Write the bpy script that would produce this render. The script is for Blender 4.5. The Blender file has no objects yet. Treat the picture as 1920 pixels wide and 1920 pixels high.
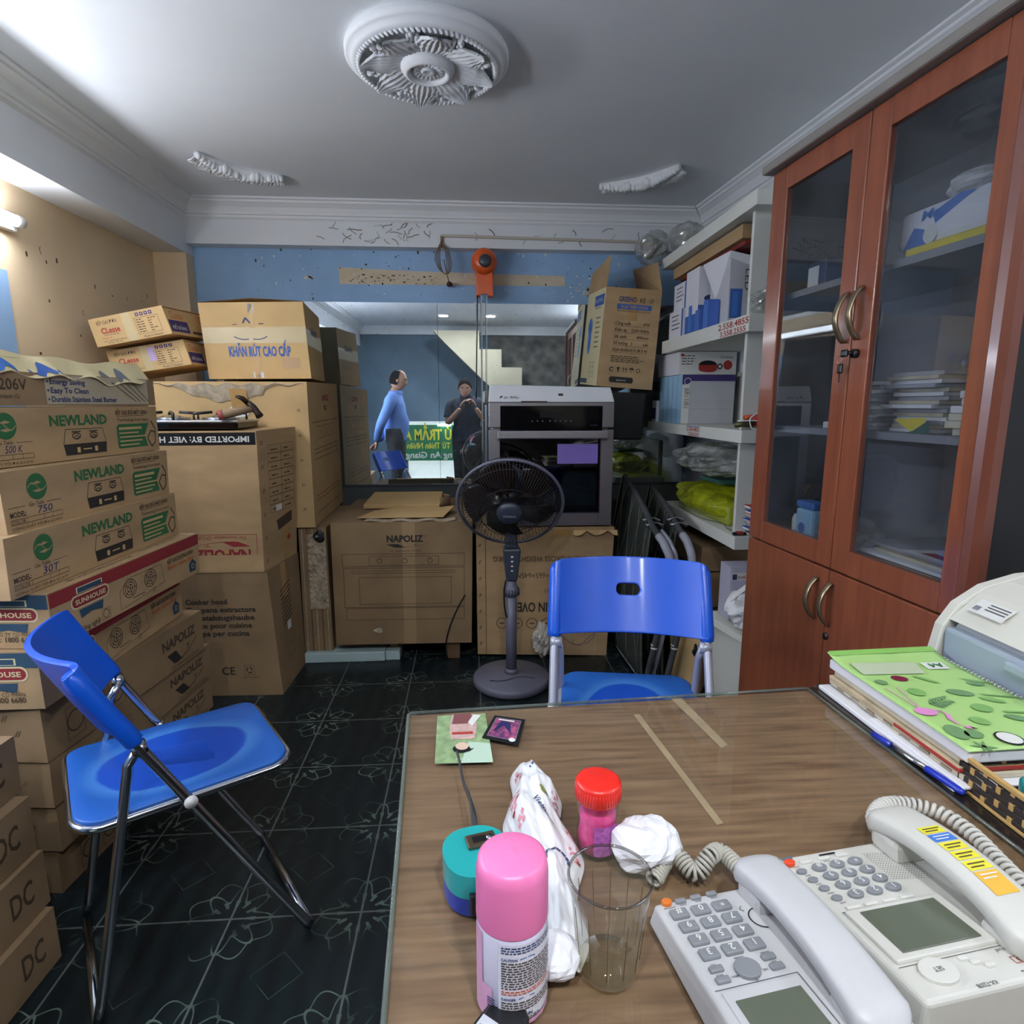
import bpy, bmesh, math, random
from mathutils import Vector, Matrix, Euler, Quaternion
S = bpy.context.scene
COL = S.collection
PI = math.pi
rnd = random.Random(7)

# ------------------------------------------------------------------ camera, light, exposure
cd = bpy.data.cameras.new('camera'); cam = bpy.data.objects.new('camera', cd); COL.objects.link(cam)
cd.sensor_width = 36; cd.lens = 36*1137/1920; cd.clip_start = 0.01
yaw, pit = math.radians(3.963), math.radians(10.074)
Fw = Vector((math.sin(yaw)*math.cos(pit), math.cos(yaw)*math.cos(pit), -math.sin(pit)))
Rt = Vector((math.cos(yaw), -math.sin(yaw), 0)); Up = Rt.cross(Fw)
cam.matrix_world = Matrix(((Rt.x, Up.x, -Fw.x, 0), (Rt.y, Up.y, -Fw.y, 0), (Rt.z, Up.z, -Fw.z, 1.22), (0, 0, 0, 1)))
S.camera = cam
S.view_settings.view_transform = 'Standard'; S.view_settings.look = 'None'
S.view_settings.gamma = 1.0; S.view_settings.use_curve_mapping = False
S.view_settings.exposure = 0.40
S.cycles.use_denoising = True
S.cycles.max_bounces = 10; S.cycles.transparent_max_bounces = 24; S.cycles.diffuse_bounces = 6
S.cycles.caustics_reflective = False; S.cycles.caustics_refractive = False
S.cycles.sample_clamp_indirect = 6.0
W = bpy.data.worlds.new('world'); S.world = W; W.use_nodes = True
W.node_tree.nodes['Background'].inputs[0].default_value = (0.6, 0.7, 0.8, 1)
W.node_tree.nodes['Background'].inputs[1].default_value = 0.15
TUBE_POWER = 58.0      # wall tube on the left, emission strength
DOWN_POWER = 13.0      # watts of each downlight behind the camera
SHOP_POWER = 34.0      # strength of the tube on the right wall by the cabinet
FILL_POWER = 88.0      # strength of the added fill tube low on the left wall, out of view

# ------------------------------------------------------------------ materials
def lin(h):
    if isinstance(h, str):
        c = [int(h[i:i+2], 16)/255 for i in (0, 2, 4)]
    else: c = h
    return tuple(x/12.92 if x <= .04045 else ((x+.055)/1.055)**2.4 for x in c) + (1,)
MATS = {}
def mat(name, col, rough=.6, metal=0, var=0, scale=8, stretch=None, bump=0, col2=None, spec=None, emit=None, coat=0, detail=4, sss=0):
    if name in MATS: return MATS[name]
    m = bpy.data.materials.new(name); m.use_nodes = True; MATS[name] = m
    nt = m.node_tree; b = nt.nodes['Principled BSDF']; c = lin(col)
    b.inputs['Base Color'].default_value = c; b.inputs['Roughness'].default_value = rough; b.inputs['Metallic'].default_value = metal
    if spec is not None: b.inputs['Specular IOR Level'].default_value = spec
    if coat: b.inputs['Coat Weight'].default_value = coat; b.inputs['Coat Roughness'].default_value = .1
    if emit: b.inputs['Emission Color'].default_value = lin(emit[0]); b.inputs['Emission Strength'].default_value = emit[1]
    if var or bump or col2:
        tc = nt.nodes.new('ShaderNodeTexCoord'); mp = nt.nodes.new('ShaderNodeMapping'); nz = nt.nodes.new('ShaderNodeTexNoise')
        nt.links.new(tc.outputs['Object'], mp.inputs[0]); nt.links.new(mp.outputs[0], nz.inputs['Vector'])
        if stretch: mp.inputs['Scale'].default_value = stretch
        nz.inputs['Scale'].default_value = scale; nz.inputs['Detail'].default_value = detail
        if var or col2:
            r = nt.nodes.new('ShaderNodeValToRGB'); nt.links.new(nz.outputs[0], r.inputs[0])
            r.color_ramp.elements[0].position = .3; r.color_ramp.elements[1].position = .7
            c2 = lin(col2) if col2 else c
            k = var if var else 0
            r.color_ramp.elements[0].color = tuple(x*(1-k) for x in c[:3]) + (1,)
            r.color_ramp.elements[1].color = tuple(min(1, x*(1+k*.6)) for x in c2[:3]) + (1,)
            nt.links.new(r.outputs[0], b.inputs['Base Color'])
        if bump:
            bp = nt.nodes.new('ShaderNodeBump'); bp.inputs['Strength'].default_value = bump; bp.inputs['Distance'].default_value = .01
            nt.links.new(nz.outputs[0], bp.inputs['Height']); nt.links.new(bp.outputs[0], b.inputs['Normal'])
    return m
def glassy(name, tint=(1, 1, 1), rough=.02, fres=1.45, dirt=0, dirtcol='9a9a98', extra=0, dscale=6, lo=.3):
    """thin clear sheet: what lies behind shows through, reflections by Fresnel, optional dust"""
    if name in MATS: return MATS[name]
    m = bpy.data.materials.new(name); m.use_nodes = True; MATS[name] = m; nt = m.node_tree
    nt.nodes.remove(nt.nodes['Principled BSDF']); out = nt.nodes['Material Output']
    t = nt.nodes.new('ShaderNodeBsdfTransparent'); t.inputs[0].default_value = tint + (1,)
    g = nt.nodes.new('ShaderNodeBsdfGlossy'); g.inputs['Roughness'].default_value = rough
    fr = nt.nodes.new('ShaderNodeFresnel'); fr.inputs[0].default_value = fres
    mx = nt.nodes.new('ShaderNodeMixShader'); last = mx
    ge = nt.nodes.new('ShaderNodeNewGeometry'); inv = nt.nodes.new('ShaderNodeMath'); inv.operation = 'SUBTRACT'; inv.inputs[0].default_value = 1
    nt.links.new(ge.outputs['Backfacing'], inv.inputs[1])
    ad = nt.nodes.new('ShaderNodeMath'); ad.operation = 'ADD'; ad.inputs[1].default_value = extra; ad.use_clamp = True
    mu = nt.nodes.new('ShaderNodeMath'); mu.operation = 'MULTIPLY'
    nt.links.new(fr.outputs[0], ad.inputs[0]); nt.links.new(ad.outputs[0], mu.inputs[0]); nt.links.new(inv.outputs[0], mu.inputs[1]); nt.links.new(mu.outputs[0], mx.inputs[0])
    nt.links.new(t.outputs[0], mx.inputs[1]); nt.links.new(g.outputs[0], mx.inputs[2])
    if dirt:
        d = nt.nodes.new('ShaderNodeBsdfDiffuse'); d.inputs[0].default_value = lin(dirtcol)
        tc = nt.nodes.new('ShaderNodeTexCoord'); nz = nt.nodes.new('ShaderNodeTexNoise'); nz.inputs['Scale'].default_value = dscale; nz.inputs['Detail'].default_value = 6
        rp = nt.nodes.new('ShaderNodeMapRange'); rp.inputs[1].default_value = .35; rp.inputs[2].default_value = .75; rp.inputs[3].default_value = dirt*lo; rp.inputs[4].default_value = dirt
        nt.links.new(tc.outputs['Object'], nz.inputs['Vector']); nt.links.new(nz.outputs[0], rp.inputs[0])
        m2 = nt.nodes.new('ShaderNodeMixShader'); nt.links.new(rp.outputs[0], m2.inputs[0])
        nt.links.new(mx.outputs[0], m2.inputs[1]); nt.links.new(d.outputs[0], m2.inputs[2]); last = m2
    nt.links.new(last.outputs[0], out.inputs[0])
    return m

# ------------------------------------------------------------------ geometry helpers
_glyph = {}
def glyphs(s, bold=0):
    k = (s, bold)
    if k not in _glyph:
        cu = bpy.data.curves.new('t', 'FONT'); cu.body = s; cu.size = 1; cu.resolution_u = 2; cu.offset = bold*.012
        ob = bpy.data.objects.new('t', cu); me = ob.to_mesh()
        vs = [(v.co.x, v.co.y) for v in me.vertices]; fs = [tuple(p.vertices) for p in me.polygons]
        ob.to_mesh_clear(); bpy.data.objects.remove(ob); bpy.data.curves.remove(cu)
        _glyph[k] = (vs, fs)
    return _glyph[k]

class MB:
    def __init__(s): s.v = []; s.f = []; s.mi = []; s.sm = []; s.mats = []
    def idx(s, m):
        if m not in s.mats: s.mats.append(m)
        return s.mats.index(m)
    def add(s, vs, fs, m, smooth=False):
        o = len(s.v); s.v += [Vector(v) for v in vs]; i = s.idx(m)
        for f in fs: s.f.append([o+k for k in f]); s.mi.append(i); s.sm.append(smooth)
        return s
    def bm(s, b, m, smooth=False):
        b.verts.index_update(); s.add([v.co.copy() for v in b.verts], [[v.index for v in f.verts] for f in b.faces], m, smooth); b.free(); return s
    def hexa(s, p, m, bev=0, seg=2, smooth=False):
        """p: 4 bottom points counter-clockwise seen from above, then the 4 above them"""
        b = bmesh.new(); vs = [b.verts.new(Vector(q)) for q in p]
        for f in ((3, 2, 1, 0), (4, 5, 6, 7), (0, 1, 5, 4), (1, 2, 6, 5), (2, 3, 7, 6), (3, 0, 4, 7)): b.faces.new([vs[i] for i in f])
        if bev: bmesh.ops.bevel(b, geom=list(b.edges), offset=bev, segments=seg, affect='EDGES', profile=.5)
        return s.bm(b, m, smooth)
    def box(s, x0, x1, y0, y1, z0, z1, m, bev=0, seg=2, smooth=False):
        return s.hexa([(x0, y0, z0), (x1, y0, z0), (x1, y1, z0), (x0, y1, z0), (x0, y0, z1), (x1, y0, z1), (x1, y1, z1), (x0, y1, z1)], m, bev, seg, smooth)
    def fbox(s, F, x, y, w, h, d0, d1, m, bev=0, seg=2):
        """box standing on a face frame"""
        q = [F.p(x, y, d0), F.p(x+w, y, d0), F.p(x+w, y+h, d0), F.p(x, y+h, d0), F.p(x, y, d1), F.p(x+w, y, d1), F.p(x+w, y+h, d1), F.p(x, y+h, d1)]
        return s.hexa(q, m, bev, seg)
    def tube(s, pts, r, m, n=8, closed=False, caps=True, smooth=True, flat=1.0):
        pts = [Vector(p) for p in pts]; N = len(pts); rs = r if isinstance(r, (list, tuple)) else [r]*N
        tang = []
        for i in range(N):
            a = pts[(i-1) % N] if (closed or i > 0) else pts[0]; b = pts[(i+1) % N] if (closed or i < N-1) else pts[-1]
            t = (b-a); tang.append(t.normalized() if t.length > 1e-9 else Vector((0, 0, 1)))
        up = Vector((0, 0, 1)) if abs(tang[0].z) < .9 else Vector((1, 0, 0))
        nrm = (up-tang[0]*up.dot(tang[0])).normalized(); vs = []
        for i in range(N):
            nrm = nrm-tang[i]*nrm.dot(tang[i])
            nrm = nrm.normalized() if nrm.length > 1e-6 else Vector((1, 0, 0))
            bn = tang[i].cross(nrm)
            for k in range(n):
                a = 2*PI*k/n; vs.append(pts[i]+(nrm*math.cos(a)+bn*math.sin(a)*flat)*rs[i])
        fs = []
        for i in range(N if closed else N-1):
            j = (i+1) % N
            for k in range(n): fs.append((i*n+k, i*n+(k+1) % n, j*n+(k+1) % n, j*n+k))
        if caps and not closed: fs += [tuple(range(n-1, -1, -1)), tuple((N-1)*n+k for k in range(n))]
        return s.add(vs, fs, m, smooth)
    def lathe(s, prof, m, c=(0, 0, 0), n=32, X=None, smooth=True, sx=1, sy=1, cap=True):
        """prof: (r, z); X: optional matrix"""
        vs = []; fs = []; c = Vector(c)
        for r, z in prof:
            for k in range(n):
                a = 2*PI*k/n; p = Vector((r*math.cos(a)*sx, r*math.sin(a)*sy, z)); vs.append((X @ p if X else p)+c)
        for i in range(len(prof)-1):
            for k in range(n): fs.append((i*n+k, i*n+(k+1) % n, (i+1)*n+(k+1) % n, (i+1)*n+k))
        if cap:
            if prof[0][0] > 1e-5: fs.append(tuple(range(n-1, -1, -1)))
            if prof[-1][0] > 1e-5: fs.append(tuple((len(prof)-1)*n+k for k in range(n)))
        return s.add(vs, fs, m, smooth)
    def ball(s, c, r, m, X=None, n=10, k=7, noise=0, seed=0, smooth=True):
        """ellipsoid, optionally lumpy; r scalar or (rx, ry, rz)"""
        if not isinstance(r, (tuple, list)): r = (r, r, r)
        q = random.Random(seed); vs = []; fs = []; c = Vector(c)
        vs.append(Vector((0, 0, -1)))
        for i in range(1, k):
            b = -PI/2+PI*i/k
            for j in range(n): a = 2*PI*j/n; vs.append(Vector((math.cos(b)*math.cos(a), math.cos(b)*math.sin(a), math.sin(b))))
        vs.append(Vector((0, 0, 1)))
        if noise: vs = [v*(1+noise*(q.random()*2-1)) for v in vs]
        vs = [Vector((v.x*r[0], v.y*r[1], v.z*r[2])) for v in vs]
        if X: vs = [X @ v for v in vs]
        for j in range(n): fs.append((0, 1+(j+1) % n, 1+j))
        for i in range(k-2):
            for j in range(n): o = 1+i*n; fs.append((o+j, o+(j+1) % n, o+n+(j+1) % n, o+n+j))
        o = 1+(k-2)*n
        for j in range(n): fs.append((o+j, o+(j+1) % n, len(vs)-1))
        return s.add([v+c for v in vs], fs, m, smooth)
    def grid(s, fn, nu, nv, m, smooth=True, thick=0):
        """fn(u, v) -> point, u v in 0..1; thick adds a second skin and edge"""
        P = [[Vector(fn(i/nu, j/nv)) for j in range(nv+1)] for i in range(nu+1)]
        vs = [p for row in P for p in row]; w = nv+1
        fs = [(i*w+j, (i+1)*w+j, (i+1)*w+j+1, i*w+j+1) for i in range(nu) for j in range(nv)]
        if thick:
            N = []
            for i in range(nu+1):
                for j in range(nv+1):
                    a = P[min(i+1, nu)][j]-P[max(i-1, 0)][j]; b = P[i][min(j+1, nv)]-P[i][max(j-1, 0)]
                    nn = a.cross(b); N.append(nn.normalized() if nn.length > 1e-12 else Vector((0, 0, 1)))
            o = len(vs); vs = vs+[v-n*thick for v, n in zip(vs, N)]
            fs += [(o+i*w+j+1, o+(i+1)*w+j+1, o+(i+1)*w+j, o+i*w+j) for i in range(nu) for j in range(nv)]
            rim = [i*w for i in range(nu+1)]+[nu*w+j for j in range(1, nv+1)]+[i*w+nv for i in range(nu-1, -1, -1)]+[j for j in range(nv-1, 0, -1)]
            for k in range(len(rim)):
                a, b = rim[k], rim[(k+1) % len(rim)]; fs.append((b, a, o+a, o+b))
        return s.add(vs, fs, m, smooth)
    def prism(s, poly, F, d0, d1, m, bev=0, seg=2):
        """2-D outline on a face frame pulled from depth d0 to d1"""
        b = bmesh.new(); n = len(poly)
        lo = [b.verts.new(F.p(x, y, d0)) for x, y in poly]; hi = [b.verts.new(F.p(x, y, d1)) for x, y in poly]
        b.faces.new(hi); b.faces.new(lo[::-1])
        for i in range(n): b.faces.new([lo[i], lo[(i+1) % n], hi[(i+1) % n], hi[i]])
        if bev: bmesh.ops.bevel(b, geom=[e for e in b.edges if any(v in hi for v in e.verts) and all(v in hi for v in e.verts)], offset=bev, segments=seg, affect='EDGES', profile=.5)
        return s.bm(b, m)
    def build(s, name, parent=None, loc=None, auto=True):
        o0 = Vector(loc) if loc is not None else (Vector(parent['_o']) if parent is not None and '_o' in parent else Vector((0, 0, 0)))
        me = bpy.data.meshes.new(name); me.from_pydata([v-o0 for v in s.v], [], s.f)
        for m in s.mats: me.materials.append(m)
        me.polygons.foreach_set('material_index', s.mi); me.polygons.foreach_set('use_smooth', s.sm)
        me.update()
        ob = bpy.data.objects.new(name, me); COL.objects.link(ob)
        if parent is not None: ob.parent = parent; ob['_o'] = list(o0)
        else: ob.location = o0; ob['_o'] = list(o0)
        if parent is not None and loc is not None: ob.location = o0-Vector(parent['_o'])
        return ob

class FR:
    """flat frame: o lower-left corner, u to the right, v up, n out of the face"""
    def __init__(s, o, u, v, n=None):
        s.o = Vector(o); s.u = Vector(u).normalized(); s.v = Vector(v).normalized()
        s.n = Vector(n).normalized() if n else s.u.cross(s.v).normalized()
    def p(s, x, y, d=0): return s.o+s.u*x+s.v*y+s.n*d
class QF:
    """face between four corners (bl, br, tr, tl); x y run 0..w, 0..h"""
    def __init__(s, bl, br, tr, tl, w=None, h=None):
        s.c = [Vector(q) for q in (bl, br, tr, tl)]
        s.w = w or (s.c[1]-s.c[0]).length; s.h = h or (s.c[3]-s.c[0]).length
        s.n = (s.c[1]-s.c[0]).cross(s.c[3]-s.c[0]).normalized()
    def p(s, x, y, d=0):
        a, b = x/s.w, y/s.h; c = s.c
        return c[0]*(1-a)*(1-b)+c[1]*a*(1-b)+c[2]*a*b+c[3]*(1-a)*b+s.n*d
class ROT:
    """the same face turned by 180 degrees (upside-down print)"""
    def __init__(s, F): s.F = F; s.w = F.w; s.h = F.h; s.n = F.n
    def p(s, x, y, d=0): return s.F.p(s.w-x, s.h-y, d)
class SUB:
    """a turned, shifted sub-frame of a face"""
    def __init__(s, F, x, y, ang): s.F = F; s.x = x; s.y = y; s.c = math.cos(ang); s.s = math.sin(ang); s.n = F.n
    def p(s, x, y, d=0): return s.F.p(s.x+x*s.c-y*s.s, s.y+x*s.s+y*s.c, d)
D1 = .0007
def rect(b, F, x, y, w, h, m, d=D1): b.add([F.p(x, y, d), F.p(x+w, y, d), F.p(x+w, y+h, d), F.p(x, y+h, d)], [(0, 1, 2, 3)], m)
def poly(b, F, pts, m, d=D1): b.add([F.p(x, y, d) for x, y in pts], [tuple(range(len(pts)))], m)
def disc(b, F, x, y, r, m, d=D1, n=20, ry=None): poly(b, F, [(x+r*math.cos(2*PI*k/n), y+(ry or r)*math.sin(2*PI*k/n)) for k in range(n)], m, d)
def ring(b, F, x, y, r, t, m, d=D1, n=24, ry=None, a0=0, a1=2*PI):
    ry = ry or r; vs = []; full = abs(a1-a0-2*PI) < 1e-6
    for k in range(n+1):
        a = a0+(a1-a0)*k/n; c, q = math.cos(a), math.sin(a)
        vs += [F.p(x+r*c, y+ry*q, d), F.p(x+(r-t)*c, y+(ry-t)*q, d)]
    b.add(vs, [(2*k, 2*k+2, 2*k+3, 2*k+1) for k in range(n)], m)
def frame(b, F, x, y, w, h, t, m, d=D1):
    rect(b, F, x, y, w, t, m, d); rect(b, F, x, y+h-t, w, t, m, d); rect(b, F, x, y, t, h, m, d); rect(b, F, x+w-t, y, t, h, m, d)
def line(b, F, pts, t, m, d=D1):
    for (x0, y0), (x1, y1) in zip(pts, pts[1:]):
        l = math.hypot(x1-x0, y1-y0) or 1; a, c = -(y1-y0)/l*t/2, (x1-x0)/l*t/2
        b.add([F.p(x0-a, y0-c, d), F.p(x1-a, y1-c, d), F.p(x1+a, y1+c, d), F.p(x0+a, y0+c, d)], [(0, 1, 2, 3)], m)
def text(b, F, x, y, s, h, m, w=None, bold=0, d=D1*1.6, al='l', mir=False, slant=0):
    vs, fs = glyphs(s, bold)
    if not vs: return
    x0 = min(v[0] for v in vs); x1 = max(v[0] for v in vs)
    k = h/.72; kx = k
    if w: kx = w/(x1-x0)
    wd = (x1-x0)*kx; ox = x-(wd/2 if al == 'c' else wd if al == 'r' else 0)
    out = []
    for a, c in vs:
        xx = (x1-a if mir else a-x0)*kx+slant*c*k
        out.append(F.p(ox+xx, y+c*k, d))
    b.add(out, [f[::-1] if mir else f for f in fs], m)
def bars(b, F, x, y, w, n, dy, h, m, seed=0, d=D1):
    q = random.Random(seed)
    for i in range(n):
        xx = 0
        ww = w*(.75+.25*q.random())
        while xx < ww-.002:
            l = min(ww-xx, h*(2+4*q.random())); rect(b, F, x+xx, y-i*dy, l, h, m, d); xx += l+h*.9

def tag(o, label=None, cat=None, group=None, kind=None):
    for k, v in (('label', label), ('category', cat), ('group', group), ('kind', kind)):
        if v: o[k] = v
    return o
def thing(name, loc, label, cat, group=None, rz=0):
    o = bpy.data.objects.new(name, None); COL.objects.link(o); o.location = loc; o.rotation_euler = (0, 0, rz); o.empty_display_size = .05
    o['_o'] = [0, 0, 0] if rz else list(loc)
    return tag(o, label, cat, group)
def copy_tree(o, parent=None):
    c = o.copy(); COL.objects.link(c)
    if parent is not None: c.parent = parent
    for ch in list(o.children): copy_tree(ch, c)
    return c
def arc(c, r, a0, a1, n, ax='xz'):
    out = []
    for k in range(n+1):
        a = a0+(a1-a0)*k/n; p = [c[0], c[1], c[2]]
        i, j = 'xyz'.index(ax[0]), 'xyz'.index(ax[1]); p[i] += r*math.cos(a); p[j] += r*math.sin(a); out.append(tuple(p))
    return out
def spline(pts, n=6):
    """Catmull-Rom through the points"""
    P = [Vector(p) for p in pts]; P = [P[0]*2-P[1]]+P+[P[-1]*2-P[-2]]; out = []
    for i in range(1, len(P)-2):
        a, b, c, d = P[i-1:i+3]
        for k in range(n):
            t = k/n; out.append(.5*((2*b)+(c-a)*t+(2*a-5*b+4*c-d)*t*t+(3*b-a-3*c+d)*t**3))
    out.append(P[-2]); return out
def crumple(x, y, z, s=1.0):
    return (math.sin(x*37*s+y*23*s)+math.sin(y*41*s-z*29*s+1.3)+math.sin(z*47*s+x*19*s+2.1)+.6*math.sin(x*91*s-z*77*s)+.6*math.sin(y*83*s+x*67*s+.7))/4.2
def blob(b, c, r, m, seed=0, n=26, k=16, amp=.25, X=None, s=1.0, flatb=None, smooth=False):
    """crumpled bag-like lump"""
    vs = []; fs = []; c = Vector(c); q = random.Random(seed); o = [q.random()*9 for _ in range(3)]
    pts = [Vector((0, 0, -1))]+[Vector((math.cos(-PI/2+PI*i/k)*math.cos(2*PI*j/n), math.cos(-PI/2+PI*i/k)*math.sin(2*PI*j/n), math.sin(-PI/2+PI*i/k))) for i in range(1, k) for j in range(n)]+[Vector((0, 0, 1))]
    for p in pts:
        f = 1+amp*crumple(p.x*.1+o[0], p.y*.1+o[1], p.z*.1+o[2], s)
        v = Vector((p.x*r[0]*f, p.y*r[1]*f, p.z*r[2]*f))
        if flatb is not None: v.z = max(v.z, flatb*r[2])
        vs.append((X @ v if X else v)+c)
    for j in range(n): fs.append((0, 1+(j+1) % n, 1+j))
    for i in range(k-2):
        for j in range(n): t = 1+i*n; fs.append((t+j, t+(j+1) % n, t+n+(j+1) % n, t+n+j))
    t = 1+(k-2)*n
    for j in range(n): fs.append((t+j, t+(j+1) % n, len(vs)-1))
    return b.add(vs, fs, m, smooth)
# ------------------------------------------------------------------ palette
CB = mat('cardboard', 'b0926a', .85, var=.16, scale=5, stretch=(1, 1, 3), bump=.15)
CB2 = mat('cardboard_dull', '8f7656', .88, var=.2, scale=6, bump=.15)
CB3 = mat('cardboard_yellow', 'c6a674', .82, var=.12, scale=5, bump=.12)
CBT = mat('cardboard_torn', 'b3a48c', .95, var=.35, scale=30, bump=.5)
CBG = mat('cardboard_bright', 'c9a873', .82, var=.1, scale=6, bump=.1)
TAPE = mat('packing_tape', 'b08a55', .3, var=.1, scale=10)
TAPEC = mat('pale_tape', 'c9b68a', .25, var=.06, scale=10)
INK = mat('ink_black', '2a2522', .7); INKB = mat('ink_brown', '4a3a2c', .8); INKG = mat('ink_green', '2e6a3e', .7)
INKR = mat('ink_red', 'a03028', .7); INKRD = mat('ink_darkred', '8c2a2e', .7); INKN = mat('ink_navy', '2c3a6a', .7); INKBL = mat('ink_blue', '3a5fa8', .7)
INKP = mat('ink_purple', '3c2f6a', .7); INKO = mat('ink_orange', 'c05a2c', .7); INKW = mat('ink_white', 'd8d8d2', .7); INKSB = mat('ink_skyblue', '3f74c0', .6)
INKT = mat('ink_slate', '2c4a5e', .7); CREAMP = mat('cream_print', 'd8cda0', .7)
WHITE = mat('white_paint', 'dcdfe2', .6, var=.03, scale=3)
PLASTER = mat('plaster_white', 'e2e4e6', .75)
BLUE_W = mat('blue_wall', '8db0d4', .75, var=.08, scale=4, col2='94b6da')
CREAM_W = mat('cream_wall', 'e0c8a4', .8, var=.07, scale=3)
BPLAST = mat('blue_plastic', '0a55cc', .38, var=.05, scale=12, coat=.1)
CHROME = mat('chrome', 'c8ccd2', .16, metal=1)
STEEL = mat('brushed_steel', 'a09ca0', .38, metal=.85, var=.05, scale=4, stretch=(1, 1, 40))
GREYP = mat('grey_plastic', '5c6066', .42)
DGREY = mat('dark_grey_plastic', '34383f', .4)
BLK = mat('black_plastic', '141518', .35)
BLKG = mat('black_gloss', '08080b', .06)
MET = mat('grey_metal_paint', 'a7a9b6', .35, metal=.3)
LAM = mat('white_laminate', 'd9dbd2', .55, var=.06, scale=4)
LAMG = mat('grey_laminate_edge', 'a9a8a2', .6, var=.1, scale=8)
WHITEP = mat('white_plastic', 'e4e4e2', .4)
PAPER = mat('white_paper', 'e6e6ea', .8, var=.03, scale=10)
PAPERG = mat('old_paper', 'c9bfa8', .85, var=.12, scale=25)
RED = mat('red_plastic', 'e0281c', .35, coat=.2)
ORANGE = mat('orange_enamel', 'd2561c', .32, coat=.3, var=.12, scale=9)
CLEARBAG = glassy('clear_film', (.9, .91, .9), .12, 1.5, dirt=.7, dirtcol='b9bcb8', extra=.08, dscale=16, lo=.12)
YBAG = glassy('yellow_film', (.8, .85, .12), .15, 1.5, dirt=.75, dirtcol='bcc428', extra=.03, dscale=9)
WBAG = mat('white_bag', 'dfe0e2', .35, var=.05, scale=14)

# ------------------------------------------------------------------ the setting
def floor_mat():
    m = bpy.data.materials.new('floor_tiles'); m.use_nodes = True; nt = m.node_tree; b = nt.nodes['Principled BSDF']
    N = nt.nodes.new; L = nt.links.new
    tc = N('ShaderNodeTexCoord'); sp = N('ShaderNodeSeparateXYZ'); L(tc.outputs['Object'], sp.inputs[0])
    def M(op, a, c=None, k=None):
        n = N('ShaderNodeMath'); n.operation = op
        for i, q in enumerate((a, c, k)):
            if q is None: continue
            if isinstance(q, (int, float)): n.inputs[i].default_value = q
            else: L(q, n.inputs[i])
        return n.outputs[0]
    T = .31
    def loc(o, off): return M('SUBTRACT', M('FRACT', M('DIVIDE', M('SUBTRACT', o, off), T)), .5)   # -0.5..0.5 inside a tile
    x = loc(sp.outputs[0], -.588); y = loc(sp.outputs[1], 1.309)
    ax = M('ABSOLUTE', x); ay = M('ABSOLUTE', y); mxx = M('MAXIMUM', ax, ay)
    grout = M('GREATER_THAN', mxx, .492)
    # scroll-work round the tile corners: distance to the nearest corner
    cx = M('SUBTRACT', .5, ax); cy = M('SUBTRACT', .5, ay)
    r = M('SQRT', M('ADD', M('MULTIPLY', cx, cx), M('MULTIPLY', cy, cy))); th = M('ARCTAN2', cy, cx)
    wob = M('MULTIPLY', M('COSINE', M('MULTIPLY', th, 8)), .035)
    def band(r, c, w): return M('LESS_THAN', M('ABSOLUTE', M('SUBTRACT', r, c)), w)
    r2 = M('ADD', r, wob)
    sc = M('MAXIMUM', band(r2, .34, .006), band(M('SUBTRACT', r, M('MULTIPLY', wob, 2)), .24, .012))
    leaf = M('MULTIPLY', band(r, .15, .035), M('GREATER_THAN', M('COSINE', M('MULTIPLY', th, 12)), .45))
    dia = band(M('ADD', ax, ay), .18, .004)
    orn = M('MAXIMUM', M('MAXIMUM', sc, leaf), M('MULTIPLY', dia, .6))
    nz = N('ShaderNodeTexNoise'); nz.inputs['Scale'].default_value = 6; nz.inputs['Detail'].default_value = 6; L(tc.outputs['Object'], nz.inputs['Vector'])
    wear = N('ShaderNodeMapRange'); wear.inputs[1].default_value = .42; wear.inputs[2].default_value = .62; L(nz.outputs[0], wear.inputs[0])
    ornw = M('MULTIPLY', orn, M('MULTIPLY', wear.outputs[0], .8))
    wv = N('ShaderNodeTexWave'); wv.inputs['Scale'].default_value = 5; wv.inputs['Distortion'].default_value = 6; wv.inputs['Detail'].default_value = 3; L(tc.outputs['Object'], wv.inputs['Vector'])
    c0 = N('ShaderNodeMix'); c0.data_type = 'RGBA'; c0.inputs[6].default_value = lin('12191c'); c0.inputs[7].default_value = lin('172225'); L(wv.outputs[0], c0.inputs[0])
    c1 = N('ShaderNodeMix'); c1.data_type = 'RGBA'; L(ornw, c1.inputs[0]); L(c0.outputs[2], c1.inputs[6]); c1.inputs[7].default_value = lin('6a7e72')
    c2 = N('ShaderNodeMix'); c2.data_type = 'RGBA'; L(grout, c2.inputs[0]); L(c1.outputs[2], c2.inputs[6]); c2.inputs[7].default_value = lin('5a605e')
    L(c2.outputs[2], b.inputs['Base Color']); b.inputs['Roughness'].default_value = .35; b.inputs['Specular IOR Level'].default_value = .35
    return m
def struct(name, b, label=None): o = b.build(name); return tag(o, label, None, None, 'structure')
FY = -1.62   # front wall, behind the camera
struct('floor', MB().box(-1.75, 1.75, FY-.1, 3.8, -.06, 0, floor_mat()))
struct('ceiling', MB().box(-1.75, 1.75, FY-.1, 3.8, 2.285, 2.36, WHITE))
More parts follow.
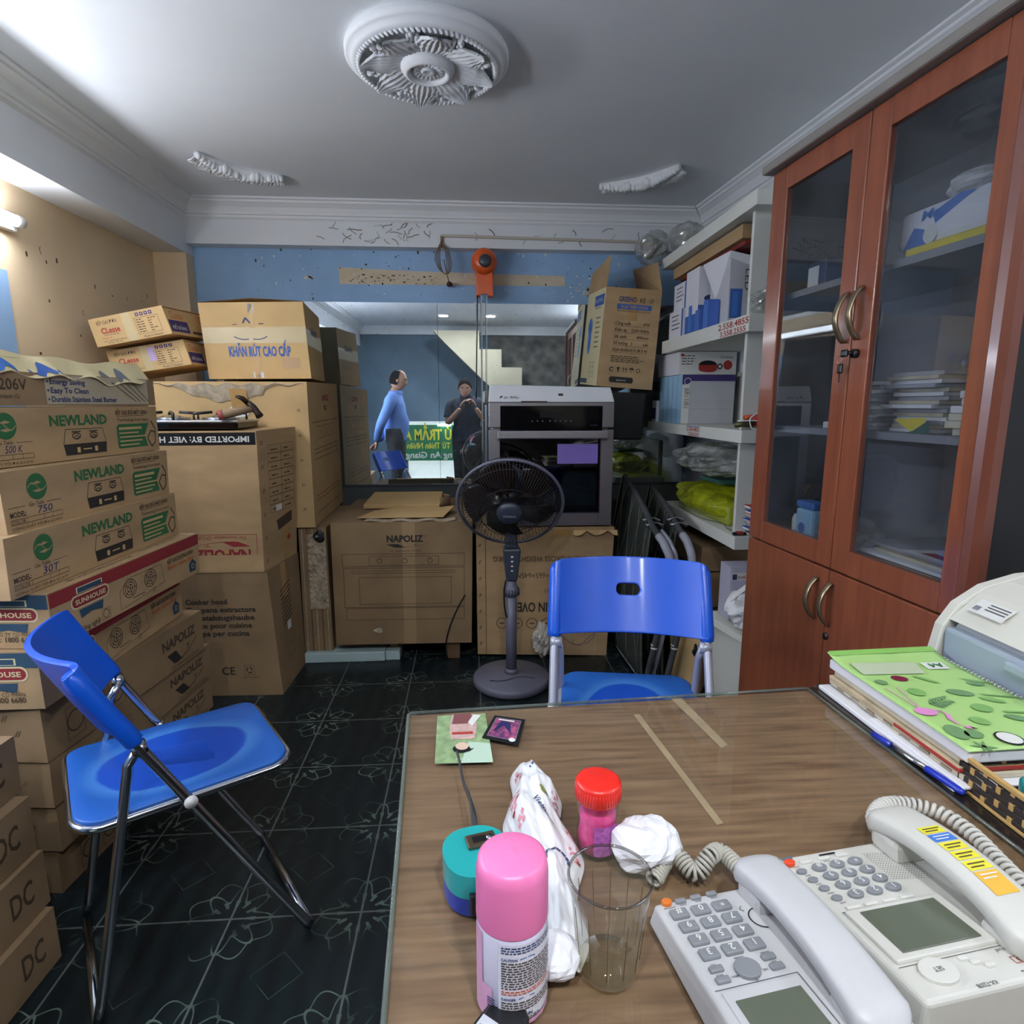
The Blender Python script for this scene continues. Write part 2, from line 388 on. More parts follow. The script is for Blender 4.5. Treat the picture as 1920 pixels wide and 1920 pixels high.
# left: recess wall behind a dropped beam, blue dado patch near the camera, end pier
b = MB(); b.box(-1.75, -1.675, FY, 3.8, 0, 2.285, CREAM_W)
b.box(-1.675, -1.6735, FY, 2.45, 0, 1.70, BLUE_W)
q = random.Random(3)
FL = FR((-1.675, 3.5, 1.3), (0, -1, 0), (0, 0, 1), (1, 0, 0))
for i in range(26):
    x = q.random()*1.3; y = q.random()*.55; disc(b, FL, x, y, .003+.006*q.random()**2, INKB, .001, 7, .003+.01*q.random()**2)
for x, y, l in ((.25, .42, .02), (.85, .5, .03), (.62, .3, .025)): line(b, FL, [(x, y), (x+.008, y+l*.6), (x+.001, y+l)], .003, INKB, .0012)
struct('wall_left', b)
b = MB(); b.box(-1.675, -1.505, 3.55, 3.8, 0, 2.02, CREAM_W); disc(b, FR((-1.675, 3.55, 1.6), (1, 0, 0), (0, 0, 1)), .1, .12, .006, INKB, .001, 8, .012); struct('trim_1', b)
b = MB(); b.box(-1.675, -1.503, FY, 3.8, 2.02, 2.285, WHITE); struct('trim_2', b)         # dropped beam over the recess
# right wall runs a little out of square
b = MB(); b.hexa([(1.315, 3.7, 0), (1.315+.0616*5.4, -1.7, 0), (1.75, -1.7, 0), (1.75, 3.7, 0), (1.315, 3.7, 2.285), (1.315+.0616*5.4, -1.7, 2.285), (1.75, -1.7, 2.285), (1.75, 3.7, 2.285)], WHITE); struct('wall_right', b)
# back wall: blue, stained repair strip, white beam with flaking paint
b = MB(); b.box(-1.55, 1.4, 3.64, 3.8, 0, 2.285, BLUE_W)
FB = FR((-1.5, 3.64, 1.75), (1, 0, 0), (0, 0, 1))
CRK0 = mat('peeling_brown', '8a7a60', .9)
REPAIR = mat('repair_strip', 'd6c6a4', .85, var=.18, scale=9, col2='c6baa8', stretch=(1, 1, 3))
poly(b, FB, [(.78, .135), (2.06, .14), (2.055, .195), (1.7, .2), (1.2, .21), (.78, .225)], REPAIR, .0012)
for i in range(150):
    x = .2+q.random()*2.4; y = .04+.3*q.random()**.8; r = .002+.005*q.random()**3; disc(b, FB, x, y, r, INKB if q.random() < .5 else INKW, .0016, 6, r*(.6+1.2*q.random()))
for i in range(70):
    x = .82+q.random()*.5; y = .14+.05*q.random(); r = .002+.005*q.random()**2; disc(b, FB, x, y, r*1.3, CRK0 if i % 3 else INKB, .0018, 6, r*.7)
for cx, cy, n, R_ in ((.62, .17, 9, .035), (2.2, .12, 40, .13), (1.57, .02, 12, .05)):
    for i in range(n):
        a = q.random()*6.28; rr = R_*q.random(); r = .004+.007*q.random(); disc(b, FB, cx+rr*math.cos(a), cy+rr*.7*math.sin(a), r, INKW if q.random() < .6 else CREAMP, .0014, 7, r*.7)
struct('wall_back', b)
b = MB(); b.box(-1.503, 1.4, 3.555, 3.7, 2.068, 2.285, WHITE)
FBM = FR((-1.5, 3.555, 2.068), (1, 0, 0), (0, 0, 1))
CRK = mat('crack_grey', '7b7468', .9)  # grey lines for cracked, flaking paint
for i in range(46):
    x = .72+.62*q.random() if i < 34 else 1.5+1.0*q.random(); y = .012+.1*q.random(); a = q.random()*3.1; pts = [(x, y)]
    for k in range(3): a += q.random()*1.4-.7; l = .012+.02*q.random(); x += l*math.cos(a); y += l*.6*math.sin(a); y = min(max(y, .006), .125); pts.append((x, y))
    line(b, FBM, pts, .002+.004*q.random(), CRK if q.random() < .7 else LAMG, .001)
struct('trim_3', b)
# cornices: stepped plaster profile run along left beam, back beam and right wall
PROF = [(0, 0), (.105, 0), (.105, .010), (.088, .016), (.086, .026), (.074, .032), (.05, .048), (.034, .072), (.03, .084), (.018, .088), (.016, .1), (.007, .106), (0, .112)]
def cornice(name, p0, p1, out, m0=0, m1=0):
    p0, p1, out = Vector(p0), Vector(p1), Vector(out); d = (p1-p0).normalized(); b = MB(); n = len(PROF); vs = []
    for p, mm in ((p0, m0), (p1, m1)):
        for o, z in PROF: vs.append(p+out*o*.8+d*(o*.8*mm)+Vector((0, 0, -z*.85)))
    fs = [(i, (i+1) % n, n+(i+1) % n, n+i) for i in range(n)]+[tuple(range(n))[::-1], tuple(range(n, 2*n))]
    b.add(vs, fs, PLASTER); struct(name, b)
cornice('trim_4', (-1.503, FY, 2.285), (-1.503, 3.555, 2.285), (1, 0, 0), 0, -1)
cornice('trim_5', (-1.503, 3.555, 2.285), (1.325, 3.555, 2.285), (0, -1, 0), 1, -1)
cornice('trim_6', (1.325, 3.555, 2.285), (1.325+.0616*5.1, -1.5, 2.285), (-1, -.06, 0), 1, 0)
# front wall, behind the camera: seen only in the mirror
SLATE = mat('slate_wall', '5e7688', .7, var=.15, scale=3)
STAIN = mat('stained_panel', '3c3c3c', .6, var=.5, scale=7, col2='6a675f', detail=8)
b = MB(); b.box(-1.7, 1.7, FY-.12, FY, .98, 2.285, SLATE); b.box(-1.7, -.9, FY-.12, FY, 0, .98, SLATE); b.box(-.1, 1.7, FY-.12, FY, 0, .98, SLATE)
b.box(.3, 1.6, FY, FY+.012, .4, 2.2, STAIN); struct('wall_front', b)
b = MB(); b.box(-.92, -.08, FY-.16, FY-.13, 0, .98, mat('daylit_pane', 'dfe8e6', .6, emit=('dfe9e8', .75))); struct('window_1', b)
b = MB(); b.box(-1.7, 1.7, FY, FY+.1, 2.17, 2.285, WHITE); struct('trim_7', b)
# ------------------------------------------------------------------ lamps
def tube_lamp(name, p0, p1, out, label, strength, group=None):
    """wall batten with a round-ended tube"""
    p0, p1, out = Vector(p0), Vector(p1), Vector(out); d = (p1-p0); L = d.length; d.normalize(); up = out.cross(d)
    t = thing(name, (p0+p1)/2, label, 'lamp', group)
    F = FR(p0-up*.03, d, up, out)
    b = MB(); b.fbox(F, -.03, 0, L+.06, .06, 0, .03, WHITEP, .006); b.build('batten', t)
    for q, s in ((p0, -1), (p1, 1)):
        b = MB(); c = q+out*.052; b.tube([c-d*.012*s, c+d*.018*s], .021, WHITEP, 14); b.build('end_cap', t)
    b = MB(); r = .019; c0 = p0+out*.052; c1 = p1+out*.052
    b.tube([c0, c1], r, mat('lit_tube', 'ffffff', .4, emit=('eef3ff', strength)) if strength == TUBE_POWER else mat('lit_tube_%d' % strength, 'ffffff', .4, emit=('eef3ff', strength)), 14); b.build('tube', t)
    return t
tube_lamp('tube_lamp', (-1.672, 2.46, 1.87), (-1.672, 1.30, 1.87), (1, 0, 0), 'white fluorescent tube lamp on cream left wall under the beam', TUBE_POWER)
tube_lamp('tube_lamp', (1.490, .72, 2.10), (1.555, -.36, 2.10), (-1, -.06, 0), 'white tube lamp high on the right wall just above the cabinet end', SHOP_POWER)
tube_lamp('tube_lamp', (-1.672, 1.30, 1.45), (-1.672, .25, 1.45), (1, 0, 0), 'added unseen fill tube low on the blue part of the left wall', FILL_POWER)  # out of view, added to brighten the shelf fronts
for i, x in enumerate((-.3, .27)):
    t = thing('ceiling_light', (x, -.42, 2.285), 'small round downlight in white ceiling, '+('left' if i == 0 else 'right')+' one seen at the top of the mirror', 'lamp', 'ceiling downlights')
    b = MB(); b.lathe([(.075, 0), (.08, -.006), (.07, -.014), (.06, -.014), (.055, -.004)], WHITEP, (x, -.42, 2.285), 28, cap=False); b.build('trim_ring', t)
    b = MB(); b.lathe([(.0, -.006), (.056, -.006)], mat('downlight_lens', 'ffffff', .4, emit=('f4f6ff', 14)), (x, -.42, 2.285), 24, cap=False); b.build('lens', t)
    l = bpy.data.lights.new('downlight', 'AREA'); l.shape = 'DISK'; l.size = .11; l.energy = DOWN_POWER; l.color = (.93, .96, 1)
    lo = bpy.data.objects.new('downlight', l); COL.objects.link(lo); lo.parent = t; lo.location = (0, 0, -.02)

# ------------------------------------------------------------------ ceiling medallion and corner plasterwork
mc = (-.115, 2.095, 2.285)
t = thing('ceiling_medallion', mc, 'round white plaster ceiling rose with acanthus leaves and rope border', 'ceiling rose')
X = Matrix.Scale(-1, 3, (0, 0, 1))
def down(r, a, z): return (mc[0]+r*math.cos(a), mc[1]+r*math.sin(a), mc[2]-z)
b = MB(); b.lathe([(.244, 0), (.250, .010), (.249, .026), (.243, .031), (.233, .033), (.231, .042), (.222, .047), (.212, .048), (.205, .046), (.200, .040), (.196, .036), (0.0, .035)][::-1], PLASTER, mc, 72, X=X, cap=False); b.build('outer_ring', t)
b = MB()
for k in range(84):
    a = 2*PI*k/84; R3 = Matrix.Rotation(a, 3, 'Z') @ Matrix.Rotation(.75, 3, 'X'); b.ball(down(.2085, a, .048), (.0085, .0052, .012), PLASTER, R3, 6, 5)
b.build('rope_moulding', t)
def leaf(L, W_, ribs, curl, lobes):
    def fn(u, v):
        s = u*2-1; w = W_*math.sin(PI*(.14+.78*v))**.8*(1+.10*math.cos(v*lobes*2*PI))
        z = .012+.022*math.sin(v*PI*.75)*(1-.35*s*s)+.0055*math.cos(s*ribs*PI)*(.4+.6*v)+(curl*max(0, v-.72)**1.5)
        return s*w, v*L*(1-.10*s*s), z
    return fn
for k in range(8):
    a = 2*PI*k/8+.2; f = leaf(.142, .060, 7, .12, 5) if k % 2 == 0 else leaf(.140, .062, 6, .11, 4); b = MB()
    def g(u, v):
        x, y, z = f(u, v); r = .062+y; return (mc[0]+r*math.cos(a)-x*math.sin(a), mc[1]+r*math.sin(a)+x*math.cos(a), mc[2]-z-.022)
    b.grid(g, 26, 14, PLASTER); b.build('leaf', t)
for k in range(8):
    a = 2*PI*(k+.5)/8+.2; b = MB()
    for dr, da, s in ((.172, 0, .013), (.158, .075, .010), (.158, -.075, .010), (.145, .045, .008), (.145, -.045, .008)):
        b.ball(down(dr+.012, a+da, .044), (s, s*.7, s*.9), PLASTER, Matrix.Rotation(a, 3, 'Z'), 7, 5)
    b.build('leaf_bud', t)
b = MB(); b.lathe([(.084, .02), (.083, .048), (.078, .056), (.074, .058), (.07, .064), (.062, .066), (.056, .06), (.053, .046), (0, .044)][::-1], PLASTER, mc, 48, X=X, cap=False); b.build('inner_ring', t)
b = MB()
for k in range(18):
    a = 2*PI*k/18; b.tube([down(.02, a, .05), down(.034, a, .05), down(.045, a, .054)], [.003, .004, .006], PLASTER, 6)
b.lathe([(0, .054), (.01, .054), (.018, .06), (.022, .054), (.022, .04)], PLASTER, mc, 20, X=X, cap=False); b.build('rosette', t)
def ornament(c, a0, a1, R, side, label):
    t = thing('corner_ornament', (c[0], c[1], 2.285), label, 'plaster ornament', 'corner plaster ornaments'); b = MB(); q = random.Random(side)
    def at(f, rr, z): a = a0+(a1-a0)*f; return (c[0]+rr*math.cos(a), c[1]+rr*math.sin(a), 2.285-z)
    b.tube([at(k/20, R+.012*math.sin(PI*k/20), .012) for k in range(21)], [.012+.016*math.sin(PI*k/20) for k in range(21)], PLASTER, 10)
    for k in range(22):
        f = (k+.5)/22; s = math.sin(PI*f); a = a0+(a1-a0)*f
        b.ball(at(f, R-.004+.02*s*q.random(), .016+.014*s), (.013+.013*s*q.random(), .010+.010*s, .014+.012*s), PLASTER, Matrix.Rotation(a+q.uniform(-.7, .7), 3, 'Z'), 8, 6, .1, k)
    b.build('garland', t)
    for k in range(11):
        f = (k+.5)/11; s = math.sin(PI*f); a = a0+(a1-a0)*f+q.uniform(-.35, .35); L = .035+.065*s; b = MB()
        def lf(u, v): x = (u-.5)*.05*(.4+.8*math.sin(PI*min(1, v*1.05)))*(.6+.6*s); r = L*v; p = at(f, R+.01, .0); return (p[0]+r*math.cos(a)-x*math.sin(a), p[1]+r*math.sin(a)+x*math.cos(a), 2.285-(.008+.022*math.sin(v*PI*.8)+.006*math.cos(u*6*PI)+.02*max(0, v-.75)))
        b.grid(lf, 12, 8, PLASTER, thick=-.003); b.build('leaf', t)
ornament((-.72, 2.72), math.radians(157), math.radians(108), .47, 2, 'white plaster leaf garland in back left corner of ceiling')
ornament((.52, 2.72), math.radians(74), math.radians(22), .47, 5, 'white plaster leaf garland in back right corner of ceiling')

# ------------------------------------------------------------------ mirror, trunking, cable, wall motor
mm = bpy.data.materials.new('old_mirror'); mm.use_nodes = True; nt = mm.node_tree; nt.nodes.remove(nt.nodes['Principled BSDF'])
g = nt.nodes.new('ShaderNodeBsdfGlossy'); g.inputs[0].default_value = (.80, .87, .9, 1); g.inputs['Roughness'].default_value = .003
df = nt.nodes.new('ShaderNodeBsdfDiffuse'); df.inputs[0].default_value = lin('a3aeb0')
tc = nt.nodes.new('ShaderNodeTexCoord'); nz = nt.nodes.new('ShaderNodeTexNoise'); nz.inputs['Scale'].default_value = 4.5; nz.inputs['Detail'].default_value = 8; nz.inputs['Roughness'].default_value = .7
mr = nt.nodes.new('ShaderNodeMapRange'); mr.inputs[1].default_value = .42; mr.inputs[2].default_value = .8; mr.inputs[3].default_value = .07; mr.inputs[4].default_value = .3
vo = nt.nodes.new('ShaderNodeTexVoronoi'); vo.inputs['Scale'].default_value = 26; lt = nt.nodes.new('ShaderNodeMath'); lt.operation = 'LESS_THAN'; lt.inputs[1].default_value = .07
ad = nt.nodes.new('ShaderNodeMath'); ad.operation = 'MULTIPLY_ADD'; ad.inputs[1].default_value = .35
mx = nt.nodes.new('ShaderNodeMixShader'); L_ = nt.links.new
L_(tc.outputs['Object'], nz.inputs['Vector']); L_(tc.outputs['Object'], vo.inputs['Vector']); L_(nz.outputs[0], mr.inputs[0]); L_(vo.outputs['Distance'], lt.inputs[0]); L_(lt.outputs[0], ad.inputs[0]); L_(mr.outputs[0], ad.inputs[2])
L_(ad.outputs[0], mx.inputs[0]); L_(g.outputs[0], mx.inputs[1]); L_(df.outputs[0], mx.inputs[2]); L_(mx.outputs[0], nt.nodes['Material Output'].inputs[0])
t = thing('wall_mirror', (-.06, 3.63, .75), 'large dusty wall mirror in two panes below the blue band of the back wall', 'mirror')
for x0, x1 in ((-1.42, -.1765), (-.1745, 1.29)):
    b = MB(); b.box(x0, x1, 3.61, 3.62, .752, 1.785, mm); b.build('pane', t)
b = MB(); b.box(-1.42, 1.29, 3.605, 3.625, .735, .752, DGREY); b.build('bottom_rail', t)
b = MB(); b.box(-1.4, 1.28, 3.6, 3.64, 0, .735, mat('dado_slate', '4c5250', .7, var=.15, scale=8)); struct('trim_8', b)
b = MB()
for p0, p1 in (((-.142, 3.545, 2.128), (1.09, 3.545, 2.112)),):
    b.hexa([(p0[0], 3.54, p0[2]-.007), (p1[0], 3.54, p1[2]-.007), (p1[0], 3.555, p1[2]-.007), (p0[0], 3.555, p0[2]-.007), (p0[0], 3.54, p0[2]+.007), (p1[0], 3.54, p1[2]+.007), (p1[0], 3.555, p1[2]+.007), (p0[0], 3.555, p0[2]+.007)], mat('old_trunking', 'b9b2a4', .6), .002)
b.box(-.147, -.133, 3.543, 3.555, 2.068, 2.128, mat('brown_trunking', '7d6a48', .7))
tag(b.build('cable_trunking', loc=(-.14, 3.55, 2.12)), 'thin pale cable trunking running right along the back beam', 'cable trunking')
b = MB(); cbl = mat('old_flex', '6b5a48', .6)
for i in range(4):
    w = .012+.008*i; b.tube(spline([(-.14, 3.537, 2.10), (-.14-w, 3.53, 2.02), (-.135-w*.6, 3.525, 1.95), (-.128+w*.5, 3.525, 1.925), (-.125+w, 3.53, 1.97), (-.133+w*.8, 3.535, 2.05), (-.14, 3.537, 2.09)], 5), .0025, cbl, 6)
b.tube(spline([(-.13, 3.528, 2.0), (-.118, 3.525, 1.94), (-.108, 3.53, 1.90), (-.105, 3.545, 1.885)], 5), .0028, cbl, 6)
b.ball((-.105, 3.6, 1.885), (.018, .04, .012), mat('brown_lump', '4e3220', .8), None, 8, 6, .15, 2)
tag(b.build('cable_coil', loc=(-.14, 3.53, 2.0)), 'coiled brown electric cable hanging off the back beam beside the orange motor', 'cable')
# orange wall motor with grey nose and drop cords
mo = thing('wall_fan_motor', (.09, 3.6, 1.81), 'orange metal wall fan motor without blades on the blue back wall', 'wall fan')
b = MB(); RX = Matrix.Rotation(PI/2-.18, 3, 'X')
b.lathe([(0, -.03), (.055, -.03), (.068, -.015), (.071, .02), (.064, .05), (.045, .068), (0, .07)], ORANGE, (.09, 3.53, 1.985), 36, X=RX)
b.build('motor_housing', mo)
b = MB()
for k in range(5): b.lathe([(.05+.004*k, -.033-.006*k), (.052+.004*k, -.036-.006*k)], ORANGE, (.09, 3.545, 1.995), 30, X=RX, cap=False)
b.build('cooling_fins', mo)
b = MB(); b.lathe([(0, .098), (.026, .098), (.032, .09), (.034, .06), (.034, .05)][::-1], mat('nose_grey', '3c4148', .45), (.094, 3.53, 1.968), 28, X=RX); b.build('nose_cap', mo)
b = MB(); b.prism([(-.045, 0), (-.022, 0), (-.02, .02), (.02, .02), (.022, 0), (.05, 0), (.05, .11), (.04, .15), (-.035, .15), (-.045, .1)], FR((.09, 3.50, 1.805), (1, 0, 0), (0, 0, 1)), -.06, .0, ORANGE, .006)
b.box(.06, .12, 3.55, 3.64, 1.84, 1.93, ORANGE, .004); b.build('mounting_bracket', mo)
for x, x2, z1, r, m in ((.052, .04, 1.25, .003, BLK), (.075, .075, .95, .0022, WHITEP), (.103, .1, 1.22, .0018, WHITEP)):
    b = MB(); b.tube(spline([(x, 3.49, 1.81), ((x+x2)/2, 3.5, (1.81+z1)/2), (x2, 3.52, z1)], 6), r, m, 6); b.build('pull_cord', mo)
# ------------------------------------------------------------------ cartons
class Carton:
    """P: 4 bottom corners (front-left, front-right, back-right, back-left), then the 4 above"""
    def __init__(s, P, m, bev=.004, jit=.002, seed=0):
        q = random.Random(seed); s.P = [Vector(p)+Vector((q.uniform(-jit, jit), q.uniform(-jit, jit), q.uniform(-jit, jit)*.3)) for p in P]
        s.b = MB(); p = s.P
        for f in ((0, 1, 5, 4), (1, 2, 6, 5), (2, 3, 7, 6), (3, 0, 4, 7), (4, 5, 6, 7), (3, 2, 1, 0)):
            c = [p[i] for i in f]; s.b.grid(lambda u, v: c[0]*(1-u)*(1-v)+c[1]*u*(1-v)+c[2]*u*v+c[3]*(1-u)*v, 10, 10, m, smooth=False)
        s.front = QF(p[0], p[1], p[5], p[4]); s.right = QF(p[1], p[2], p[6], p[5]); s.left = QF(p[3], p[0], p[4], p[7]); s.top = QF(p[4], p[5], p[6], p[7])
    def done(s, label, group=None, cat='cardboard box', name='carton', tapes=()):
        base = sum((s.P[i] for i in range(4)), Vector())/4
        o = s.b.build(name, loc=base); tag(o, label, cat, group)
        for F, x, y, w, h, m in tapes:
            t = MB(); rect(t, F, x, y, w, h, m, .0004); t.build('packing_tape', o)
        return o
def foot(a, b, depth, z0, z1, lean=(0, 0, 0)):
    """box standing with its front from a to b (xy), depth to the back"""
    a, b = Vector((a[0], a[1], 0)), Vector((b[0], b[1], 0)); u = (b-a).normalized(); n = Vector((-u.y, u.x, 0)); ln = Vector(lean)
    q = [a, b, b+n*depth, a+n*depth]; return [v+Vector((0, 0, z0)) for v in q]+[v+Vector((0, 0, z1))+ln for v in q]
def stove_icon(b, F, x, y, w, h):
    poly(b, F, [(x, y+h*.42), (x+w*.98, y+h*.42), (x+w, y+h*.4), (x+w*.98, y), (x+w*.03, y)], INK)
    line(b, F, [(x, y+h*.42), (x+w*.07, y+h*.98), (x+w*.93, y+h*.98), (x+w*.99, y+h*.42)], .0016, INK)
    for k in (.3, .7): ring(b, F, x+w*k, y+h*.72, w*.1, .003, INK, ry=h*.13); ring(b, F, x+w*k, y+h*.66, w*.06, .0025, INK, ry=h*.08); line(b, F, [(x+w*(k-.1), y+h*.88), (x+w*(k+.1), y+h*.88)], .003, INK)
    for k in (.31, .72): rect(b, F, x+w*(k-.03), y+h*.08, w*.07, h*.2, CB3, D1*2)
    rect(b, F, x+w*.42, y+h*.17, w*.2, h*.05, CB3, D1*2)
def newland(z0, z1, a, b, hand, label, seed):
    c = Carton(foot(a, b, .4, z0, z1), CB, seed=seed); F, m = c.front, c.b; w, h = F.w, F.h; k = w/.70
    cx, cy, r = .11*k, h*.69, .031
    disc(m, F, cx, cy, r, INKG, n=28); disc(m, F, cx, cy, r*.93, CB, D1*1.3, n=28)
    for sgn in (1, -1):
        pts = [(cx+sgn*r*.93*math.cos(t), cy+sgn*r*.93*math.sin(t)) for t in [PI*.02+PI*.96*i/10 for i in range(11)]]
        pts += [(cx+sgn*r*(-.9+1.8*i/8), cy+sgn*r*(.32*math.sin(i/8*2*PI)+.05)) for i in range(1, 8)]
        poly(m, F, pts, INKG, D1*1.7)
    poly(m, F, [(cx-r*.55, cy+r*.2), (cx, cy+r*.42), (cx+r*.5, cy+r*.28), (cx+r*.1, cy+r*.18)], CB, D1*2.2); poly(m, F, [(cx+r*.6, cy-r*.3), (cx, cy-r*.45), (cx-r*.5, cy-r*.3), (cx, cy-r*.2)], CB, D1*2.2)
    text(m, F, .245*k, h*.66, 'NEWLAND', h*.19, INKG, w=.215*k, bold=3)
    stove_icon(m, F, .285*k, h*.09, .165*k, h*.5)
    text(m, F, .50*k, h*.83, 'BẾP GAS ĐÔI MẶT KÍNH', h*.09, INKB, w=.15*k, bold=1.5); rect(m, F, .505*k, h*.795, .13*k, .0012, INKB)
    text(m, F, .505*k, h*.69, 'Technology from Japan', h*.07, INKB, w=.15*k)
    gx = .50*k; gw = .165*k
    poly(m, F, [(gx, h*.16), (gx+.006, h*.12), (gx+gw*.86, h*.12), (gx+gw*.78, h*.38), (gx+gw*.93, h*.63), (gx+.008, h*.63), (gx, h*.58)], INKG)
    for i in range(5): rect(m, F, gx+.008, h*(.17+.085*i), gw*(.55+.1*((i*7) % 3)), h*(.03 if i < 4 else .055), CB3, D1*1.6)
    line(m, F, [(gx+gw*1.0, h*.68), (gx+gw*1.12, h*.5), (gx+gw*1.1, h*.2), (gx+gw*.98, h*.1), (gx+gw*.86, h*.3), (gx+gw*.98, h*.46), (gx+gw*1.1, h*.42)], .004, INK)
    line(m, F, [(.012, h*.405), (.065*k, h*.405)], .0012, INKB); text(m, F, .075*k, h*.38, 'Gas Table', h*.07, INKB, w=.05*k, slant=.3); line(m, F, [(.135*k, h*.405), (.185*k, h*.405)], .0012, INKB)
    text(m, F, .014, h*.245, 'MODEL:', h*.09, INKB, w=.05*k, bold=2); text(m, F, .10*k, h*.235, hand, h*.13, INKN, w=.05*k, slant=.2)
    frame(m, F, .014, h*.12, .17*k, h*.09, .0011, INKB)
    for i in (.065, .12, .15): rect(m, F, i*k, h*.12, .001, h*.09, INKB)
    text(m, F, .017, h*.135, 'COLOR', h*.06, INKB, w=.042*k); text(m, F, .014, h*.035, 'CÔNG SUẤT TỐI ĐA 4.2 KW', h*.045, INKB, w=.165*k)
    return c.done(label, 'gas stove cartons stacked by the left wall')
newland(1.075, 1.213, (-1.082, 1.385), (-1.005, 2.05), '500 K', 'brown carton with green lettering, handwritten 500 K, topmost of its three alike', 1)
newland(.935, 1.073, (-1.025, 1.385), (-.983, 2.04), '750', 'brown carton with green lettering, handwritten 750, middle of its three alike', 2)
newland(.796, .934, (-1.005, 1.345), (-.972, 2.05), '30T', 'brown carton with green lettering resting on the red-striped carton', 3)
def logo(m, F, x, y, w, h, sc=1):
    """oval name plate with blue blocks above and below"""
    r = h/2; pts = []
    for k in range(9): a = PI/2+PI*k/8; pts.append((x+r+r*math.cos(a), y+r+r*math.sin(a)))
    for k in range(9): a = -PI/2+PI*k/8; pts.append((x+w-r+r*math.cos(a), y+r+r*math.sin(a)))
    e = h*.14; big = [(x+w/2+(a-x-w/2)*(1+2*e/w), y+h/2+(c-y-h/2)*(1+2*e/h)) for a, c in pts]
    poly(m, F, big, CREAMP, D1*1.4); poly(m, F, pts, INKRD, D1*2)
    text(m, F, x+w/2, y+h*.27, 'SUNHOUSE', h*.46, CREAMP, w=w*.84, bold=2, d=D1*2.8, al='c')
    rect(m, F, x+w*.14, y+h*1.24, w*.72, h*.6, CREAMP, D1*1.2); rect(m, F, x+w*.17, y+h*1.3, w*.66, h*.46, INKT, D1*1.8)
    poly(m, F, [(x+w*.16, y-h*.3), (x+w*.84, y-h*.3), (x+w*.8, y-h*1.15), (x+w*.5, y-h*.9), (x+w*.2, y-h*1.15)], INKT, D1*1.6)
def sunhouse(z0, z1, a, b, label, seed, band=True):
    c = Carton(foot(a, b, .40, z0, z1), CB, seed=seed); F, m = c.front, c.b; w, h = F.w, F.h
    rect(m, F, .002, h*.72, w-.004, h*.26, INKRD)
    logo(m, F, .07, h*.53, .13, h*.2)
    text(m, F, .06, h*.05, 'bếp công nghệ', h*.1, INKB, w=.1, bold=1); ring(m, F, .185, h*.16, .012, .002, INKB); frame(m, F, .168, h*.05, .034, h*.22, .001, INKB)
    line(m, F, [(.245, h*.06), (.245, h*.42), (.28, h*.64), (.44, h*.64), (.455, h*.2), (.245, h*.06)], .0012, INKB)
    for x, y in ((.29, .42), (.385, .44)):
        for r in (.03, .022, .013): ring(m, F, x, h*y, r, .0022, INK, n=16, ry=h*.2*r/.03)
        for k in range(5): a2 = k*1.26; line(m, F, [(x, h*y), (x+.028*math.cos(a2), h*y+h*.19*math.sin(a2))], .0018, INK, D1*1.3)
    rect(m, F, .30, h*.18, .055, .002, INKB); ring(m, F, .40, h*.15, .007, .0015, INKB)
    text(m, F, .475, h*.55, 'BẾP GAS DƯƠNG KÍNH', h*.1, INKB, w=.15, bold=1.5); text(m, F, .475, h*.42, 'Được thẩm định', h*.09, INKO, w=.15, bold=1)
    poly(m, F, [(.60, h*.1), (.635, h*.1), (.64, h*.3), (.6175, h*.42), (.595, h*.3)], INKT); ring(m, F, .6175, h*.24, .009, .003, CB3, D1*2)
    L = c.left; rect(m, L, .002, L.h*.72, L.w-.004, L.h*.26, INKT)
    logo(m, L, L.w-.17, L.h*.52, .14, L.h*.2)
    text(m, L, L.w-.15, L.h*.12, 'TEL: 1800 6680', L.h*.1, INKB, w=.11, bold=1); text(m, L, L.w-.15, L.h*.23, 'CÔNG TY CỔ PHẦN', L.h*.07, INKB, w=.11)
    T = c.top; text(m, T, .1, .02, 'BẾP GAS ĐÔI DƯƠNG KÍNH CAO CẤP', .012, INKB, w=.25); text(m, T, .1, .045, 'An toàn - Tiết kiệm', .012, INKO, w=.25); text(m, T, .4, .03, 'HÀNG VIỆT NAM CHẤT LƯỢNG', .01, INKB, w=.2)
    return c.done(label, 'gas stove cartons stacked by the left wall')
sunhouse(.662, .794, (-.965, 1.40), (-.918, 2.06), 'brown carton with a bright red stripe and red oval name plate, above the blue chair', 4)
sunhouse(.517, .660, (-1.0, 1.39), (-.985, 2.05), 'brown carton directly under the bright red-striped one, mostly shaded', 5)
def swoosh(m, F, x, y, w, h, ink):
    poly(m, F, [(x, y+h*.75), (x+w*.28, y+h*.8), (x+w*.42, y+h*.25), (x+w*.5, y+h*.12), (x+w*.2, y+h*.1)], ink)
    pts = [(x+w*(.25+.75*t), y+h*(.1+.02*t+.75*t*t)) for t in [i/8 for i in range(9)]]; line(m, F, pts, h*.05, ink)
    line(m, F, [(x+w*.62, y+h*.75), (x+w*.7, y+h*.72), (x+w*.66, y+h*.5), (x+w*.74, y+h*.8)], h*.05, ink)
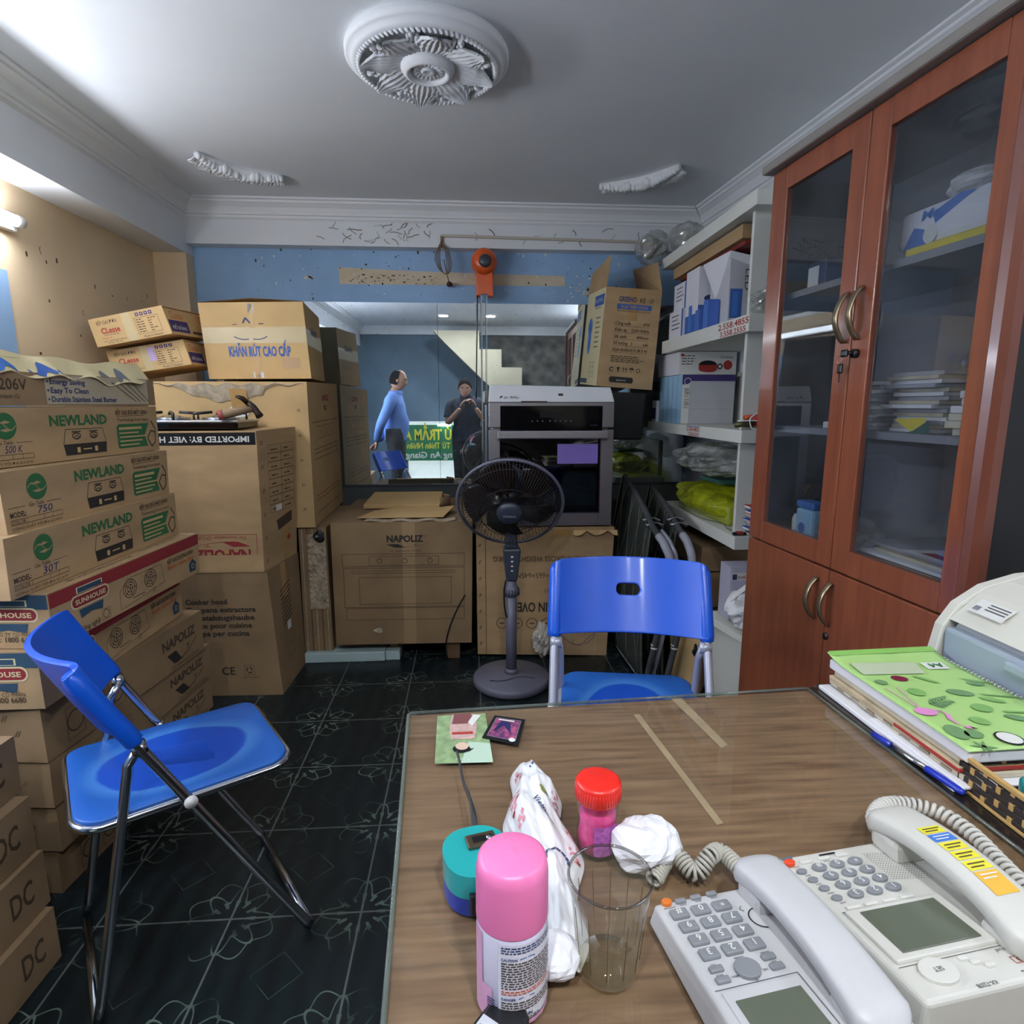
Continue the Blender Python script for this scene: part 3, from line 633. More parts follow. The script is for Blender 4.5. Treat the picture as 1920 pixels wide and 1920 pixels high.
def napoliz(z0, z1, a, b, label, seed, ends):
    c = Carton(foot(a, b, .38, z0, z1), CB2, seed=seed); F, m = c.front, c.b; w, h = F.w, F.h
    text(m, F, w*.67, h*.56, 'NAPOLIZ', h*.22, INKB, w=w*.26, bold=3); swoosh(m, F, w*.70, h*.12, w*.24, h*.4, INK); text(m, F, w*.73, h*.05, 'For Innovation Of Life', h*.07, INKB, w=w*.22)
    for i in range(3): frame(m, F, w*(.1+.11*i), h*.12, w*.085, h*.6, .0013, INKB); ring(m, F, w*(.142+.11*i), h*.42, h*.2, .004, INKB)
    L = c.left
    for i in range(3): text(m, L, L.w-.10+.028*(i % 2), L.h*(.2+.27*i), '//', L.h*.12, INKB, slant=.3)
    bars(m, L, L.w-.16, L.h*.5, .05, 3, L.h*.14, .003, INKB, seed)
    if ends: bars(m, L, L.w-.3, L.h*.8, .13, 3, L.h*.2, .005, INKB, seed+5)
    return c.done(label, 'gas stove cartons stacked by the left wall')
napoliz(.372, .515, (-1.02, 1.40), (-.941, 2.09), 'flat brown carton with black lettering, topmost of four beside the blue chair', 6, 1)
napoliz(.250, .370, (-1.02, 1.405), (-.947, 2.14), 'flat brown carton with black lettering, second from the top beside the blue chair', 7, 0)
napoliz(.125, .248, (-1.022, 1.41), (-.956, 2.15), 'flat brown carton with black lettering, third from the top beside the blue chair', 8, 0)
napoliz(.0, .123, (-1.043, 1.42), (-.96, 2.13), 'flat brown carton on the floor at the bottom of the left stack', 9, 0)
# torn carton on top of the stack, its cut film lid bent outwards
c = Carton(foot((-1.09, 1.30), (-1.004, 2.05), .42, 1.216, 1.296), CB2, seed=11); F, m = c.front, c.b
text(m, F, .13, .038, 'KLS206V', .026, INKB, w=.135, bold=1); text(m, F, .13, .018, 'Liquefied petroleum (G)', .01, INKB, w=.11); text(m, F, .13, .005, 'Gas', .008, INKB)
rect(m, F, .32, .004, .40, .074, mat('pale_label', 'b7aa90', .8, var=.1, scale=12))
for i, s_ in enumerate(('Energy Saving', 'Easy To Clean', 'Durable Stainless Steel Burner')): text(m, F, .335, .054-.022*i, s_, .014, INKN, w=(.12, .13, .24)[i], bold=1.5, d=D1*2.5); disc(m, F, .327, .06-.022*i, .003, INKN, D1*2.5, 8)
for i in range(4): line(m, F, [(.56+.03*i, .066), (.66+.02*i, .012)], .002, INKB, D1*2.5)
o = c.done('torn brown carton with bent pale lid on top of the left stack', 'gas stove cartons stacked by the left wall')
b = MB()
def lid(u, v):
    p = F.p(F.w*u, F.h, 0); e = .046+.006*math.sin(u*7)+.004*math.sin(u*23+1); dn = .012+.05*u*(.5+.5*math.sin(u*14)) if v < .01 else 0
    return p+Vector((.004+.004*math.sin(u*17)*(1-v), 0, (e*v-(.004+.030*u*u*(.6+.4*math.sin(u*19))+.006*math.sin(u*37))*(1-v))))+F.n*(.004+.006*math.sin(u*31)*(1-v))+Vector((-.05*v, 0, 0))
b.grid(lid, 60, 4, mat('torn_lid', 'd8c99a', .6, var=.12, scale=7), thick=.002, smooth=False); lo = b.build('torn_lid', o)
for u0, u1, mm_ in ((.12, .33, INKSB), (.38, .5, INKBL), (.72, .83, mat('slate_print', '6a7078', .6)), (.02, .1, INKW)):
    n = 10; vs = []; b = MB()
    for k in range(n+1):
        u = u0+(u1-u0)*k/n; vs += [lid(u, .12+.1*math.sin(k*1.7))+F.n*.0022, lid(u, .45+.25*math.sin(k*.9+u0*9))+F.n*.0022]
    b.add(vs, [(2*k, 2*k+2, 2*k+3, 2*k+1) for k in range(n)], mm_); b.build('lid_print', lo)
b = MB(); b.box(-1.5, -1.09, 1.33, 2.03, 1.3, 1.335, CREAMP, .004); b.build('inner_pack', o)
# second column of flat cartons, nearest the camera on the left
for i, (z0, z1, xf, yf) in enumerate(((0, .128, -.93, 1.235), (.13, .258, -.945, 1.25), (.26, .388, -.96, 1.25), (.39, .518, -.985, 1.27))):
    c = Carton(foot((xf-.03, .62), (xf, yf), .4, z0, z1), CB2, seed=20+i); F, m = c.front, c.b; w, h = F.w, F.h
    text(m, F, w-.10, h*.32, 'DC', h*.42, INKB, w=.06, bold=1); poly(m, F, [(w-.30, h*.1), (w-.18, h*.22), (w-.16, h*.62), (w-.24, h*.75), (w-.31, h*.5)], INKG if i < 2 else INKB)
    bars(m, F, w-.5, h*.75, .16, 4, h*.17, .006, INKB, i)
    c.done(('flat brown carton on the floor, at the bottom of the nearest left column', 'flat brown carton second from the floor in the nearest left column', 'flat brown carton third from the floor in the nearest left column', 'flat brown carton on top of the nearest left column')[i], 'flat cartons in the nearest left column')

# single-burner cartons, tilted, on the tall back carton
def classe(P, label, seed, seal=None):
    c = Carton(P, CB3, seed=seed, jit=.001); F, m = c.front, c.b; w, h = F.w, F.h
    text(m, F, w*.09, h*.74, 'BẾP GAS ĐƠN', h*.13, INKB, w=w*.27); text(m, F, w*.12, h*.42, 'CLesse', h*.2, INKR, w=w*.25, bold=2); text(m, F, w*.14, h*.33, 'CÔNG NGHỆ NHẬT BẢN', h*.05, INKB, w=w*.2)
    text(m, F, w*.11, h*.22, 'Model: 1A', h*.07, INKO, w=w*.12); text(m, F, w*.11, h*.12, 'CÔNG TY TNHH SẢN XUẤT THƯƠNG MẠI', h*.045, INKB, w=w*.3); text(m, F, w*.16, h*.05, 'Hà Nội - Việt Nam', h*.045, INKB, w=w*.2)
    for i in range(4): rect(m, F, w*(.62+.06*i), h*.8, w*.045, h*.12, INKP); disc(m, F, w*(.6425+.06*i), h*.86, h*.03, CB3, D1*1.6, 8)
    frame(m, F, w*.585, h*.17, w*.32, h*.58, .0012, INKB)
    for i in range(6): bars(m, F, w*.605, h*(.66-.085*i), w*.11, 1, 1, h*.028, INKB, i+seed); bars(m, F, w*.76, h*(.66-.085*i), w*(.06 if i not in (0, 4) else .12), 1, 1, h*.026, INKB, i+9)
    text(m, F, w*.64, h*.04, 'Made in Vietnam', h*.08, INKB, w=w*.25)
    Rr = c.right; rect(m, Rr, Rr.w*.03, Rr.h*.1, Rr.w*.45, Rr.h*.42, INKP); text(m, Rr, Rr.w*.1, Rr.h*.58, 'CLesse', Rr.h*.28, INKO, w=Rr.w*.3); text(m, Rr, Rr.w*.08, Rr.h*.2, 'ĐỒ DÙNG', Rr.h*.12, INKW, w=Rr.w*.34, bold=1)
    rect(m, Rr, 0, Rr.h*.93, Rr.w, Rr.h*.03, INKB); rect(m, Rr, Rr.w*.55, Rr.h*.1, Rr.w*.4, Rr.h*.1, INKB); ring(m, Rr, Rr.w*.85, Rr.h*.7, Rr.h*.12, .003, INKR)
    tp = [(F, w*.43, 0, w*.12, h, TAPEC)] if not seal else [(F, w*.42, 0, w*.1, h, TAPEC), (F, w*.5, h*.35, w*.1, h*.55, mat('violet_seal', 'c0a8d0', .3, var=.1, scale=20))]
    return c.done(label, 'small single-burner cartons', tapes=tp)
dv = Vector((.010, .29, .0))
fr = [Vector(p) for p in ((-1.563, 2.86, 1.342), (-1.228, 2.86, 1.395), (-1.259, 2.86, 1.502), (-1.589, 2.86, 1.449))]
classe([fr[0], fr[1], fr[1]+dv, fr[0]+dv, fr[3], fr[2], fr[2]+dv, fr[3]+dv], 'small single-burner carton with violet seal, lower of the two', 31, seal=True)
dv = Vector((.05, .28, .004)); fr = [Vector(p) for p in ((-1.586, 2.80, 1.460), (-1.273, 2.80, 1.520), (-1.306, 2.80, 1.636), (-1.614, 2.80, 1.573))]
classe([fr[0], fr[1], fr[1]+dv, fr[0]+dv, fr[3], fr[2], fr[2]+dv, fr[3]+dv], 'small single-burner carton with shiny tape, tilted on top of the other', 32)

# tissue carton with blue print
c = Carton([(-1.194, 2.95, 1.335), (-.735, 2.95, 1.338), (-.775, 3.40, 1.34), (-1.19, 3.40, 1.34), (-1.219, 2.95, 1.672), (-.752, 2.95, 1.682), (-.79, 3.40, 1.672), (-1.215, 3.40, 1.672)], CBG, seed=41)
F, m = c.front, c.b; w, h = F.w, F.h
text(m, F, w*.53, h*.30, 'KHĂN RÚT CAO CẤP', h*.13, INKBL, w=w*.60, bold=3, al='c')
line(m, F, [(w*.40, h*.73), (w*.43, h*.8), (w*.47, h*.73)], .007, INKN); rect(m, F, w*.30, h*.71, .02, .003, INKN); rect(m, F, w*.55, h*.715, .022, .004, INKN)
for s_ in (-1, 1): line(m, F, [(w*.46+s_*w*(.02+.14*t), h*(.525+.08*(t*t-.6*t))) for t in [i/8 for i in range(9)]], .004, INKN)
rect(m, F, w*.74, h*.14, w*.17, h*.14, TAPE); Rr = c.right; text(m, Rr, Rr.w*.3, Rr.h*.62, 'KHĂN RÚT', Rr.h*.09, INKN, w=Rr.w*.4, bold=2); frame(m, Rr, Rr.w*.5, Rr.h*.3, Rr.w*.3, Rr.h*.16, .001, INKB)
o = c.done('tan carton with blue lettering and tissue logo, topmost beside the mirror', tapes=[(F, 0, h*.47, w, h*.21, TAPEC), (F, w*.455, 0, w*.055, h, mat('tape_thin', 'c29e66', .4)), (F, w*.46, h*.86, w*.06, h*.12, INKW), (F, w*.44, h*.015, w*.1, h*.075, INKW), (Rr, 0, Rr.h*.45, Rr.w, Rr.h*.21, TAPEC)])
b = MB(); p = c.P; b.add([p[4]+Vector((0, 0, .002)), p[5]+Vector((0, 0, .002)), p[6]+Vector((0, 0, -.004)), p[7]+Vector((0, 0, .004)), (p[4]+p[5])/2+Vector((0, 0, .018)), (p[6]+p[7])/2+Vector((0, 0, .012))], [(0, 4, 5, 3), (4, 1, 2, 5)], CBG); b.build('top_flap', o)

# tall torn carton behind, with sagging lid and a white hole edge
c = Carton([(-1.40, 2.80, .66), (-.715, 2.80, .66), (-.745, 3.57, .66), (-1.40, 3.57, .66), (-1.40, 2.80, 1.318), (-.718, 2.80, 1.318), (-.75, 3.57, 1.332), (-1.40, 3.57, 1.332)], CB3, seed=42)
F, Rr, m = c.front, c.right, c.b; w, h = Rr.w, Rr.h
text(m, Rr, w*.42, h*.87, 'NAPOLIZ', h*.045, INKR, w=w*.22, bold=3); swoosh(m, Rr, w*.46, h*.79, w*.16, h*.06, INKB)
for i in range(3): frame(m, Rr, w*(.2+.2*i), h*.60, w*.2, h*.09, .002, INKB); text(m, Rr, w*(.3+.2*i), h*.62, str(3-i) if False else '123'[i], h*.05, INKB, al='c')
rect(m, Rr, w*.08, h*.72, w*.84, .003, INKB)
for y in (.53, .50, .46, .2, .17, .08): rect(m, Rr, w*.1, h*y, w*.8, .003, INKB)
for i in range(5): text(m, F, F.w*.93, F.h*(.12+.17*i), 'n', .02, INKB, slant=.2)
o = c.done('tall tan carton with sagging torn lid, under the tissue carton', tapes=[])
b = MB()
def sag(u, v): return F.p(F.w*(.02+.96*u), F.h-.012-.075*math.sin(u*PI)**2*(1-v)*(.4+.6*(abs(u-.45) < .3))+.006*math.sin(u*40), .004+.012*math.sin(PI*u)*v)
b.grid(sag, 40, 3, CBT, thick=.003, smooth=False); b.build('torn_lid', o)
b = MB(); k = QF(F.p(.36, F.h-.135, .004), F.p(.43, F.h-.135, .004), F.p(.425, F.h-.03, .014), F.p(.35, F.h-.03, .014)); rect(b, k, 0, 0, k.w, k.h, TAPE); b.build('tape_tongue', o)
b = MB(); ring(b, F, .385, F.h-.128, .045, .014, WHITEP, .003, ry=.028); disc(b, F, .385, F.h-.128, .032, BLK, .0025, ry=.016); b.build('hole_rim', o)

# pile below it: torn ragged carton standing on the floor board
c = Carton([(-.80, 2.82, .05), (-.668, 2.82, .05), (-.668, 3.45, .05), (-.80, 3.45, .05), (-.80, 2.82, .655), (-.672, 2.82, .655), (-.672, 3.45, .655), (-.80, 3.45, .655)], CB2, seed=43)
F, m = c.front, c.b
for i in range(5): rect(m, F, F.w*(.1+.19*i), 0, .004, F.h, INKB if i % 2 else CBT)
o = c.done('narrow ragged carton with shredded front, wedged between the hood carton and the oven carton')
b = MB(); b.grid(lambda u, v: F.p(F.w*(.3+.65*u), F.h*(.35+.6*v), .003+.010*abs(crumple(u*3, v*9, 1, .4))), 10, 40, CBT, smooth=False); b.build('shredded_paper', o)
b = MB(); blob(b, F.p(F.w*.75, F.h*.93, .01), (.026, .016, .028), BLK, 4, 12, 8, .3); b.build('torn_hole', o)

# upside-down imported carton
P = [(-1.40, 2.51, .535), (-.858, 2.51, .535), (-.80, 2.785, .545), (-1.40, 2.785, .545), (-1.40, 2.51, 1.112), (-.852, 2.51, 1.115), (-.775, 2.785, 1.122), (-1.40, 2.785, 1.116)]
c = Carton(P, CB, seed=44); F, m = c.front, c.b; w, h = F.w, F.h; U = ROT(F)
rect(m, F, 0, h*.905, w-.004, h*.085, BLK)
text(m, U, .028, h*.037, 'IMPORTED BY: VIET HOA INT CO., LTD', h*.04, INKW, w=.62, bold=2)
frame(m, U, .022, h*.725, .285, h*.205, .0022, INKRD)
text(m, U, .05, h*.838, 'NAPOLIZ', h*.078, INKRD, w=.225, bold=3); swoosh(m, U, .05, h*.772, .25, h*.055, INKRD); text(m, U, .065, h*.738, 'For Innovation Of Life!', h*.026, INKRD, w=.20, slant=.2)
Rr = c.right; k = Rr.w
for i in range(8):
    for j in range(2): frame(m, Rr, k*(.25+.34*j), Rr.h*(.83-.062*i), k*.34, Rr.h*.062, .0015, INKB); bars(m, Rr, k*(.32+.34*j), Rr.h*(.85-.062*i), k*.18, 1, 1, .006, INKB, i*2+j)
rect(m, Rr, k*.4, Rr.h*.40, k*.16, Rr.h*.045, INKW, D1*2); poly(m, Rr, [(k*.45, Rr.h*.25), (k*.85, Rr.h*.29), (k*.85, Rr.h*.37), (k*.4, Rr.h*.33)], INKB)
disc(m, Rr, k*.75, Rr.h*.17, .012, INKR)
for i in range(6): text(m, Rr, k*.06, Rr.h*(.05+.17*i), 'zi', .022, INKB, slant=.3)
o = c.done('carton with black top band and upside-down red logo, a hob and hammer on it', tapes=[(F, w-.16, 0, .05, h*.16, TAPE), (Rr, k*.6, 0, k*.16, Rr.h*.3, TAPE)])
b = MB(); Bt = QF(F.p(w*.02, 0, .006), F.p(w, 0, .006), F.p(w, h*.125, .002), F.p(w*.02, h*.125, .002)); rect(b, Bt, 0, 0, Bt.w, Bt.h, CB, 0); b.build('bottom_flap', o)
# cooker hood carton on the floor
P = [(-1.35, 2.49, 0), (-.806, 2.475, 0), (-.795, 2.80, 0), (-1.35, 2.80, 0), (-1.35, 2.505, .532), (-.848, 2.505, .533), (-.80, 2.80, .543), (-1.35, 2.80, .54)]
c = Carton(P, CB2, seed=45); F, m = c.front, c.b; w, h = F.w, F.h
for i, s_ in enumerate(('Cooker hood', 'Campana extractora', 'Dunstabzugshaube', 'Hotte pour cuisine', 'Cappa per cucina')):
    text(m, F, .175, h*(.75-.064*i), s_, h*.042, INK, w=(.18, .30, .29, .275, .26)[i], bold=2)
text(m, F, .30, h*.175, 'CE', h*.065, INK, w=.055, bold=1); frame(m, F, .395, h*.17, .042, h*.08, .0015, INK)
for k2 in range(3): ring(m, F, .416, h*.21, .014, .005, INK, a0=k2*2.09, a1=k2*2.09+1.5, n=8)
text(m, F, .38, h*.145, 'recycled paper', h*.018, INKB, w=.075)
Rr = c.right; k = Rr.w
for i in range(9): line(m, Rr, [(k*.3, Rr.h*(.5+.035*i)), (k*.62, Rr.h*(.55+.035*i))], .007, INKB)
rect(m, Rr, k*.42, Rr.h*.44, k*.13, Rr.h*.07, INKW); frame(m, Rr, k*.35, Rr.h*.22, k*.3, Rr.h*.1, .002, INKB)
c.done('cooker hood carton on the floor with five lines of black lettering', tapes=[(Rr, k*.38, Rr.h*.72, k*.16, Rr.h*.28, TAPE)])

# two oven cartons at the back
P = [(-.646, 2.78, .093), (-.004, 2.775, .09), (-.004, 3.42, .09), (-.646, 3.42, .093), (-.645, 2.78, .683), (.008, 2.775, .682), (.008, 3.50, .685), (-.645, 3.50, .685)]
c = Carton(P, CB2, seed=46); F, m = c.front, c.b; w, h = F.w, F.h
text(m, F, w*.52, h*.845, 'NAPOLIZ', h*.052, INK, w=w*.26, bold=3.5, al='c'); swoosh(m, F, w*.385, h*.795, w*.3, h*.04, INK); text(m, F, w*.52, h*.765, 'For Innovation Of Life', h*.016, INKB, w=w*.22, al='c'); ring(m, F, w*.665, h*.885, .005, .001, INK)
frame(m, F, w*.07, h*.645, w*.875, h*.105, .0024, INKB); frame(m, F, w*.26, h*.655, w*.50, h*.075, .0022, INKB)
for i in range(3): ring(m, F, w*(.335+.18*i), h*.692, .013, .003, INKB); line(m, F, [(w*(.335+.18*i), h*.692+.004), (w*(.335+.18*i), h*.692+.014)], .003, INKB)
frame(m, F, w*.075, h*.31, w*.87, h*.325, .0024, INKB); frame(m, F, w*.135, h*.59, w*.74, h*.022, .002, INKB); frame(m, F, w*.185, h*.335, w*.665, h*.225, .0022, INKB)
frame(m, F, w*.085, h*.205, w*.86, h*.10, .0022, INKB)
blob(m, F.p(w*.31, h*.115, 0), (.022, .004, .012), CBT, 6, 12, 8, .4)
o = c.done('oven carton with a line drawing of an oven and black logo, under the mirror', tapes=[(F, w*.5, 0, w*.09, h, mat('tape_faint', 'a08560', .55))])
b = MB(); T = c.top
b.grid(lambda u, v: T.p(.15+.42*u, .012+.07*v, .004+.004*math.sin(u*20)), 20, 2, CBT, thick=.002, smooth=False); b.build('torn_flap', o)
P = [(.027, 2.785, .025), (.660, 2.785, .0), (.66, 3.42, .0), (.027, 3.42, .025), (.024, 2.785, .646), (.680, 2.785, .644), (.68, 3.42, .646), (.024, 3.42, .646)]
c = Carton(P, CB, seed=47); F, m = c.front, c.b; w, h = F.w, F.h; U = ROT(F)
text(m, U, .03, h*.215, 'NET WEIGHT/GROSS WEIGHT: 35.6KG', h*.043, INKB, w=w*.83); text(m, U, .03, h*.345, 'PACKING SIZE: 645×665×645MM', h*.043, INKB, w=w*.70); text(m, U, .29, h*.47, '21', h*.035, INKB)
text(m, U, .17, h*.58, 'BUILT-IN OVEN', h*.075, INK, w=w*.48, bold=2)
for i in range(4): ring(m, U, .30+.072*i, h*.745, .027, .003, INK); line(m, U, [(.30+.072*i-.012, h*.745), (.30+.072*i+.012, h*.745)], .005, INK)
for i in range(2): poly(m, U, [(.13+.05*i, h*.74), (.17+.05*i, h*.74), (.15+.05*i, h*.79)], INK)
line(m, U, [(.10+.07*math.cos(a)+.01*a, h*(.87+.05*math.sin(a*1.7))) for a in [i*.45 for i in range(16)]], .0022, INKN)
for x in (.04, .2, .43, .5, .56): rect(m, F, w*x/.62, 0, .0022, h, INKB if x < .1 else CBT, D1)
for i in range(7): text(m, F, .008, h*(.08+.13*i), 'z', .022, INKB, slant=.3)
o = c.done('oven carton with upside-down lettering, under the steel oven', tapes=[(F, w*.55, h*.93, w*.14, h*.06, TAPE)])
b = MB(); b.grid(lambda u, v: F.p(w*(.70+.32*u), h-.012-.022*v*abs(math.sin(u*7+1)), .003+.018*v*(.4+.6*abs(math.sin(u*11)))), 24, 3, CB3, thick=.002, smooth=False); b.build('torn_flap', o)
# board, block and folded card around the oven cartons
b = MB(); b.box(-.80, -.42, 2.79, 3.4, 0, .048, mat('foam_board', 'b9cfd0', .6, var=.05, scale=6), .004); b.box(-.418, -.35, 2.8, 3.4, 0, .046, mat('foam_board', ''), .003)
b.box(-.4, -.36, 2.85, 3.3, .046, .088, CB2); tag(b.build('foam_board', loc=(-.58, 3.1, 0)), 'pale blue-white foam board on the floor under the line-drawn oven carton', 'board')
b = MB(); b.box(-.13, -.06, 2.80, 3.3, 0, .088, mat('raw_wood', '6e5238', .8, var=.2, scale=20), .003); tag(b.build('wood_block', loc=(-.1, 3.0, 0)), 'small wooden block on the floor propping the line-drawn oven carton', 'block')
b = MB(); b.grid(lambda u, v: (-.53+.40*u+.05*v, 2.84+.2*v, .692+.004+.008*abs(math.sin(u*4))*v+.014*u*v), 12, 8, CBG, thick=.003, smooth=False); tag(b.build('card_sheet', loc=(-.3, 2.94, .686)), 'flat sheet of tan card lying on the line-drawn oven carton', 'cardboard sheet')
b = MB(); b.hexa([(-.55, 3.12, .69), (-.16, 3.12, .69), (-.15, 3.32, .69), (-.53, 3.32, .69), (-.55, 3.12, .712), (-.16, 3.12, .71), (-.15, 3.32, .75), (-.52, 3.32, .75)], CBG, .003); b.grid(lambda u, v: (-.16+.05*math.sin(v*PI), 3.14+.16*v, .692+.05*u), 2, 8, CB2, thick=.002); tag(b.build('paper_bag', loc=(-.35, 3.2, .69)), 'folded brown paper packet lying behind the card sheet', 'paper packet')
b = MB(); blob(b, (.335, 2.725, .115), (.045, .05, .075), mat('dirty_film', 'b9b4aa', .4, var=.2, scale=30), 9, 30, 18, .35, s=1.5); tag(b.build('plastic_bag', loc=(.335, 2.73, .05)), 'crumpled clear bag against the upside-down lettered carton', 'plastic bag')
b = MB(); b.tube(spline([(-.03, 2.74, .34), (-.06, 2.735, .29), (-.10, 2.73, .20), (-.125, 2.73, .10), (-.12, 2.75, .02)], 6), .004, BLK, 6); tag(b.build('power_cord', loc=(-.08, 2.735, .02)), 'thin black cord hanging between the two oven cartons', 'cord')

# hob and hammer on the imported carton
h_ = thing('gas_hob', (-1.05, 2.65, 1.12), 'black glass gas hob with steel burners lying on the upside-down logo carton', 'hob')
b = MB(); b.box(-1.38, -.93, 2.53, 2.77, 1.122, 1.15, BLKG, .004); b.build('glass_top', h_)
b = MB(); b.box(-1.39, -.925, 2.525, 2.775, 1.146, 1.156, mat('hob_rim', 'a8aaae', .3, metal=.8), .003); b.build('rim', h_)
for x in (-1.24, -1.04):
    b = MB(); b.lathe([(.07, 0), (.075, .008), (.05, .012), (.03, .02), (0, .02)], CHROME, (x, 2.65, 1.156), 24, cap=False); bu = b.build('burner', h_)
    b = MB()
    for k in range(4): a = k*PI/2+.5; b.tube([(x+.10*math.cos(a), 2.65+.10*math.sin(a), 1.157), (x+.10*math.cos(a), 2.65+.10*math.sin(a), 1.182), (x+.03*math.cos(a), 2.65+.03*math.sin(a), 1.188)], .006, BLK, 6)
    b.build('pan_support', h_)
hm = thing('claw_hammer', (-.98, 2.56, 1.13), 'claw hammer with worn wooden handle lying on the gas hob', 'hammer')
b = MB(); b.tube([(-.985, 2.515, 1.178), (-.93, 2.525, 1.190), (-.868, 2.54, 1.204)], [.019, .0165, .013], mat('worn_wood', '8a7358', .8, var=.2, scale=30, stretch=(1, 8, 8)), 12); b.tube([(-.994, 2.513, 1.176), (-.976, 2.516, 1.180)], [.0195, .0195], mat('red_dip', 'a05048', .8), 12); b.build('handle', hm)
b = MB(); st = mat('rusty_steel', '3a2c24', .5, metal=.6, var=.3, scale=30)
b.tube([(-.842, 2.535, 1.172), (-.852, 2.54, 1.186), (-.866, 2.54, 1.206), (-.885, 2.535, 1.226)], [.016, .013, .014, .012], st, 10)
for s_ in (-1, 1): b.tube([(-.885, 2.535+.004*s_, 1.224), (-.905, 2.535+.010*s_, 1.244), (-.925, 2.535+.016*s_, 1.252)], [.009, .008, .005], st, 8)
b.build('head', hm)
# ------------------------------------------------------------------ built-in oven
ov = thing('wall_oven', (.378, 3.0, .652), 'stainless steel electric oven standing on the right-hand oven carton', 'oven')
FO = FR((.087, 2.80, .652), (1, 0, 0), (0, 0, 1)); OW, OH = .581, .576
b = MB()
b.box(.11, .645, 2.83, 3.30, .654, .70, STEEL); b.box(.11, .645, 2.83, 3.30, 1.09, 1.215, STEEL); b.box(.11, .135, 2.83, 3.30, .7, 1.09, STEEL); b.box(.62, .645, 2.83, 3.30, .7, 1.09, STEEL)
cav = mat('oven_enamel', '20243c', .35); b.box(.135, .62, 3.27, 3.30, .7, 1.09, cav); b.box(.135, .137, 2.84, 3.27, .7, 1.09, cav); b.box(.618, .62, 2.84, 3.27, .7, 1.09, cav); b.box(.137, .618, 2.84, 3.27, .7, .702, cav); b.box(.137, .618, 2.84, 3.27, 1.088, 1.09, cav); b.build('body', ov)
b = MB(); b.fbox(FO, 0, .462, OW, .114, -.03, 0, STEEL, .003); co = b.build('control_fascia', ov)
b = MB(); b.fbox(FO, .053, .445, .473, .116, -.002, .003, BLKG, .002)
dm = mat('display_mark', '4a4d58', .5); rect(b, FO, .235, .508, .10, .024, mat('display_dark', '16161e', .2), .0036)
for i in range(8): disc(b, FO, .20+.024*i+(.01 if i > 2 else 0), .492, .004, dm, .0036, 8)
text(b, FO, .47, .47, 'ELECTRIC', .006, dm, d=.0036); b.build('control_panel', ov)
b = MB()
for x, y, w, h in ((0, 0, .053, .452), (.518, 0, .063, .452), (.053, 0, .465, .064), (.053, .408, .465, .044)): b.fbox(FO, x, y, w, h, -.03, 0, STEEL, .002)
dr = b.build('door', ov)
b = MB(); b.fbox(FO, .05, .06, .472, .352, -.012, .001, glassy('oven_glass', (.34, .36, .46), .02, 1.6, extra=.05)); b.build('door_glass', dr)
b = MB()
for x, y, w, h in ((.05, .06, .472, .022), (.05, .39, .472, .022), (.05, .06, .015, .352), (.507, .06, .015, .352)): b.fbox(FO, x, y, w, h, -.016, -.0125, BLK)
b.build('glass_border', dr)
b = MB(); b.fbox(FO, .038, .413, .509, .036, .022, .040, mat('handle_steel', 'b9b6bd', .3, metal=.8), .004); b.fbox(FO, .055, .42, .02, .022, 0, .024, STEEL); b.fbox(FO, .505, .42, .02, .022, 0, .024, STEEL); b.build('handle', dr)
b = MB(); rect(b, FO, .318, .295, .19, .092, mat('violet_reflection', '8a76c8', .35, var=.08, scale=10), .0018); b.build('reflection_patch', dr)  # violet reflection in the door glass, painted as a flat patch
for z in (.80, .955):
    b = MB()
    for y in (2.86, 2.9, 3.1, 3.25): b.tube([(.14, y, z), (.615, y, z)], .0035, CHROME, 6)
    for i in range(12): x = .16+.04*i; b.tube([(x, 2.86, z), (x, 3.25, z)], .002, CHROME, 5)
    b.build('rack', ov)
b = MB(); b.hexa([(.085, 2.80, 1.229), (.669, 2.80, 1.229), (.66, 3.2, 1.229), (.10, 3.2, 1.229), (.092, 2.815, 1.308), (.652, 2.815, 1.297), (.648, 3.19, 1.297), (.104, 3.19, 1.308)], WHITE, .005)
Fw_ = QF((.085, 2.80, 1.229), (.669, 2.80, 1.229), (.652, 2.815, 1.297), (.092, 2.815, 1.308)); text(b, Fw_, .05, .018, 'Đại Bếp', .011, INKB, w=.09, slant=.2); rect(b, Fw_, .325, .032, .022, .012, INKB); rect(b, Fw_, .15, .0, .12, .006, INKB)
tag(b.build('appliance_box', loc=(.378, 3.0, 1.228)), 'flat white box lying on top of the steel oven', 'box')

# tilted fan carton
dv = Vector((-.021, .37, .022))
fr = [Vector(p) for p in ((.664, 3.2, 1.315), (.96, 3.2, 1.293), (.995, 3.2, 1.794), (.706, 3.2, 1.811))]
c = Carton([fr[0], fr[1], fr[1]+dv, fr[0]+dv, fr[3], fr[2], fr[2]+dv, fr[3]+dv], CB, seed=51, jit=.001)
F, L, m = c.front, c.left, c.b; w, h = F.w, F.h
text(m, F, w*.24, h*.865, 'GREENO', h*.05, INKN, w=w*.32, bold=2); text(m, F, w*.62, h*.865, 'KE', h*.045, INKB, w=w*.1, bold=1); ring(m, F, w*.83, h*.885, h*.022, .002, INKB); line(m, F, [(w*.8, h*.868), (w*.86, h*.902)], .002, INKB)
rect(m, F, w*.22, h*.79, w*.62, h*.052, INKBL); text(m, F, w*.53, h*.802, 'QUẠT ĐIỆN ĐỨNG', h*.028, CB, w=w*.5, bold=2, d=D1*2.2, al='c'); text(m, F, w*.22, h*.765, 'TECHNOLOGY FROM JAPAN', h*.014, INKB, w=w*.6)
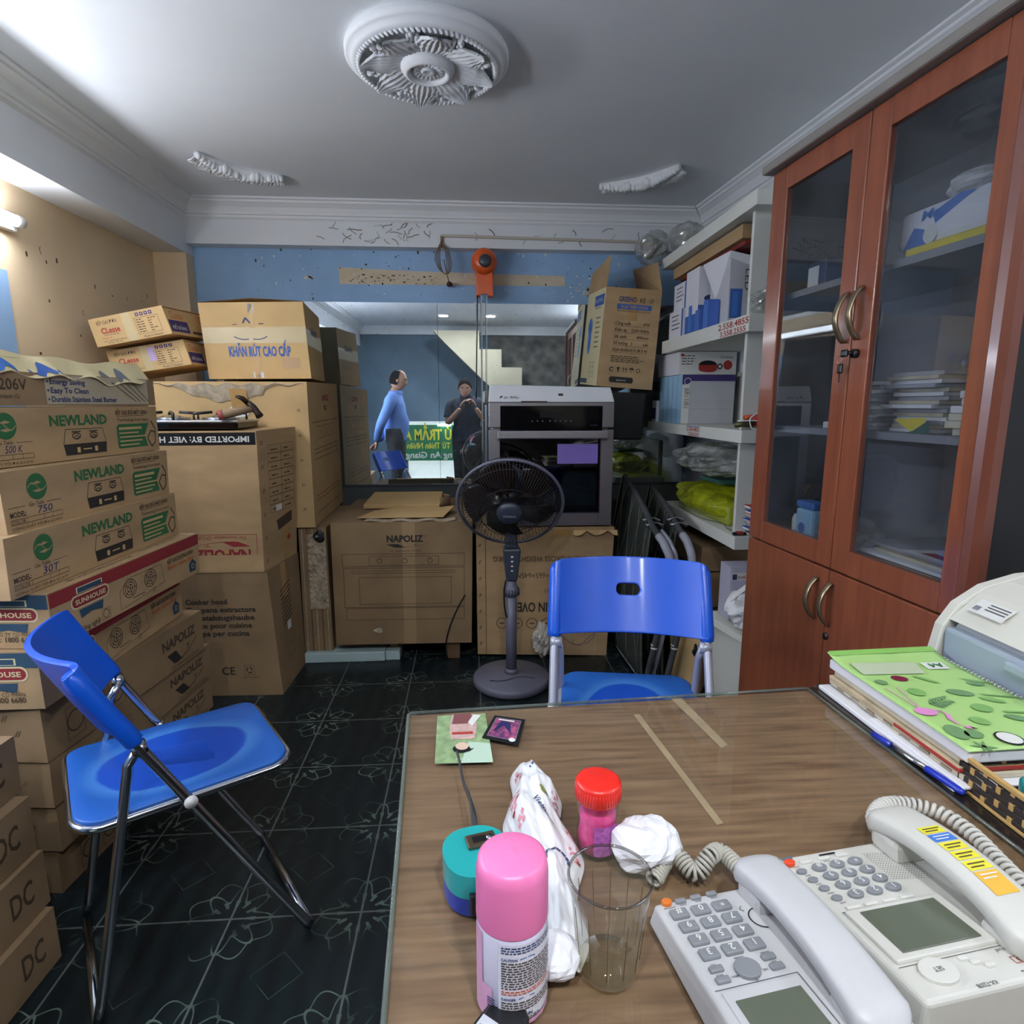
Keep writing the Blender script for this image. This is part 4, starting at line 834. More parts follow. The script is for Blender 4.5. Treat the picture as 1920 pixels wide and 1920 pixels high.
for i, (a, z) in enumerate((('Công suất', '47W'), ('Điện áp', '220V/50Hz'), ('Sải cánh', '400mm'), ('Số lượng   1', 'cái'), ('Kích thước', '43 X 38 X 45'))):
    y = h*(.635-.066*i); text(m, F, w*.22, y, a, h*.032, INKB, w=w*(.28, .22, .22, .33, .3)[i], bold=1); text(m, F, w*.84, y, z, h*.03, INKB, w=w*(.12, .32, .22, .09, .32)[i], bold=1, al='r'); rect(m, F, w*.2, y-h*.014, w*.64, .0012, INKB)
bars(m, F, w*.2, h*.315, w*.62, 4, h*.018, h*.009, INKB, 3)
for i in range(5):
    x = w*(.235+.12*i); y = h*.185
    if i == 0: ring(m, F, x, y, h*.024, .005, INK, n=9, a0=.3, a1=5.6)
    elif i == 1: poly(m, F, [(x-.009, y+.012), (x+.009, y+.012), (x+.003, y-.002), (x+.003, y-.012), (x-.003, y-.012), (x-.003, y-.002)], INK)
    elif i == 2:
        for s_ in (-.007, .007): poly(m, F, [(x+s_-.005, y+.002), (x+s_, y+.013), (x+s_+.005, y+.002)], INK); rect(m, F, x+s_-.0015, y-.012, .003, .016, INK)
    elif i == 3: ring(m, F, x, y, h*.026, .008, INK, a0=0, a1=PI, n=10); rect(m, F, x-.001, y-.012, .0025, .014, INK)
    else: ring(m, F, x, y, h*.024, .004, INK, n=6)
poly(m, F, [(w*.21, h*.07), (w*.23, h*.05), (w*.62, h*.05), (w*.64, h*.07), (w*.64, h*.09), (w*.62, h*.11), (w*.23, h*.11), (w*.21, h*.09)], INK); text(m, F, w*.425, h*.07, 'greeno.vn', h*.018, INKW, w=w*.16, al='c', d=D1*2.5)
lw, lh = L.w, L.h; rect(m, L, 0, 0, lw, lh, CREAMP); rect(m, L, lw*.45, lh*.83, lw*.5, lh*.11, INKBL, D1*1.7); text(m, L, lw*.5, lh*.865, 'QUẠT ĐỨNG', lh*.04, INKW, w=lw*.4, d=D1*2.6); text(m, L, lw*.5, lh*.80, 'GREENO', lh*.02, INKN, w=lw*.35, d=D1*1.8)
disc(m, L, lw*.32, lh*.62, lh*.09, INKSB, D1*1.7, ry=lh*.1); disc(m, L, lw*.33, lh*.46, lh*.07, INKSB, D1*1.7, ry=lh*.13); disc(m, L, lw*.32, lh*.62, lh*.04, INKBL, D1*2.3)
for i in range(7): bars(m, L, lw*.62, lh*(.7-.05*i), lw*.25, 1, 1, lh*.012, INKB if i else INKP, i, D1*1.8)
for i in range(6): frame(m, L, lw*(.5+.16*(i % 2)), lh*(.2-.055*(i//2)), lw*.1, lh*.045, .002, INKN, D1*1.8)
rect(m, L, .004, lh*.02, lw*.4, lh*.05, INKT, D1*1.8)
o = c.done('open tan fan carton tilted over the white box, flaps up, wattage table printed on it', tapes=[(F, w*.42, h*.68, w*.18, h*.32, TAPE)])
for nm, q4 in (('left_flap', (c.P[7], c.P[4], Vector((.721, 3.17, 1.957)), Vector((.693, 3.5, 1.93)))), ('right_flap', (c.P[5]+Vector((-.004, 0, 0)), c.P[6], Vector((.915, 3.50, 1.955)), Vector((.965, 3.2, 1.931))))):
    b = MB(); a = [Vector(v) for v in q4]; n_ = (a[1]-a[0]).cross(a[3]-a[0]).normalized()*.004; b.hexa([a[0], a[1], a[1]+n_, a[0]+n_, a[3], a[2], a[2]+n_, a[3]+n_], CB); b.build(nm, o)

b = MB(); b.hexa([(.70, 3.24, 1.03), (.93, 3.24, 1.03), (.93, 3.603, 1.03), (.70, 3.603, 1.03), (.68, 3.22, 1.288), (.94, 3.22, 1.278), (.94, 3.603, 1.282), (.68, 3.603, 1.291)], mat('case_dark', '2a2c2e', .5), .012); tag(b.build('wall_case', loc=(.81, 3.5, 1.03)), 'dark grey case on the mirror under the tilted fan carton', 'case')
# ------------------------------------------------------------------ standing fan
fan = thing('pedestal_fan', (.172, 2.52, 0), 'grey pedestal fan with dark blades standing before the oven cartons', 'fan')
FG = mat('fan_grey', '6a6a7a', .42); FD = mat('fan_dark', '3c4250', .4); WIRE = mat('fan_wire', '17181d', .4)
b = MB(); b.lathe([(0, 0), (.160, 0), (.170, .008), (.170, .03), (.162, .038), (.06, .046), (.05, .05), (0, .05)], FG, (.172, 2.52, 0), 56); b.build('base', fan)
b = MB(); b.tube(spline([(.075, 2.455, .044), (.13, 2.445, .046), (.21, 2.475, .047), (.27, 2.47, .043)], 5), .0025, DGREY, 6); b.build('base_seam', fan)
b = MB(); b.tube([(.172, 2.52, .05), (.172, 2.52, .44)], .0235, FG, 22); b.lathe([(.03, .05), (.026, .07)], FG, (.172, 2.52, 0), 22); b.build('pole', fan)
b = MB(); b.lathe([(.024, .40), (.031, .405), (.033, .425), (.031, .44), (.022, .455), (.022, .50)], FG, (.172, 2.52, 0), 22)
for k in range(16): a = 2*PI*k/16; b.tube([(.172+.033*math.cos(a), 2.52+.033*math.sin(a), .408), (.172+.033*math.cos(a), 2.52+.033*math.sin(a), .436)], .003, FD, 5)
b.build('height_collar', fan)
b = MB(); b.hexa([(.148, 2.488, .475), (.196, 2.488, .475), (.196, 2.55, .475), (.148, 2.55, .475), (.132, 2.475, .62), (.212, 2.475, .62), (.206, 2.565, .62), (.138, 2.565, .62)], FD, .008)
b.hexa([(.145, 2.49, .62), (.199, 2.49, .62), (.199, 2.56, .62), (.145, 2.56, .62), (.15, 2.51, .78), (.194, 2.51, .78), (.194, 2.57, .78), (.15, 2.57, .78)], FD, .008)
cb = b.build('control_box', fan)
Fc = QF((.148, 2.488, .475), (.196, 2.488, .475), (.212, 2.475, .62), (.132, 2.475, .62))
for i in range(4):
    b = MB(); disc(b, Fc, .024, .05+.021*i, .0042, WHITEP, .002, 10); b.build('button', cb)
nrm = Vector((-.08, -.87, -.50)).normalized(); e1 = Vector((0, 0, 1)).cross(nrm).normalized()*-1; e1 = Vector((1, 0, 0)) - nrm*nrm.x; e1.normalize(); e2 = nrm.cross(e1)
if e2.z < 0: e2 = -e2
HC = Vector((.158, 2.40, .828))
def hp(r, a, d): return HC+e1*(r*math.cos(a))+e2*(r*math.sin(a))+nrm*d
def RC(r, d, n=64): return [hp(r, 2*PI*k/n, d) for k in range(n)]
R_ = .2125
b = MB(); b.tube(RC(R_, 0, 72), .0065, FG, 8, closed=True); b.build('guard_ring', fan)
b = MB()
for k in range(96):
    a = 2*PI*k/96; b.tube([hp(r, a+.25*(r-.05), d) for r, d in ((.052, .062), (.09, .066), (.14, .056), (.18, .036), (.205, .012), (R_, 0))], .0011, WIRE, 4, caps=False)
for r, d in ((.118, .062), (.19, .03)): b.tube(RC(r, d+.001), .0016, WIRE, 5, closed=True)
b.build('front_guard', fan)
b = MB()
for k in range(84):
    a = 2*PI*k/84; b.tube([hp(r, a, d) for r, d in ((.05, -.095), (.11, -.092), (.16, -.075), (.2, -.035), (R_, 0))], .0011, WIRE, 4, caps=False)
for r, d in ((.13, -.087), (.19, -.05)): b.tube(RC(r, d), .0016, WIRE, 5, closed=True)
b.build('rear_guard', fan)
b = MB(); XM = Matrix((e1, e2, nrm)).transposed()
b.lathe([(0, .082), (.036, .08), (.05, .072), (.053, .06), (.053, .052)][::-1], FD, HC, 40, X=XM)
FH = FR(HC+nrm*.0825-e1*.04-e2*.03, e1, e2, nrm); text(b, FH, .04, .025, 'GREENO', .011, mat('fan_logo', 'a8acba', .5), w=.052, bold=1, al='c'); b.build('hub_badge', fan)
BLM = mat('smoked_blade', '2c221e', .2, spec=.6)
for k in range(5):
    a0 = 2*PI*k/5+.35; b = MB()
    def bl(u, v):
        r = .03+.16*v; sw = (.40+.30*math.sin(min(1, v*1.1)*PI*.75)); a = a0+(u-.5)*sw*1.55+.5*v; return hp(r*(1-.08*(2*u-1)**2*v), a, -.022+(u-.5)*.05*(1-.3*v))
    b.grid(bl, 10, 10, BLM, thick=.0016); b.build('blade', fan)
b = MB(); b.lathe([(0, -.02), (.032, -.02), (.036, -.05), (.036, .0)], WIRE, HC-nrm*.01, 24, X=XM); b.lathe([(.055, -.10), (.062, -.11), (.06, -.17), (.045, -.2), (0, -.205)], FD, HC, 28, X=XM); b.build('motor', fan)
b = MB(); b.tube(spline([(.147, 2.51, .475), (.14, 2.505, .43), (.141, 2.5, .36), (.15, 2.498, .31)], 5), .0035, BLK, 6); b.build('cable', fan)

# ------------------------------------------------------------------ folding chairs
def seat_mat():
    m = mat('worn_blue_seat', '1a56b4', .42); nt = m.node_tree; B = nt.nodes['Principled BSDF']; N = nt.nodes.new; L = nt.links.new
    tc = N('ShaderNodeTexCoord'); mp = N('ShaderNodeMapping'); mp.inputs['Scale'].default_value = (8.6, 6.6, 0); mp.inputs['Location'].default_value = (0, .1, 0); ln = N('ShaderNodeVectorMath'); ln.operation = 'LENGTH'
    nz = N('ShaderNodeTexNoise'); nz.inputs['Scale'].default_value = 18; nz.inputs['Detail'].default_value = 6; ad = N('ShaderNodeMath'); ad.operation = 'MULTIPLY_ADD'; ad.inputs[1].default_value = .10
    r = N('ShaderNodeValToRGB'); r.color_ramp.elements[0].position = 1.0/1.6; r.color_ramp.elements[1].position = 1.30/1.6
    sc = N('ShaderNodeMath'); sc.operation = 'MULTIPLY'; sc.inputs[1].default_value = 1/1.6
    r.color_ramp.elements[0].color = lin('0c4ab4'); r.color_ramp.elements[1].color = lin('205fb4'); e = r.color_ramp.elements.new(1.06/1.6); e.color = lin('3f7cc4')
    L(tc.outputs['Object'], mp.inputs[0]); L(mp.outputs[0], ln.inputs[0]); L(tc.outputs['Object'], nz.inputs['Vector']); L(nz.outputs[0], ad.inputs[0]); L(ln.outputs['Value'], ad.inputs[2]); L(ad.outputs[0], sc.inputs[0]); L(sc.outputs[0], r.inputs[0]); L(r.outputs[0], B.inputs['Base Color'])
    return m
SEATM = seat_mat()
def folding_chair(loc, face, k, tubem, label):
    t = thing('folding_chair', loc, label, 'chair', None, rz=face)      # local: x right, y forward
    def q(x, y, z): return (x*k, y*k, z*k)
    # seat: rounded slab, a little dished
    b = MB(); n = 18; outl = []
    hw, y0, y1, r = .166, -.21, .19, .045
    for cx, cy, a in ((hw-r, y1-r, 0), (-hw+r, y1-r, PI/2), (-hw+r, y0+r, PI), (hw-r, y0+r, 1.5*PI)):
        for i in range(7): outl.append((cx+r*math.cos(a+PI/2*i/6), cy+r*math.sin(a+PI/2*i/6)))
    def zt(x, y): return .435+.012*(y/.2)**2-.003*max(0, 1-((x/.12)**2+((y+.0)/.15)**2))
    rings = [(1, -.012), (1, -.002), (.985, 0), (.85, 0), (.6, 0), (.3, 0), (0.02, 0)]; vs = []; fs = []; M_ = len(outl)
    for s_, dz in rings:
        for x, y in outl: xx, yy = x*s_, (y+.01)*s_-.01; vs.append(q(xx, yy, zt(xx, yy)+dz))
    for i in range(len(rings)-1):
        for j in range(M_): fs.append((i*M_+j, i*M_+(j+1) % M_, (i+1)*M_+(j+1) % M_, (i+1)*M_+j))
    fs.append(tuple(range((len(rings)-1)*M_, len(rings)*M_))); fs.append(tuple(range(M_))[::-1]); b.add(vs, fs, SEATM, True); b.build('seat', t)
    b = MB(); b.tube([q(x*1.012, (y+.01)*1.012-.01, zt(x, y)-.014) for x, y in outl], .0085*k, tubem, 8, closed=True); b.build('seat_rail', t)
    ft = lambda s_: [q(.187*s_, -.183, .740), q(.187*s_, -.10, .585), q(.187*s_, .19, .03), q(.185*s_, .20, .012)]
    for s_ in (-1, 1):
        b = MB(); b.tube(ft(s_), .0105*k, tubem, 12); lg = b.build('leg', t)
        b = MB(); b.tube([q(.176*s_, -.092, .575), q(.172*s_, -.115, .54), q(.168*s_, -.205, .06), q(.166*s_, -.215, .012)], .0098*k, tubem, 12); b.build('leg', t)
        b = MB(); b.tube([q(.168*s_, -.095, .575), q(.196*s_, -.095, .575)], .014*k, tubem, 12); b.build('pivot', t); b = MB(); b.tube([q(.199*s_, -.02, .435), q(.175*s_, -.02, .432)], [.013*k, .009*k], WHITEP if s_ > 0 else tubem, 12); b.build('seat_bolt', t)
    b = MB(); b.tube([q(-.185, .20, .012), q(.185, .20, .012)], .0105*k, tubem, 10); b.build('floor_bar', t)
    b = MB(); b.tube([q(-.166, -.215, .012), q(.166, -.215, .012)], .0098*k, tubem, 10); b.build('floor_bar', t)
    # backrest: curved shell with a slot, wrapped round the two tubes
    NU, NV = 96, 44; z0, z1 = .598, .768
    def bp(u, v):
        s_ = u*2-1; top = z1-.006*(1-s_*s_)-(.022*(max(0, abs(s_)-.86)/.14)**2.2); lo = z0-.014*(1-s_*s_)
        z = lo+(top-lo)*v; x = .2*s_; y = -.10-(z-.585)*.54; e = max(0, abs(s_)-.9)/.1
        a_ = abs(s_); y += (.0145-.070*(1-(a_/.93)**2)) if a_ < .93 else .0145-.024*((a_-.93)/.07)**2
        y += .008*v*v*(1-e)
        return Vector(q(x*(1-.02*e), y, z))
    P = {}; fs = []; vs = []
    def inslot(u, v): x = (u-.5)*.4; z = (v-.56)*.17; dx = max(0, abs(x)-.018); return math.hypot(dx, z) < .0135
    for i in range(NU+1):
        for j in range(NV+1): P[i, j] = len(vs); vs.append((i/NU, j/NV))
    keep = [(i, j) for i in range(NU) for j in range(NV) if not inslot((i+.5)/NU, (j+.5)/NV)]
    out = set(keep); rim = set()
    for i in range(NU):
        for j in range(NV):
            if (i, j) not in out: rim |= {(i, j), (i+1, j), (i+1, j+1), (i, j+1)}
    uv = list(vs)
    for (i, j) in rim:
        u, v = i/NU, j/NV; x = (u-.5)*.4; z = (v-.56)*.17; sx = max(-.018, min(.018, x)); dx, dz = x-sx, z; l = math.hypot(dx, dz) or 1; f = .0135/l; uv[P[i, j]] = (.5+(sx+dx*f)/.4, .56+dz*f/.17)
    b = MB(); b.add([bp(u, v) for u, v in uv], [(P[i, j], P[i+1, j], P[i+1, j+1], P[i, j+1]) for i, j in keep], BPLAST, True)
    for s_ in (-1, 1): b.tube([q(.187*s_, -.1035, .592), q(.187*s_, -.106, .6), q(.187*s_, -.170, .718), q(.187*s_, -.180, .738), q(.187*s_, -.186, .748)], [.0112*k, .0116*k, .0116*k, .0112*k, .007*k], BPLAST, 14)
    o = b.build('backrest', t)
    sm = o.modifiers.new('s', 'SOLIDIFY'); sm.thickness = .012*k; sm.offset = 0; bm_ = o.modifiers.new('b', 'BEVEL'); bm_.width = .003*k; bm_.segments = 2; bm_.limit_method = 'ANGLE'
    return t
folding_chair((-.66, 1.312, 0), math.atan2(.56, .83)-PI/2, 1.0, CHROME, 'blue plastic folding chair with chrome legs beside the left stack of cartons')
folding_chair((.392, 1.37, 0), math.atan2(-.98, -.17)-PI/2, 1.05, MET, 'blue plastic folding chair with grey legs tucked behind the desk')

# ------------------------------------------------------------------ folded camp beds
PLA = mat('plaid_cloth', '2c332e', .9, var=.25, scale=12); SLV = mat('grey_foam_sleeve', '3f4244', .8, var=.1, scale=40); FOAM = mat('pale_foam', '9a9ca6', .6, var=.06, scale=40); PLL = mat('plaid_line', '6e7060', .9)
for nm, top, foot_, foot_far, lab in (('a', [(.80, 3.08, .85), (.785, 2.72, .775), (.765, 2.44, .705), (.785, 2.355, .655), (.805, 2.335, .56), (.785, 2.38, .3)], (.752, 2.43, .02), (.72, 3.05, .03), 'left of the pair'),
                                ('b', [(.935, 3.05, .80), (.905, 2.72, .755), (.872, 2.43, .70), (.885, 2.36, .655), (.895, 2.335, .56), (.872, 2.375, .3)], (.838, 2.42, .02), (.84, 3.02, .03), 'right of the pair')):
    t = thing('camp_bed', (top[0][0], 2.7, 0), 'folded camp bed with dark plaid cloth and grey foam sleeves, '+lab, 'folding bed', 'folded camp beds by the shelf')
    path = spline(top+[foot_], 8); cut = [i for i, p in enumerate(path)]
    b = MB(); b.tube(path, .0135, SLV, 12); b.build('frame_tube', t)
    mid = [p for p in path if .53 < p.z < .69]; b = MB(); b.tube(mid, .0165, FOAM, 14); b.build('foam_sleeve', t)
    if nm == 'a':
        b = MB(); b.tube([p+Vector((.030, .012, 0)) for p in path if p.z < .70], .010, MET, 12); b.build('inner_tube', t)
    b = MB(); b.tube([foot_, foot_far], .0135, MET, 10); b.ball(foot_, .022, WHITEP, None, 10, 8); b.build('floor_tube', t)
    T = [Vector(p) for p in spline(top[:3], 6)]
    def cl(u, v):
        i = u*(len(T)-1); a = int(min(i, len(T)-2)); f = i-a; tp = T[a]*(1-f)+T[a+1]*f; bt = Vector(foot_far)*(1-u)+Vector(foot_)*u
        return bt*(1-v)+tp*v+Vector((-.012-.02*math.sin(PI*v), 0, 0))
    b = MB(); b.grid(cl, 12, 14, PLA, thick=.004)
    for k in range(5):
        u0 = k/4
        for s_ in (-.55, .55):
            b.tube([cl(min(1, max(0, u0+s_*(v-.5)*.6)), v)+Vector((-.003, 0, 0)) for v in [i/8 for i in range(9)]], .0014, PLL, 4)
    b.build('plaid_cloth', t)
    for z in (.2, .42):
        p = min(path, key=lambda p_: abs(p_.z-z)); b = MB(); b.tube([p+Vector((0, 0, -.004)), p+Vector((0, 0, .004))], .0145, INKW, 12); b.tube([p+Vector((0, 0, .012)), p+Vector((0, 0, .016))], .0145, INKW, 12); b.build('tape_ring', t)
    for i in range(2):
        y = 2.47+.05*i; x = top[2][0]; z = .715+.012*i; b = MB(); b.grid(lambda u, v: (x-.02+.075*u, y+.028*v+.01*u, z+.012*math.sin(u*PI)-.02*u*v), 8, 3, mat('grey_strap', 'a3a4ac', .6), thick=.002); b.build('strap', t)

# ------------------------------------------------------------------ white shelf unit along the right wall
sh = thing('shelf_unit', (1.2, 2.7, .45), 'white laminate shelf unit with four shelves on the right wall', 'shelves')
def xw(y): return 1.312+.0616*(3.7-y)
for z0, z1, yf, x0 in ((1.905, 1.957, 3.25, 1.005), (1.479, 1.54, 3.2, 1.005), (1.077, 1.125, 3.40, 1.005), (.67, .72, 3.09, 1.005)):
    b = MB(); b.hexa([(x0, yf, z0), (x0, 2.2, z0), (xw(2.2), 2.2, z0), (xw(yf), yf, z0), (x0, yf, z1), (x0, 2.2, z1), (xw(2.2), 2.2, z1), (xw(yf), yf, z1)], LAM, .0015)
    F = FR((x0, yf, z0), (0, -1, 0), (0, 0, 1)); w = yf-2.2; h = z1-z0
    for z_, tx in ((1.479, (.73, .27)), (1.077, (.52, .16))):
        if z0 == z_:
            text(b, F, w*tx[0], h*.5, '2.558.4855', h*.38, INKR, w=tx[1], bold=1, d=.001); text(b, F, w*tx[0]+.02, h*.06, '3.558.2555', h*.34, INKR, w=tx[1]*.85, bold=1, d=.001)
            if z_ < 1.2: rect(b, F, w*tx[0], h*.9, tx[1], .003, INKBL, .001)
    b.build('shelf', sh)
for z0, z1 in ((1.54, 1.905), (1.125, 1.479), (.72, 1.077)):
    b = MB(); b.box(1.035, xw(2.3)-.003, 2.27, 2.29, z0, z1, LAM, .001); b.build('divider', sh)
    b = MB(); b.box(xw(2.9)-.03, xw(2.9)-.004, 2.3, 3.0, z0, z0+.25, LAMG); b.build('back_panel', sh)
def sbox(y0, y1, x0, x1, z0, z1, m, label, prints=None, cat='box', name='box', group=None, bev=.002):
    """box on the shelf: front faces the room (-x), end faces the camera (-y)"""
    P = [(x0, y1, z0), (x0, y0, z0), (x1, y0, z0), (x1, y1, z0), (x0, y1, z1), (x0, y0, z1), (x1, y0, z1), (x1, y1, z1)]
    c = Carton(P, m, bev, .001, int(y0*100))
    if prints: prints(c)
    return c.done(label, group, cat, name)
def pa(c):
    F = c.front; R2 = c.right
    bars(c.b, F, F.w*.2, F.h*.8, F.w*.6, 4, F.h*.15, F.h*.04, INKN, 3); rect(c.b, F, F.w*.9, 0, F.w*.1, F.h, INKBL)
WBX = mat('white_card', 'dfe0e6', .6); BBX = mat('blue_card', '4468b8', .5); LBX = mat('sky_card', '9cc4e0', .6, var=.04, scale=10)
sbox(2.97, 3.17, 1.03, 1.2, 1.541, 1.675, WBX, 'small white box with blue edge on the second shelf, lower of two stacked', pa)
sbox(2.955, 3.13, 1.035, 1.2, 1.677, 1.80, WBX, 'small white box with blue edge on the second shelf, stacked on another', pa)
def pv(c):
    R2 = c.right; rect(c.b, R2, 0, 0, R2.w, R2.h*.42, INKBL); text(c.b, R2, R2.w*.3, R2.h*.72, 'V7o', R2.h*.11, INKB, w=R2.w*.45, bold=2); disc(c.b, R2, R2.w*.5, R2.h*.52, R2.w*.3, INKN, ry=R2.h*.06)
    F = c.front; rect(c.b, F, 0, 0, F.w, F.h*.3, INKBL); rect(c.b, F, F.w*.3, F.h*.05, F.w*.25, F.h*.4, INKSB, D1*2)
sbox(2.78, 2.94, 1.03, 1.16, 1.541, 1.825, WBX, 'upright white and blue box with oval emblem on the second shelf', pv)
def pg(c):
    R2 = c.right; text(c.b, SUB(R2, R2.w*.25, R2.h*.8, -PI/2), 0, 0, 'LED', R2.h*.08, INKB, w=R2.h*.3); rect(c.b, R2, R2.w*.02, R2.h*.1, R2.w*.2, R2.h*.42, INKBL); rect(c.b, R2, R2.w*.06, R2.h*.14, R2.w*.1, R2.h*.34, INKSB, D1*2)
o = sbox(2.52, 2.72, 1.06, 1.315, 1.541, 1.815, mat('grey_card', 'b9bac0', .7), 'grey-white box with loose white flap beside the shelf divider', pg)
b = MB(); b.add([(1.03, 2.74, 1.82), (1.05, 2.50, 1.825), (1.062, 2.66, 1.66), (1.16, 2.49, 1.80)], [(0, 2, 1), (1, 2, 3)], WBX); b.build('loose_flap', o)
for i, (y, z) in enumerate(((2.70, 1.63), (2.60, 1.655))):
    sbox(y, y+.05, 1.008, 1.055, 1.541, z, BBX, ('small blue carton at the shelf edge, left of the white flap', 'small blue carton at the shelf edge, right of the white flap')[i], lambda c: rect(c.b, c.front, c.front.w*.2, c.front.h*.2, c.front.w*.6, c.front.h*.6, INKSB))
sbox(2.42, 3.15, 1.07, 1.30, 1.829, 1.845, mat('maroon_card', '7a2a26', .6), 'flat maroon folder lying across the boxes on the second shelf', None, 'folder', 'folder')
sbox(2.40, 3.20, 1.05, 1.13, 1.847, 1.898, CB, 'long narrow tan carton lying on the maroon folder', None, 'cardboard box', 'carton')
b = MB(); blob(b, (1.09, 2.226, 1.589), (.07, .026, .045), CLEARBAG, 3, 30, 18, .35, s=1.4, flatb=-.95); tag(b.build('plastic_bag', loc=(1.09, 2.24, 1.541)), 'crumpled clear plastic bag at the near end of the second shelf', 'plastic bag')
b = MB(); b.tube([(1.085, 2.185, 1.59), (1.098, 2.18, 1.85)], .012, mat('bamboo', '9a7a48', .6), 10); b.tube([(1.099, 2.18, 1.845), (1.1, 2.18, 1.875)], .009, WHITEP, 10); tag(b.build('wooden_rod', loc=(1.09, 2.18, 1.59)), 'brown wooden rod standing between the shelf unit and the red-brown cabinet', 'rod')
for i, (p, r) in enumerate((((.985, 3.375, 2.035), (.09, .095, .085)), ((1.10, 3.17, 2.04), (.085, .10, .075)))):
    b = MB(); blob(b, p, r, CLEARBAG, 11+i, 34, 20, .22, s=1.3); blob(b, p, [x*.6 for x in r], mat('bag_filling', 'b0aaa0', .6, var=.3, scale=20), 15+i, 20, 12, .3, s=1.2)
    tag(b.build('plastic_bag', loc=(p[0], p[1], 1.96)), ('clear plastic bag drooping over the far corner of the top shelf', 'clear plastic bag upright on the top shelf under the cornice')[i], 'plastic bag')
# third shelf
def pc(c):
    R2 = c.right; rect(c.b, R2, 0, 0, R2.w, R2.h, INKW, D1*.8); disc(c.b, R2, R2.w*.5, R2.h*.42, R2.w*.16, BLK, D1*1.5, ry=R2.h*.2); rect(c.b, R2, R2.w*.34, R2.h*.2, R2.w*.32, R2.h*.22, INKR, D1*2.2); disc(c.b, R2, R2.w*.5, R2.h*.22, R2.w*.16, INKR, D1*2, ry=R2.h*.12); ring(c.b, R2, R2.w*.71, R2.h*.36, R2.w*.05, .006, BLK, D1*2)
    disc(c.b, R2, R2.w*.85, R2.h*.42, R2.w*.08, INKR, D1*1.5); text(c.b, R2, R2.w*.72, R2.h*.72, 'Cookset', R2.h*.1, INKB, w=R2.w*.22); bars(c.b, R2, R2.w*.04, R2.h*.8, R2.w*.25, 4, R2.h*.12, R2.h*.04, INKB, 5); disc(c.b, R2, R2.w*.05, R2.h*.85, .008, INKR, D1*2)
sbox(3.02, 3.36, 1.04, 1.33, 1.366, 1.476, WBX, 'white cookware box with red saucepan picture on the third shelf', pc)
def pf(c):
    R2 = c.right; F = c.front; rect(c.b, F, 0, 0, F.w, F.h, LBX); rect(c.b, R2, 0, R2.h*.87, R2.w, R2.h*.13, INKP); poly(c.b, R2, [(0, R2.h*.75), (R2.w*.2, R2.h*.88), (0, R2.h*.88)], INKP); rect(c.b, R2, .0, R2.h*.0, R2.w*.14, R2.h*.8, INKW, D1*1.6)
    for i in range(3): text(c.b, SUB(R2, R2.w*(.04+.03*i), R2.h*.72, -PI/2), 0, 0, 'BIỂU MẪU', .01, INKB, w=R2.h*.4)
    ring(c.b, R2, R2.w*.1, R2.h*.86, .018, .003, INKW, D1*2.4); rect(c.b, R2, R2.w*.16, R2.h*.45, R2.w*.84, .002, LAMG); rect(c.b, R2, R2.w*.16, R2.h*.3, R2.w*.84, .002, LAMG)
    for i in range(4): rect(c.b, F, F.w*(.2+.2*i), 0, .003, F.h, INKSB, D1*2)
sbox(2.95, 3.30, 1.035, 1.30, 1.126, 1.362, mat('file_grey', 'b4b6ba', .7), 'pack of sky-blue box files with torn navy top on the third shelf', pf, 'box file', 'box_file')
b = MB(); b.box(1.02, 1.06, 3.305, 3.38, 1.126, 1.24, WBX, .004); b.box(1.018, 1.02, 3.31, 3.375, 1.14, 1.2, INKN); tag(b.build('medicine_box', loc=(1.04, 3.34, 1.126)), 'small white and navy box at the far end of the third shelf', 'box')
t = thing('red_tool', (1.09, 2.24, 1.126), 'red electrical hand tool with dark clamp and white cord on the third shelf', 'tool')
b = MB(); blob(b, (1.10, 2.235, 1.163), (.055, .028, .028), mat('red_tool_body', 'a8281c', .4), 7, 20, 12, .25); b.build('body', t)
b = MB(); b.tube([(1.06, 2.23, 1.15), (1.02, 2.235, 1.148), (.995, 2.24, 1.142)], [.016, .013, .01], mat('olive_metal', '5a5636', .5, metal=.5), 8); b.tube([(1.03, 2.24, 1.17), (1.07, 2.24, 1.175)], .009, ORANGE, 8); b.build('clamp', t)
b = MB(); b.tube(spline([(.998, 2.225, 1.158), (1.05, 2.21, 1.160), (1.10, 2.205, 1.155), (1.085, 2.205, 1.135), (1.05, 2.21, 1.131), (1.04, 2.208, 1.17), (1.09, 2.215, 1.19), (1.14, 2.22, 1.16)], 5), .0028, WHITEP, 6); b.build('white_cord', t)
b = MB(); b.box(1.13, 1.19, 2.30, 2.38, 1.126, 1.19, BBX, .01); tag(b.build('blue_box', loc=(1.16, 2.34, 1.126)), 'small blue case behind the red tool by the cabinet', 'case')
